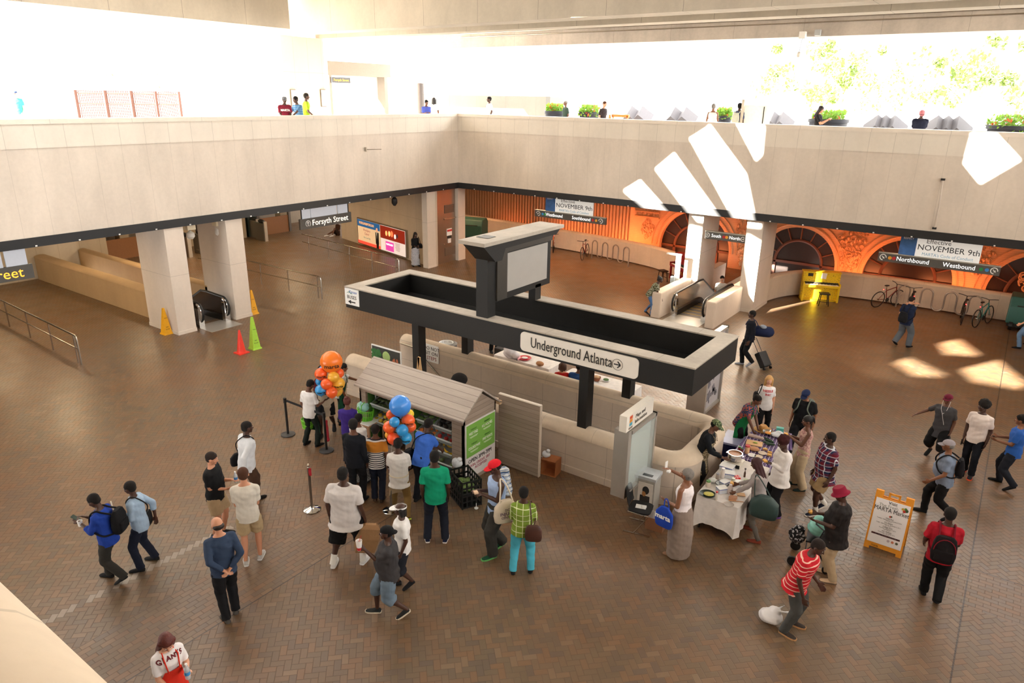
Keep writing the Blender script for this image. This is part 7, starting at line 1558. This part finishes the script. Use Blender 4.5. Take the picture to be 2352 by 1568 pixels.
o = solid('plastic_bag', MB().ell((0, 0, 0), (.15, .12, .05), None, 12, 7).ell((.05, .05, .04), (.08, .06, .04)), M('dde2e8', .2, var=.2, scale=25), None, .014, 1, .012); a = q7(650, 735); o.location = (a[0], a[1], .81); tag(o, 'white plastic bag right of the mixing bowl on the purple cloth', 'plastic bag')
put('chopping_board', 'pale wooden chopping board in front of the woman in the green apron', 'board', q7(380, 820), [('board', MB().box((0, 0, .01), (.34, .24, .02)), M('dcb07c', .6)), ('cut_greens', MB().ell((.02, 0, .03), (.05, .03, .015)), M('98a848', .6))], .2); put('wrapped_roll', 'long foil-wrapped food roll under the hands of the woman in the green apron', 'food roll', q7(400, 755), [('roll', MB().capsule((-.14, 0, .04), (.14, -.02, .04), .04, .035), M('c8b4ac', .35, var=.2, scale=20))], .1)
f0 = None
for k, (x, y) in enumerate(((545, 780), (560, 800), (540, 820), (570, 838))):
    a = q7(x, y)
    if f0 is None: f0 = o = fruit('cuke', '22402a')
    else: o = f0.copy(); COL.objects.link(o)
    o.name = 'cucumber'; o.location = (a[0], a[1], .787); o.rotation_euler = (0, 0, .2*k-.3); tag(o, 'dark green cucumber on the purple cloth beside the chopping board', 'cucumber', 'cucumbers on the purple cloth')
put('bread_loaf', 'unsliced bread loaf on the purple cloth in front of the chopping board', 'bread', q7(375, 905), [('loaf', MB().ell((0, 0, .045), (.12, .07, .05)), M('c8946c', .7))], .2)
for k, (x, y, c, lb) in enumerate(((475, 945, 'c8b4a0', 'stack of beige paper plates, rear one'), (430, 990, 'd4c0a8', 'stack of beige paper plates, front one'), (350, 970, 'eae6e2', 'stack of white paper plates left of the beige ones'))):
    put('paper_plates', lb+', on the purple cloth', 'plates', q7(x, y), [('plates', MB().lathe((0, 0, 0), [(.06, 0), (.09, .03), (.085, .035)], 22), M(c, .6))])
for k, (x, y, lb) in enumerate(((510, 895, 'little square snack cup with yellow fruit, rear one'), (565, 935, 'little square snack cup with yellow fruit, middle one'), (560, 965, 'little square snack cup with yellow fruit, front one'))):
    put('snack_cup', lb+' on the purple cloth', 'snack', q7(x, y), [('cup', MB().box((0, 0, .015), (.1, .07, .03)), M('c89a6a', .6)), ('fruit', MB().box((0, 0, .033), (.07, .05, .012)), M('e8b430', .5))], .2)
# storage bin behind the cook
t = thing('storage_bin', 'dark blue storage bin with a pale lid behind the cook', 'bin', (-4.42+.12, 15.0, 0), .1)
MB().ring_loft([[Vector((s1*w, s2*d, z)) for s1, s2 in ((-1, -1), (1, -1), (1, 1), (-1, 1))] for w, d, z in ((.2, .3, 0), (.24, .34, .5))]).build('tub', M('1a2260', .45), t); MB().box((0, 0, .52), (.52, .72, .05)).build('lid', M('aeb6e0', .35), t, bevel=.01)
# things on the tables behind the stair well
mb = MB(); mb.ell((0, 0, 0), (.22, .16, .16), None, 12, 8); mb.ell((.2, .0, -.02), (.12, .12, .1)); mb.ell((-.15, .05, .08), (.1, .09, .1)); a = g2(1172, 818); o = solid('laundry_heap', mb, M('dcd8de', .7), None, .02, 1, .02); o.location = (a[0], a[1], .87); tag(o, 'heap of white bagged cloth on the left table behind the stair well', 'heap')
put('red_tray', 'red oval tray on the left table behind the stair well', 'tray', g2(1205, 822), [('tray', MB().lathe((0, 0, 0), [(.16, 0), (.2, .03), (.19, .035), (.14, .012)], 24), M('c8202c', .4)), ('contents', MB().ell((0, 0, .03), (.1, .09, .02)), M('e4d4d0', .6, var=.2, scale=30))])
put('paper_bag', 'crumpled brown paper bag with bread on the left table behind the stair well', 'bag', g2(1240, 838), [('bag', MB().ell((0, 0, .06), (.13, .09, .07), None, 10, 6), M('c08a60', .8, var=.2, scale=20))]); put('soda_bottle', 'pink drink bottle lying on the red tray', 'bottle', g2(1195, 825), [('bottle', MB().capsule((-.02, 0, .07), (.02, -.16, .06), .035, .02), M('e8a0a8', .3)), ('cap', MB().cone((.02, -.17, .06), (.022, -.2, .06), .016), DARK)])
put('bread_basket', 'brown bread basket on the right table behind the stair well', 'basket', g2(1370, 872), [('basket', MB().lathe((0, 0, 0), [(.08, 0), (.12, .1), (.11, .1), (.07, .02)], 18), M('8a5030', .7)), ('bread', MB().ell((0, 0, .1), (.09, .08, .05)), M('d8b088', .7))]); put('salad_plate', 'plate of green salad on the right table behind the stair well', 'plate', g2(1392, 872), [('plate', MB().lathe((0, 0, 0), [(.08, 0), (.12, .015), (.1, .016)], 18), WHITE), ('salad', MB().ell((0, 0, .03), (.08, .07, .03)), M('5a7a44', .6, var=.4, scale=40))])
p = G(1010, 806, .0); t = thing('litter_bin', 'round grey litter bin with a white liner behind the stair well', 'litter bin', (-13.2, 15.15, 0)); MB().lathe((0, 0, 0), [(.3, 0), (.32, .85), (.33, .88), (.24, .92), (.2, .9), (.19, .7)], 30).build('shell', M('6c6864', .5), t, True); MB().lathe((0, 0, .7), [(.19, 0), (.2, .21), (.22, .22), (.2, .15), (.1, .05)], 24, cap=False).build('liner', WHITE, t, True)
put('red_stool', 'round red seat behind the stair well beside the standing person', 'stool', (-12.55, 15.6, 0.0), [('seat', MB().lathe((0, 0, .48), [(.2, 0), (.22, .03), (.18, .06), (.02, .065)], 24), M('c01828', .4)), ('stem', MB().cone((0, 0, 0), (0, 0, .5), .03), CHROME)], z=0)
p = G(1101, 822, .6); t = thing('wheeled_case', 'small dark case with its pull handle raised, behind the stair well', 'suitcase', (-12.25, 16.6, 0)); MB().box((0, 0, .3), (.34, .22, .5)).build('case', M('1c1a1a', .6), t, bevel=.03); MB().tube([(-.1, .05, .5), (-.1, .05, .95), (.1, .05, .95), (.1, .05, .5)], .013, 6).build('pull_handle', M('1c1a1a', .5), t)

# ------------------------------------------------------------------ cones, sandwich board, bags on the floor
def wetcone(base, top, col, lab):
    a = G(*base); h = V(top[0], top[1], base).z; t = thing('wet_floor_cone', lab, 'floor cone', a, math.atan2(a.y, a.x)-PI/2+.5); m = M(col, .45)
    w = .13; sq = lambda w_, z: [Vector((s1*w_, s2*w_, z)) for s1, s2 in ((-1, -1), (1, -1), (1, 1), (-1, 1))]
    MB().ring_loft([sq(w, .05), sq(.03, h)]).build('cone_body', m, t); MB().ring_loft([sq(w+.03, 0), sq(w+.02, .05)]).build('base', m, t)
    for z, s_ in ((h*.28, 'WET'), (h*.2, 'FLOOR'), (h*.62, 'CAUTION')):
        wz = w+(0.03-w)*z/h
        text('lettering', s_, .055 if z < h*.5 else .03, TXTB, t, (0, -wz-.004, z), (1, 0, 0), (0, .1, 1), sx=.8); text('lettering', s_, .055 if z < h*.5 else .03, TXTB, t, (wz+.004, 0, z), (0, 1, 0), (-.1, 0, 1), sx=.8)
    return t
wetcone((383, 766), (377, 707), 'e8a81a', 'yellow wet-floor cone at the foot of the left column'); wetcone((582, 720), (575, 666), 'e8a81a', 'yellow wet-floor cone just right of the second column'); wetcone((586, 800), (577, 728), 'a8d848', 'pale green wet-floor cone in front of the left escalator')
a = G(555, 810); h = V(550, 758, (555, 810)).z; t = thing('traffic_cone', 'plain red-orange traffic cone beside the pale green wet-floor cone', 'traffic cone', a); RC = M('e83a28', .45); MB().cone((0, 0, .03), (0, 0, h), .14, .03, 20).build('cone_body', RC, t, True); MB().box((0, 0, .015), (.36, .36, .03)).build('base', RC, t)
# A-frame sign
YO = M('e8982a', .45); t = thing('sandwich_board', 'yellow-orange sandwich board advertising the Fresh MARTA Market, standing at the right', 'sandwich board', (-.82, 13.14, 0), -.02)
ang = .2; Rf = Matrix.Rotation(-ang, 4, 'X'); H_ = 1.14; W_ = .63
def leafp(name, mb, mat, par, back=False, off=0.0):
    M_ = Matrix.Translation((0, .5, 0)) @ Matrix.Rotation(PI, 4, 'Z') @ Rf if back else Rf
    for i, v in enumerate(mb.v): mb.v[i] = tuple(M_ @ Vector(v))
    return mb.build(name, mat, par)
for back in (False, True):
    mb = MB(); mb.bb(-W_/2, W_/2, 0, .03, .05, H_-.12); mb.bb(-W_/2, -W_/2+.09, 0, .03, 0, .05); mb.bb(W_/2-.09, W_/2, 0, .03, 0, .05); mb.bb(-W_/2, -W_/2+.13, 0, .035, H_-.12, H_); mb.bb(W_/2-.13, W_/2, 0, .035, H_-.12, H_)
    if not back: mb.bb(-.1, -.065, 0, .035, H_-.12, H_-.0); mb.bb(.065, .1, 0, .035, H_-.12, H_-.0); mb.bb(-.1, .1, 0, .035, H_-.035, H_)
    leafp('back_leaf' if back else 'front_leaf', mb, YO, t, back)
sh = leafp('printed_sheet', MB().bb(-W_/2+.03, W_/2-.03, -.006, .0, .14, H_-.14), M('f6f2f2', .5, var=.02), t)
def sgn(s_, x, z, sz, col, sx=1, **k):
    me = text_mesh(s_, sz, extr=.001, align='CENTER', sx=sx, **k); me.materials.clear(); me.materials.append(M(col, .6)); me.transform(Rf @ XZ(x, -.008, z)); link('lettering', me, sh)
sgn('Visit', 0, .955, .085, '4a4a4a'); sgn('The Fresh', -.06, .885, .08, 'a8a8a4'); sgn('MARTA Market', -.0, .81, .115, '3a3a3a', .78)
for k, (d1, d2) in enumerate((('West End', 'Tuesdays - September 8 - December 8, 2015'), ('Five Points', 'Fridays - September 10 - December 3, 2015'), ('College Park', 'Thursdays - December 3, 2015'), ('H.E. Holmes', 'Wednesdays - November 2015'))):
    z = .66-.085*k; sgn(d1, 0, z, .032, '4a4a4a'); sgn(d2, 0, z-.028, .024, '7a7674', .95); sgn('3:00-7:00 p.m.', 0, z-.05, .02, '8a8684')
sgn('marta', -.14, .09, .05, '6a4a1a'); 
def prt(name, mb, col): leafp(name, mb, M(col, .5), sh)
prt('dark_banner', MB().bb(-.24, .24, -.009, -.006, .305, .335), '4a1c22'); sgn('Cash, Credit, EBT, SNAP & Senior Vouchers', 0, .32, .021, 'e8e0e0', .95)
for x, z, r, c in ((.2, .88, .026, 'c83a2c'), (.17, .915, .022, 'd8b040'), (.235, .9, .03, '3a5a34'), (.215, .93, .022, '5a8a3a'), (0, .705, .016, 'c83a2c'), (.022, .712, .014, '3a5a34'), (.05, .2, .0, 'c8c0c0')):
    if r: prt('printed_produce', MB().lathe((x, -.008, z), [(r, 0), (r, .003)], 16, ax=Matrix.Rotation(PI/2, 3, 'X')), c)
for x, c in ((.06, 'c8b8c0'), (.13, 'd8886a'), (.2, '5a5a44')): prt('round_logo', MB().lathe((x, -.008, .245), [(.024, 0), (.024, .002)], 18, ax=Matrix.Rotation(PI/2, 3, 'X')), c)
# bags on the floor / in hands
mb = MB(); mb.ell((0, 0, .12), (.19, .15, .12), None, 14, 9); mb.ell((.05, .03, .22), (.1, .08, .08)); mb.capsule((.1, 0, .26), (.26, .02, .3), .02, .012); mb.capsule((.08, .05, .26), (.16, .1, .34), .018, .01)
o = solid('plastic_bag', mb, M('e4e0e0', .35, var=.06), None, .012, 1, .012); a = G(1768, 1428); o.location = (a.x, a.y, 0); tag(o, 'tied white plastic bag on the floor near the man in red stripes', 'plastic bag')
c = P17['R']+Vector((0, 0, -.28)); mb = MB(); mb.ring_loft([[Vector((s1*w, s2*d, z)) for s1, s2 in ((-1, -1), (1, -1), (1, 1), (-1, 1))] for w, d, z in ((.17, .09, -.28), (.19, .1, 0.0), (.17, .07, .2), (.1, .03, .27))]); o = mb.build('paper_bag', M('a07a54', .8, var=.15, scale=8, bump=.5)); o.location = c+Vector((.05, -.02, 0)); o.rotation_euler = (.1, .25, P17['rz']+.5); tag(o, 'large brown paper bag with a crumpled top carried by the big man', 'paper bag')
# duffel and trolley of the man in black
c = P46['W'] @ P46['TT']((-.0, -.38, 1.12)); t = thing('duffel_bag', 'navy duffel bag with a pale bundle, slung behind the bearded man', 'duffel bag', c, P46['rz']+.3)
MB().capsule((-.12, -.12, 0), (.12, .12, -.02), .17, .17, 16).build('body', c_('232c4c'), t, True); MB().ell((-.05, .05, .16), (.12, .1, .06)).build('bundle', c_('8a94a4'), t, True); inv_ = (Matrix.Translation(c) @ Matrix.Rotation(P46['rz']+.3, 4, 'Z')).inverted(); MB().tube(smooth3([inv_ @ (P46['W'] @ P46['TT'](q)) for q in ((-.05, -.25, 1.2), (-.05, -.08, 1.48), (0, .1, 1.42), (.05, .15, 1.3))]), .014, 6).build('strap', c_('232c4c'), t, True)
a = G(1762, 848); hnd = P46['R']; t = thing('wheeled_suitcase', 'black wheeled suitcase tilted behind the bearded man', 'suitcase', a); top = hnd-a
dirv = top.normalized(); side_ = dirv.cross(Vector((0, 0, 1))).normalized(); nn = side_.cross(dirv); Rm_ = Matrix((side_, nn, dirv)).transposed()
MB().box(dirv*.33, (.34, .22, .5), Rm_).build('case', M('161618', .5), t, bevel=.04); MB().tube([dirv*.55+side_*.09, top+side_*.09-dirv*.02, top-side_*.09-dirv*.02, dirv*.55-side_*.09], .011, 6).build('pull_handle', M('55555a', .4, .7), t, True)
for sg in (-1, 1): MB().cone(side_*(sg*.15-.02)+Vector((0, 0, .04)), side_*(sg*.15+.02)+Vector((0, 0, .04)), .045, n=14).build('wheel', RUBBER, t, True)
# walking frame
a = G(1862, 1290); t = thing('rollator', 'black wheeled walking frame loaded with bags, before the man in crimson hat', 'walking frame', a, P37['rz']); BK = M('1a1a1c', .4, .4)
for sg in (-1, 1):
    x = sg*.26; MB().tube([(x, -.34, .95), (x, -.22, .94), (x, -.12, .85), (x, -.02, .5), (x, -.28, .1)], .014, 6).build('side_frame', BK, t, True); MB().tube([(x, -.04, .6), (x, .12, .35), (x, .3, .1)], .013, 6).build('front_leg', BK, t, True)
    for y in (-.28, .3): MB().cone((x-.02, y, .09), (x+.02, y, .09), .09, n=18).build('wheel', RUBBER, t, True)
MB().box((0, 0, .54), (.46, .28, .03)).build('seat', BK, t); MB().cone((-.26, .12, .34), (.26, .12, .34), .012, n=6).build('crossbar', BK, t); MB().tube([(-.26, -.12, .85), (-.15, .02, .88), (.15, .02, .88), (.26, -.12, .85)], .014, 6).build('back_bar', BK, t, True)
o = solid('plastic_bag', MB().ell((0, 0, 0), (.15, .14, .17), None, 14, 9).ell((.02, .02, .17), (.1, .07, .06)), M('8fd4c8', .35, var=.25, scale=10), None, .014, 1, .014); o.location = t.matrix_basis @ Vector((0, -.02, .76)) if False else (Matrix.Translation(a) @ Matrix.Rotation(P37['rz'], 4, 'Z')) @ Vector((0, -.0, .74)); tag(o, 'teal plastic bag on the seat of the walking frame', 'plastic bag')
o = solid('dark_bag', MB().ell((0, 0, -.05), (.15, .1, .17), None, 14, 9).ell((.02, 0, .1), (.1, .06, .06)), c_('17171a', 'camo', '2a2a2e', 'a8a8ac', .6), None, .014, 1, .008); o.location = (Matrix.Translation(a) @ Matrix.Rotation(P37['rz'], 4, 'Z')) @ Vector((0, .3, .52)); tag(o, 'black and white bag hung on the front of the walking frame', 'bag')
for i_, hnd_, lb in ((P33, 'L', 'yellow snack held to her mouth by the woman in the pale pink top'), (P35, 'L', 'small open snack box in the hand of the woman with the dark red afro'), (P21, 'L', 'half-eaten sandwich in the hands of the man in the red cap'), (P37, 'R', 'small white and red snack in the hands of the man in the crimson hat'), (P36, 'R', 'sandwich piece in the hand of the woman with long dark red hair')):
    held('snack', lb, 'food', i_, hnd_, MB().box((0, .05, .02), (.09, .07, .03)), M('e0a848' if i_ is not P21 else 'd8b89a', .6, var=.3, scale=40))
held('phone', 'dark phone held by the young man in the white polo shirt', 'phone', P42, 'R', MB().box((0, .03, -.03), (.02, .07, .14)), M('141416', .3)); held('phone', 'phone held low by the man in the plaid shirt', 'phone', P34, 'R', MB().box((0, .04, -.03), (.02, .07, .13)), M('e4e4e8', .3)); held('phone', 'small black phone case at the hip of the person in bright blue', 'phone', P43, 'R', MB().box((0, .05, .0), (.07, .1, .02)), M('17171a', .4))

# ------------------------------------------------------------------ bicycles, racks, pianos, carts
def rack(P0, P1, n, lab, h=.95):
    a, b = Vector((*P0, 0)), Vector((*P1, 0)); pts = [a.copy()]; dd = (b-a)/(n*2); r = dd.length/2
    pts = [a+Vector((0, 0, 0)), a+Vector((0, 0, h-r))]
    for k in range(n*2-1):
        c = a+dd*(k+.5); u_ = dd.normalized()
        for q in range(1, 8):
            t_ = PI*q/8
            if k % 2 == 0: pts.append(c-u_*(r*math.cos(t_))+Vector((0, 0, h-r+r*math.sin(t_))))
            else: pts.append(c-u_*(r*math.cos(t_))+Vector((0, 0, .12+r-r*math.sin(t_))))
        e = a+dd*(k+1); lo, hi = .12+r, h-r
        if k < n*2-2: pts += [e+Vector((0, 0, hi if k % 2 == 0 else lo)), e+Vector((0, 0, lo if k % 2 == 0 else hi))]
        else: pts += [e+Vector((0, 0, hi)), e]
    o = MB().tube(pts, .032, 8).build('bicycle_rack', M('b0a498', .35, .9), None, True); tag(o, lab, 'bicycle rack'); return o
rack((-17.75, 32.0), (-15.0, 31.35), 4, 'wavy steel bicycle rack with four hoops in front of the left curved wall'); rack((-3.4, 31.95), (-.1, 31.75), 4, 'wavy steel bicycle rack in front of the right curved wall, between parked bicycles')
def bicycle(loc, rz, col, lab, lean=.0, s=1.0):
    t = thing('bicycle', lab, 'bicycle', loc, rz); t.rotation_euler = (lean, 0, rz); FR = M(col, .35, .3); r = .33
    for x in (-.5, .52):
        w = MB().tube([(x+r*math.cos(a), 0, .34+r*math.sin(a)) for a in [2*PI*i/24 for i in range(25)]], .02, 6).build('wheel', RUBBER, t, True)
        mb = MB()
        for i in range(12): a = 2*PI*i/12; mb.cone((x, 0, .34), (x+r*.95*math.cos(a), 0, .34+r*.95*math.sin(a)), .0025, n=3)
        mb.cone((x, -.04, .34), (x, .04, .34), .02, n=8); mb.build('spokes', STEEL, w)
    bb_, seat, head_, hd2 = (-.05, 0, .3), (-.2, 0, .78), (.32, 0, .82), (.36, 0, .68)
    mb = MB(); mb.cone(bb_, seat, .018); mb.cone(bb_, hd2, .02); mb.cone((-.17, 0, .7), head_, .018); mb.cone(bb_, (-.5, 0, .34), .012); mb.cone((-.17, 0, .7), (-.5, 0, .34), .011); mb.cone(head_, hd2, .022); mb.build('frame', FR, t, True)
    MB().cone(hd2, (.52, 0, .34), .016).build('fork', FR, t, True); MB().tube([(.34, -.3, .98), (.36, -.15, .96), (.3, 0, .94), (.36, .15, .96), (.34, .3, .98)], .014, 6).build('handlebar', BLACK, t, True); MB().cone((.32, 0, .82), (.3, 0, .94), .014).build('stem', BLACK, t)
    MB().cone(seat, (-.22, 0, .88), .013).build('seat_post', STEEL, t); MB().ell((-.22, 0, .92), (.13, .06, .03)).build('saddle', RUBBER, t, True); MB().cone((-.05, -.05, .3), (-.05, -.035, .3), .09, n=18).build('chainring', DARK, t); MB().cone((-.05, -.06, .3), (.08, -.06, .2), .01, n=6).build('crank', STEEL, t)
    if col != '8a3a30': MB().ell((-.34, 0, .76), (.02, .02, .02)).build('tail_light', M('ff2a2a', .4, emit=3), t, True)
    return t
bicycle((-18.0, 31.75, .0), math.radians(-75), '8a3a30', 'red bicycle leaning at the left end of the left rack', .08); bicycle((-20.3, 32.3, 0), math.radians(-60), 'd87030', 'orange-red bicycle partly hidden by the totem cap', .05)
bicycle((-3.75, 31.75, 0), math.radians(55), '7a2a28', 'dark red bicycle at the left end of the right rack', .1); bicycle((-2.75, 31.35, 0), math.radians(100), '17181a', 'black bicycle second from the left at the right rack', -.05); bicycle((-1.05, 31.3, 0), math.radians(95), '1c1d1e', 'black bicycle with a red tail light, third at the right rack', .06); bicycle((-.35, 31.2, 0), math.radians(70), '3a8a84', 'teal bicycle at the right end of the right rack', -.06)
def piano(loc, rz, col, lab, extra=None, speck=None):
    t = thing('upright_piano', lab, 'piano', loc, rz); m = M(col, .4, var=.05)
    if speck:
        m, nt, b = newmat('painted_piano', .4); vec, x, y, z = coords(nt); n1 = noisev(nt, vec, 26, 1).gt(.64); n2 = noisev(nt, vec, 17, 1).gt(.66); base = mixc(nt, n1*.85, srgb(col), srgb(speck[0])); base = mixc(nt, n2*.7, base, srgb(speck[1])); nt.links.new(base, b.inputs['Base Color'])
    MB().box((0, .1, .6), (1.46, .34, 1.16)).build('case', m, t, bevel=.015); MB().box((0, .1, 1.2), (1.5, .4, .035)).build('lid', M(col, .4), t); MB().box((0, -.2, .66), (1.46, .3, .1)).build('key_bed', M(col, .4), t, bevel=.01)
    MB().box((0, -.22, .715), (1.3, .16, .02)).build('white_keys', WHITE, t); mb = MB()
    for i in range(36): 
        if i % 7 not in (2, 6): mb.box((-.63+i*.036, -.18, .73), (.016, .09, .018))
    mb.build('black_keys', TXTB, t); MB().box((0, -.1, .76), (1.3, .04, .05)).build('fall_board', DARK, t)
    for sg in (-1, 1): MB().box((sg*.69, -.28, .31), (.07, .08, .62)).build('leg', M(col, .4), t); MB().box((sg*.7, -.2, .74), (.06, .3, .1)).build('cheek', M(col, .4), t)
    MB().box((0, .05, .03), (1.46, .44, .06)).build('plinth', M(col, .4), t)
    if extra: extra(t)
    return t
def yex(t): MB().box((-.45, -.075, 1.08), (.2, .01, .13)).build('dark_plate', DARK, t); MB().box((.08, -.08, 1.06), (.2, .01, .24), Matrix.Rotation(.1, 3, 'Y')).build('paper_sheet', WHITE, t)
piano((-6.22, 31.0, 0), math.radians(23), 'eecb1c', 'yellow painted upright piano with doodles against the right curved wall', yex, ('5a4a20', 'e8b010'))
def rex(t): text('lettering', 'PLAY ME', .2, M('e8b040', .5), t, (.2, -.073, .35))
piano((-12.0, 30.35, 0), math.radians(-38), '8a1420', 'dark red upright piano half hidden behind the sunlit column', rex)
def stool(loc, rz, lab, col='17130f', h=.5):
    t = thing('piano_stool', lab, 'stool', loc, rz); m = M(col, .5); MB().box((0, 0, h), (.4, .34, .05)).build('seat', m, t, bevel=.012)
    for sx_ in (-1, 1):
        for sy_ in (-1, 1): MB().cone((sx_*.19, sy_*.15, 0), (sx_*.14, sy_*.11, h-.02), .02, n=8).build('leg', m, t)
    MB().box((0, -.14, .18), (.32, .02, .02)).box((0, .14, .18), (.32, .02, .02)).build('rungs', m, t)
a = (G(1874, 702)+G(1902, 702))/2; stool((a.x, a.y+.1, 0), .4, 'black wooden stool in front of the yellow piano'); stool((-12.75, 29.75, 0), -.6, 'small dark stool in front of the dark red piano')
def cart(loc, rz, lab):
    t = thing('covered_cart', lab, 'cart', loc, rz); m = M('2f5e55', .5, var=.1)
    mb = MB(); mb.ring_loft([[Vector((x, p[0], p[1])) for p in ((-.5, .25), (-.55, .9), (-.4, 1.25), (.3, 1.3), (.5, 1.1), (.5, .25))] for x in (-.8, .8)]); mb.build('cover', m, t, bevel=.05); MB().box((0, -.555, .95), (1.1, .02, .04)).build('slot', DARK, t); MB().box((0, 0, .2), (1.5, .9, .14)).build('chassis', DARK, t)
    for sx_ in (-1, 1):
        for sy_ in (-1, 1): MB().cone((sx_*.62-.06, sy_*.42, .17), (sx_*.62+.06, sy_*.42, .17), .17, n=18).build('wheel', RUBBER, t, True)
cart((1.15, 31.65, 0), 0, 'dark green covered cart on wheels at the right edge, by the curved wall'); cart((-25.6, 31.8, 0), .3, 'dark green covered cart seen left of the totem cap')
# white sign post by the escalator
t = thing('info_post', 'white post with a short arm and leaflet box beside the far escalator', 'post', (OY(1549, 640, 26.6).x, 26.6, 0)); MB().box((.1, 0, 1.0), (.2, .08, 2.0)).build('post', M('e8ecec', .4), t, bevel=.01); MB().box((-.1, 0, 2.03), (.6, .16, .05)).build('arm', M('e8ecec', .4), t); MB().box((-.02, -.14, .98), (.16, .1, .34)).build('leaflet_box', M('b8c4c8', .4), t); MB().box((.08, 0, .01), (.4, .3, .02)).build('foot', STEEL, t)
finalize()
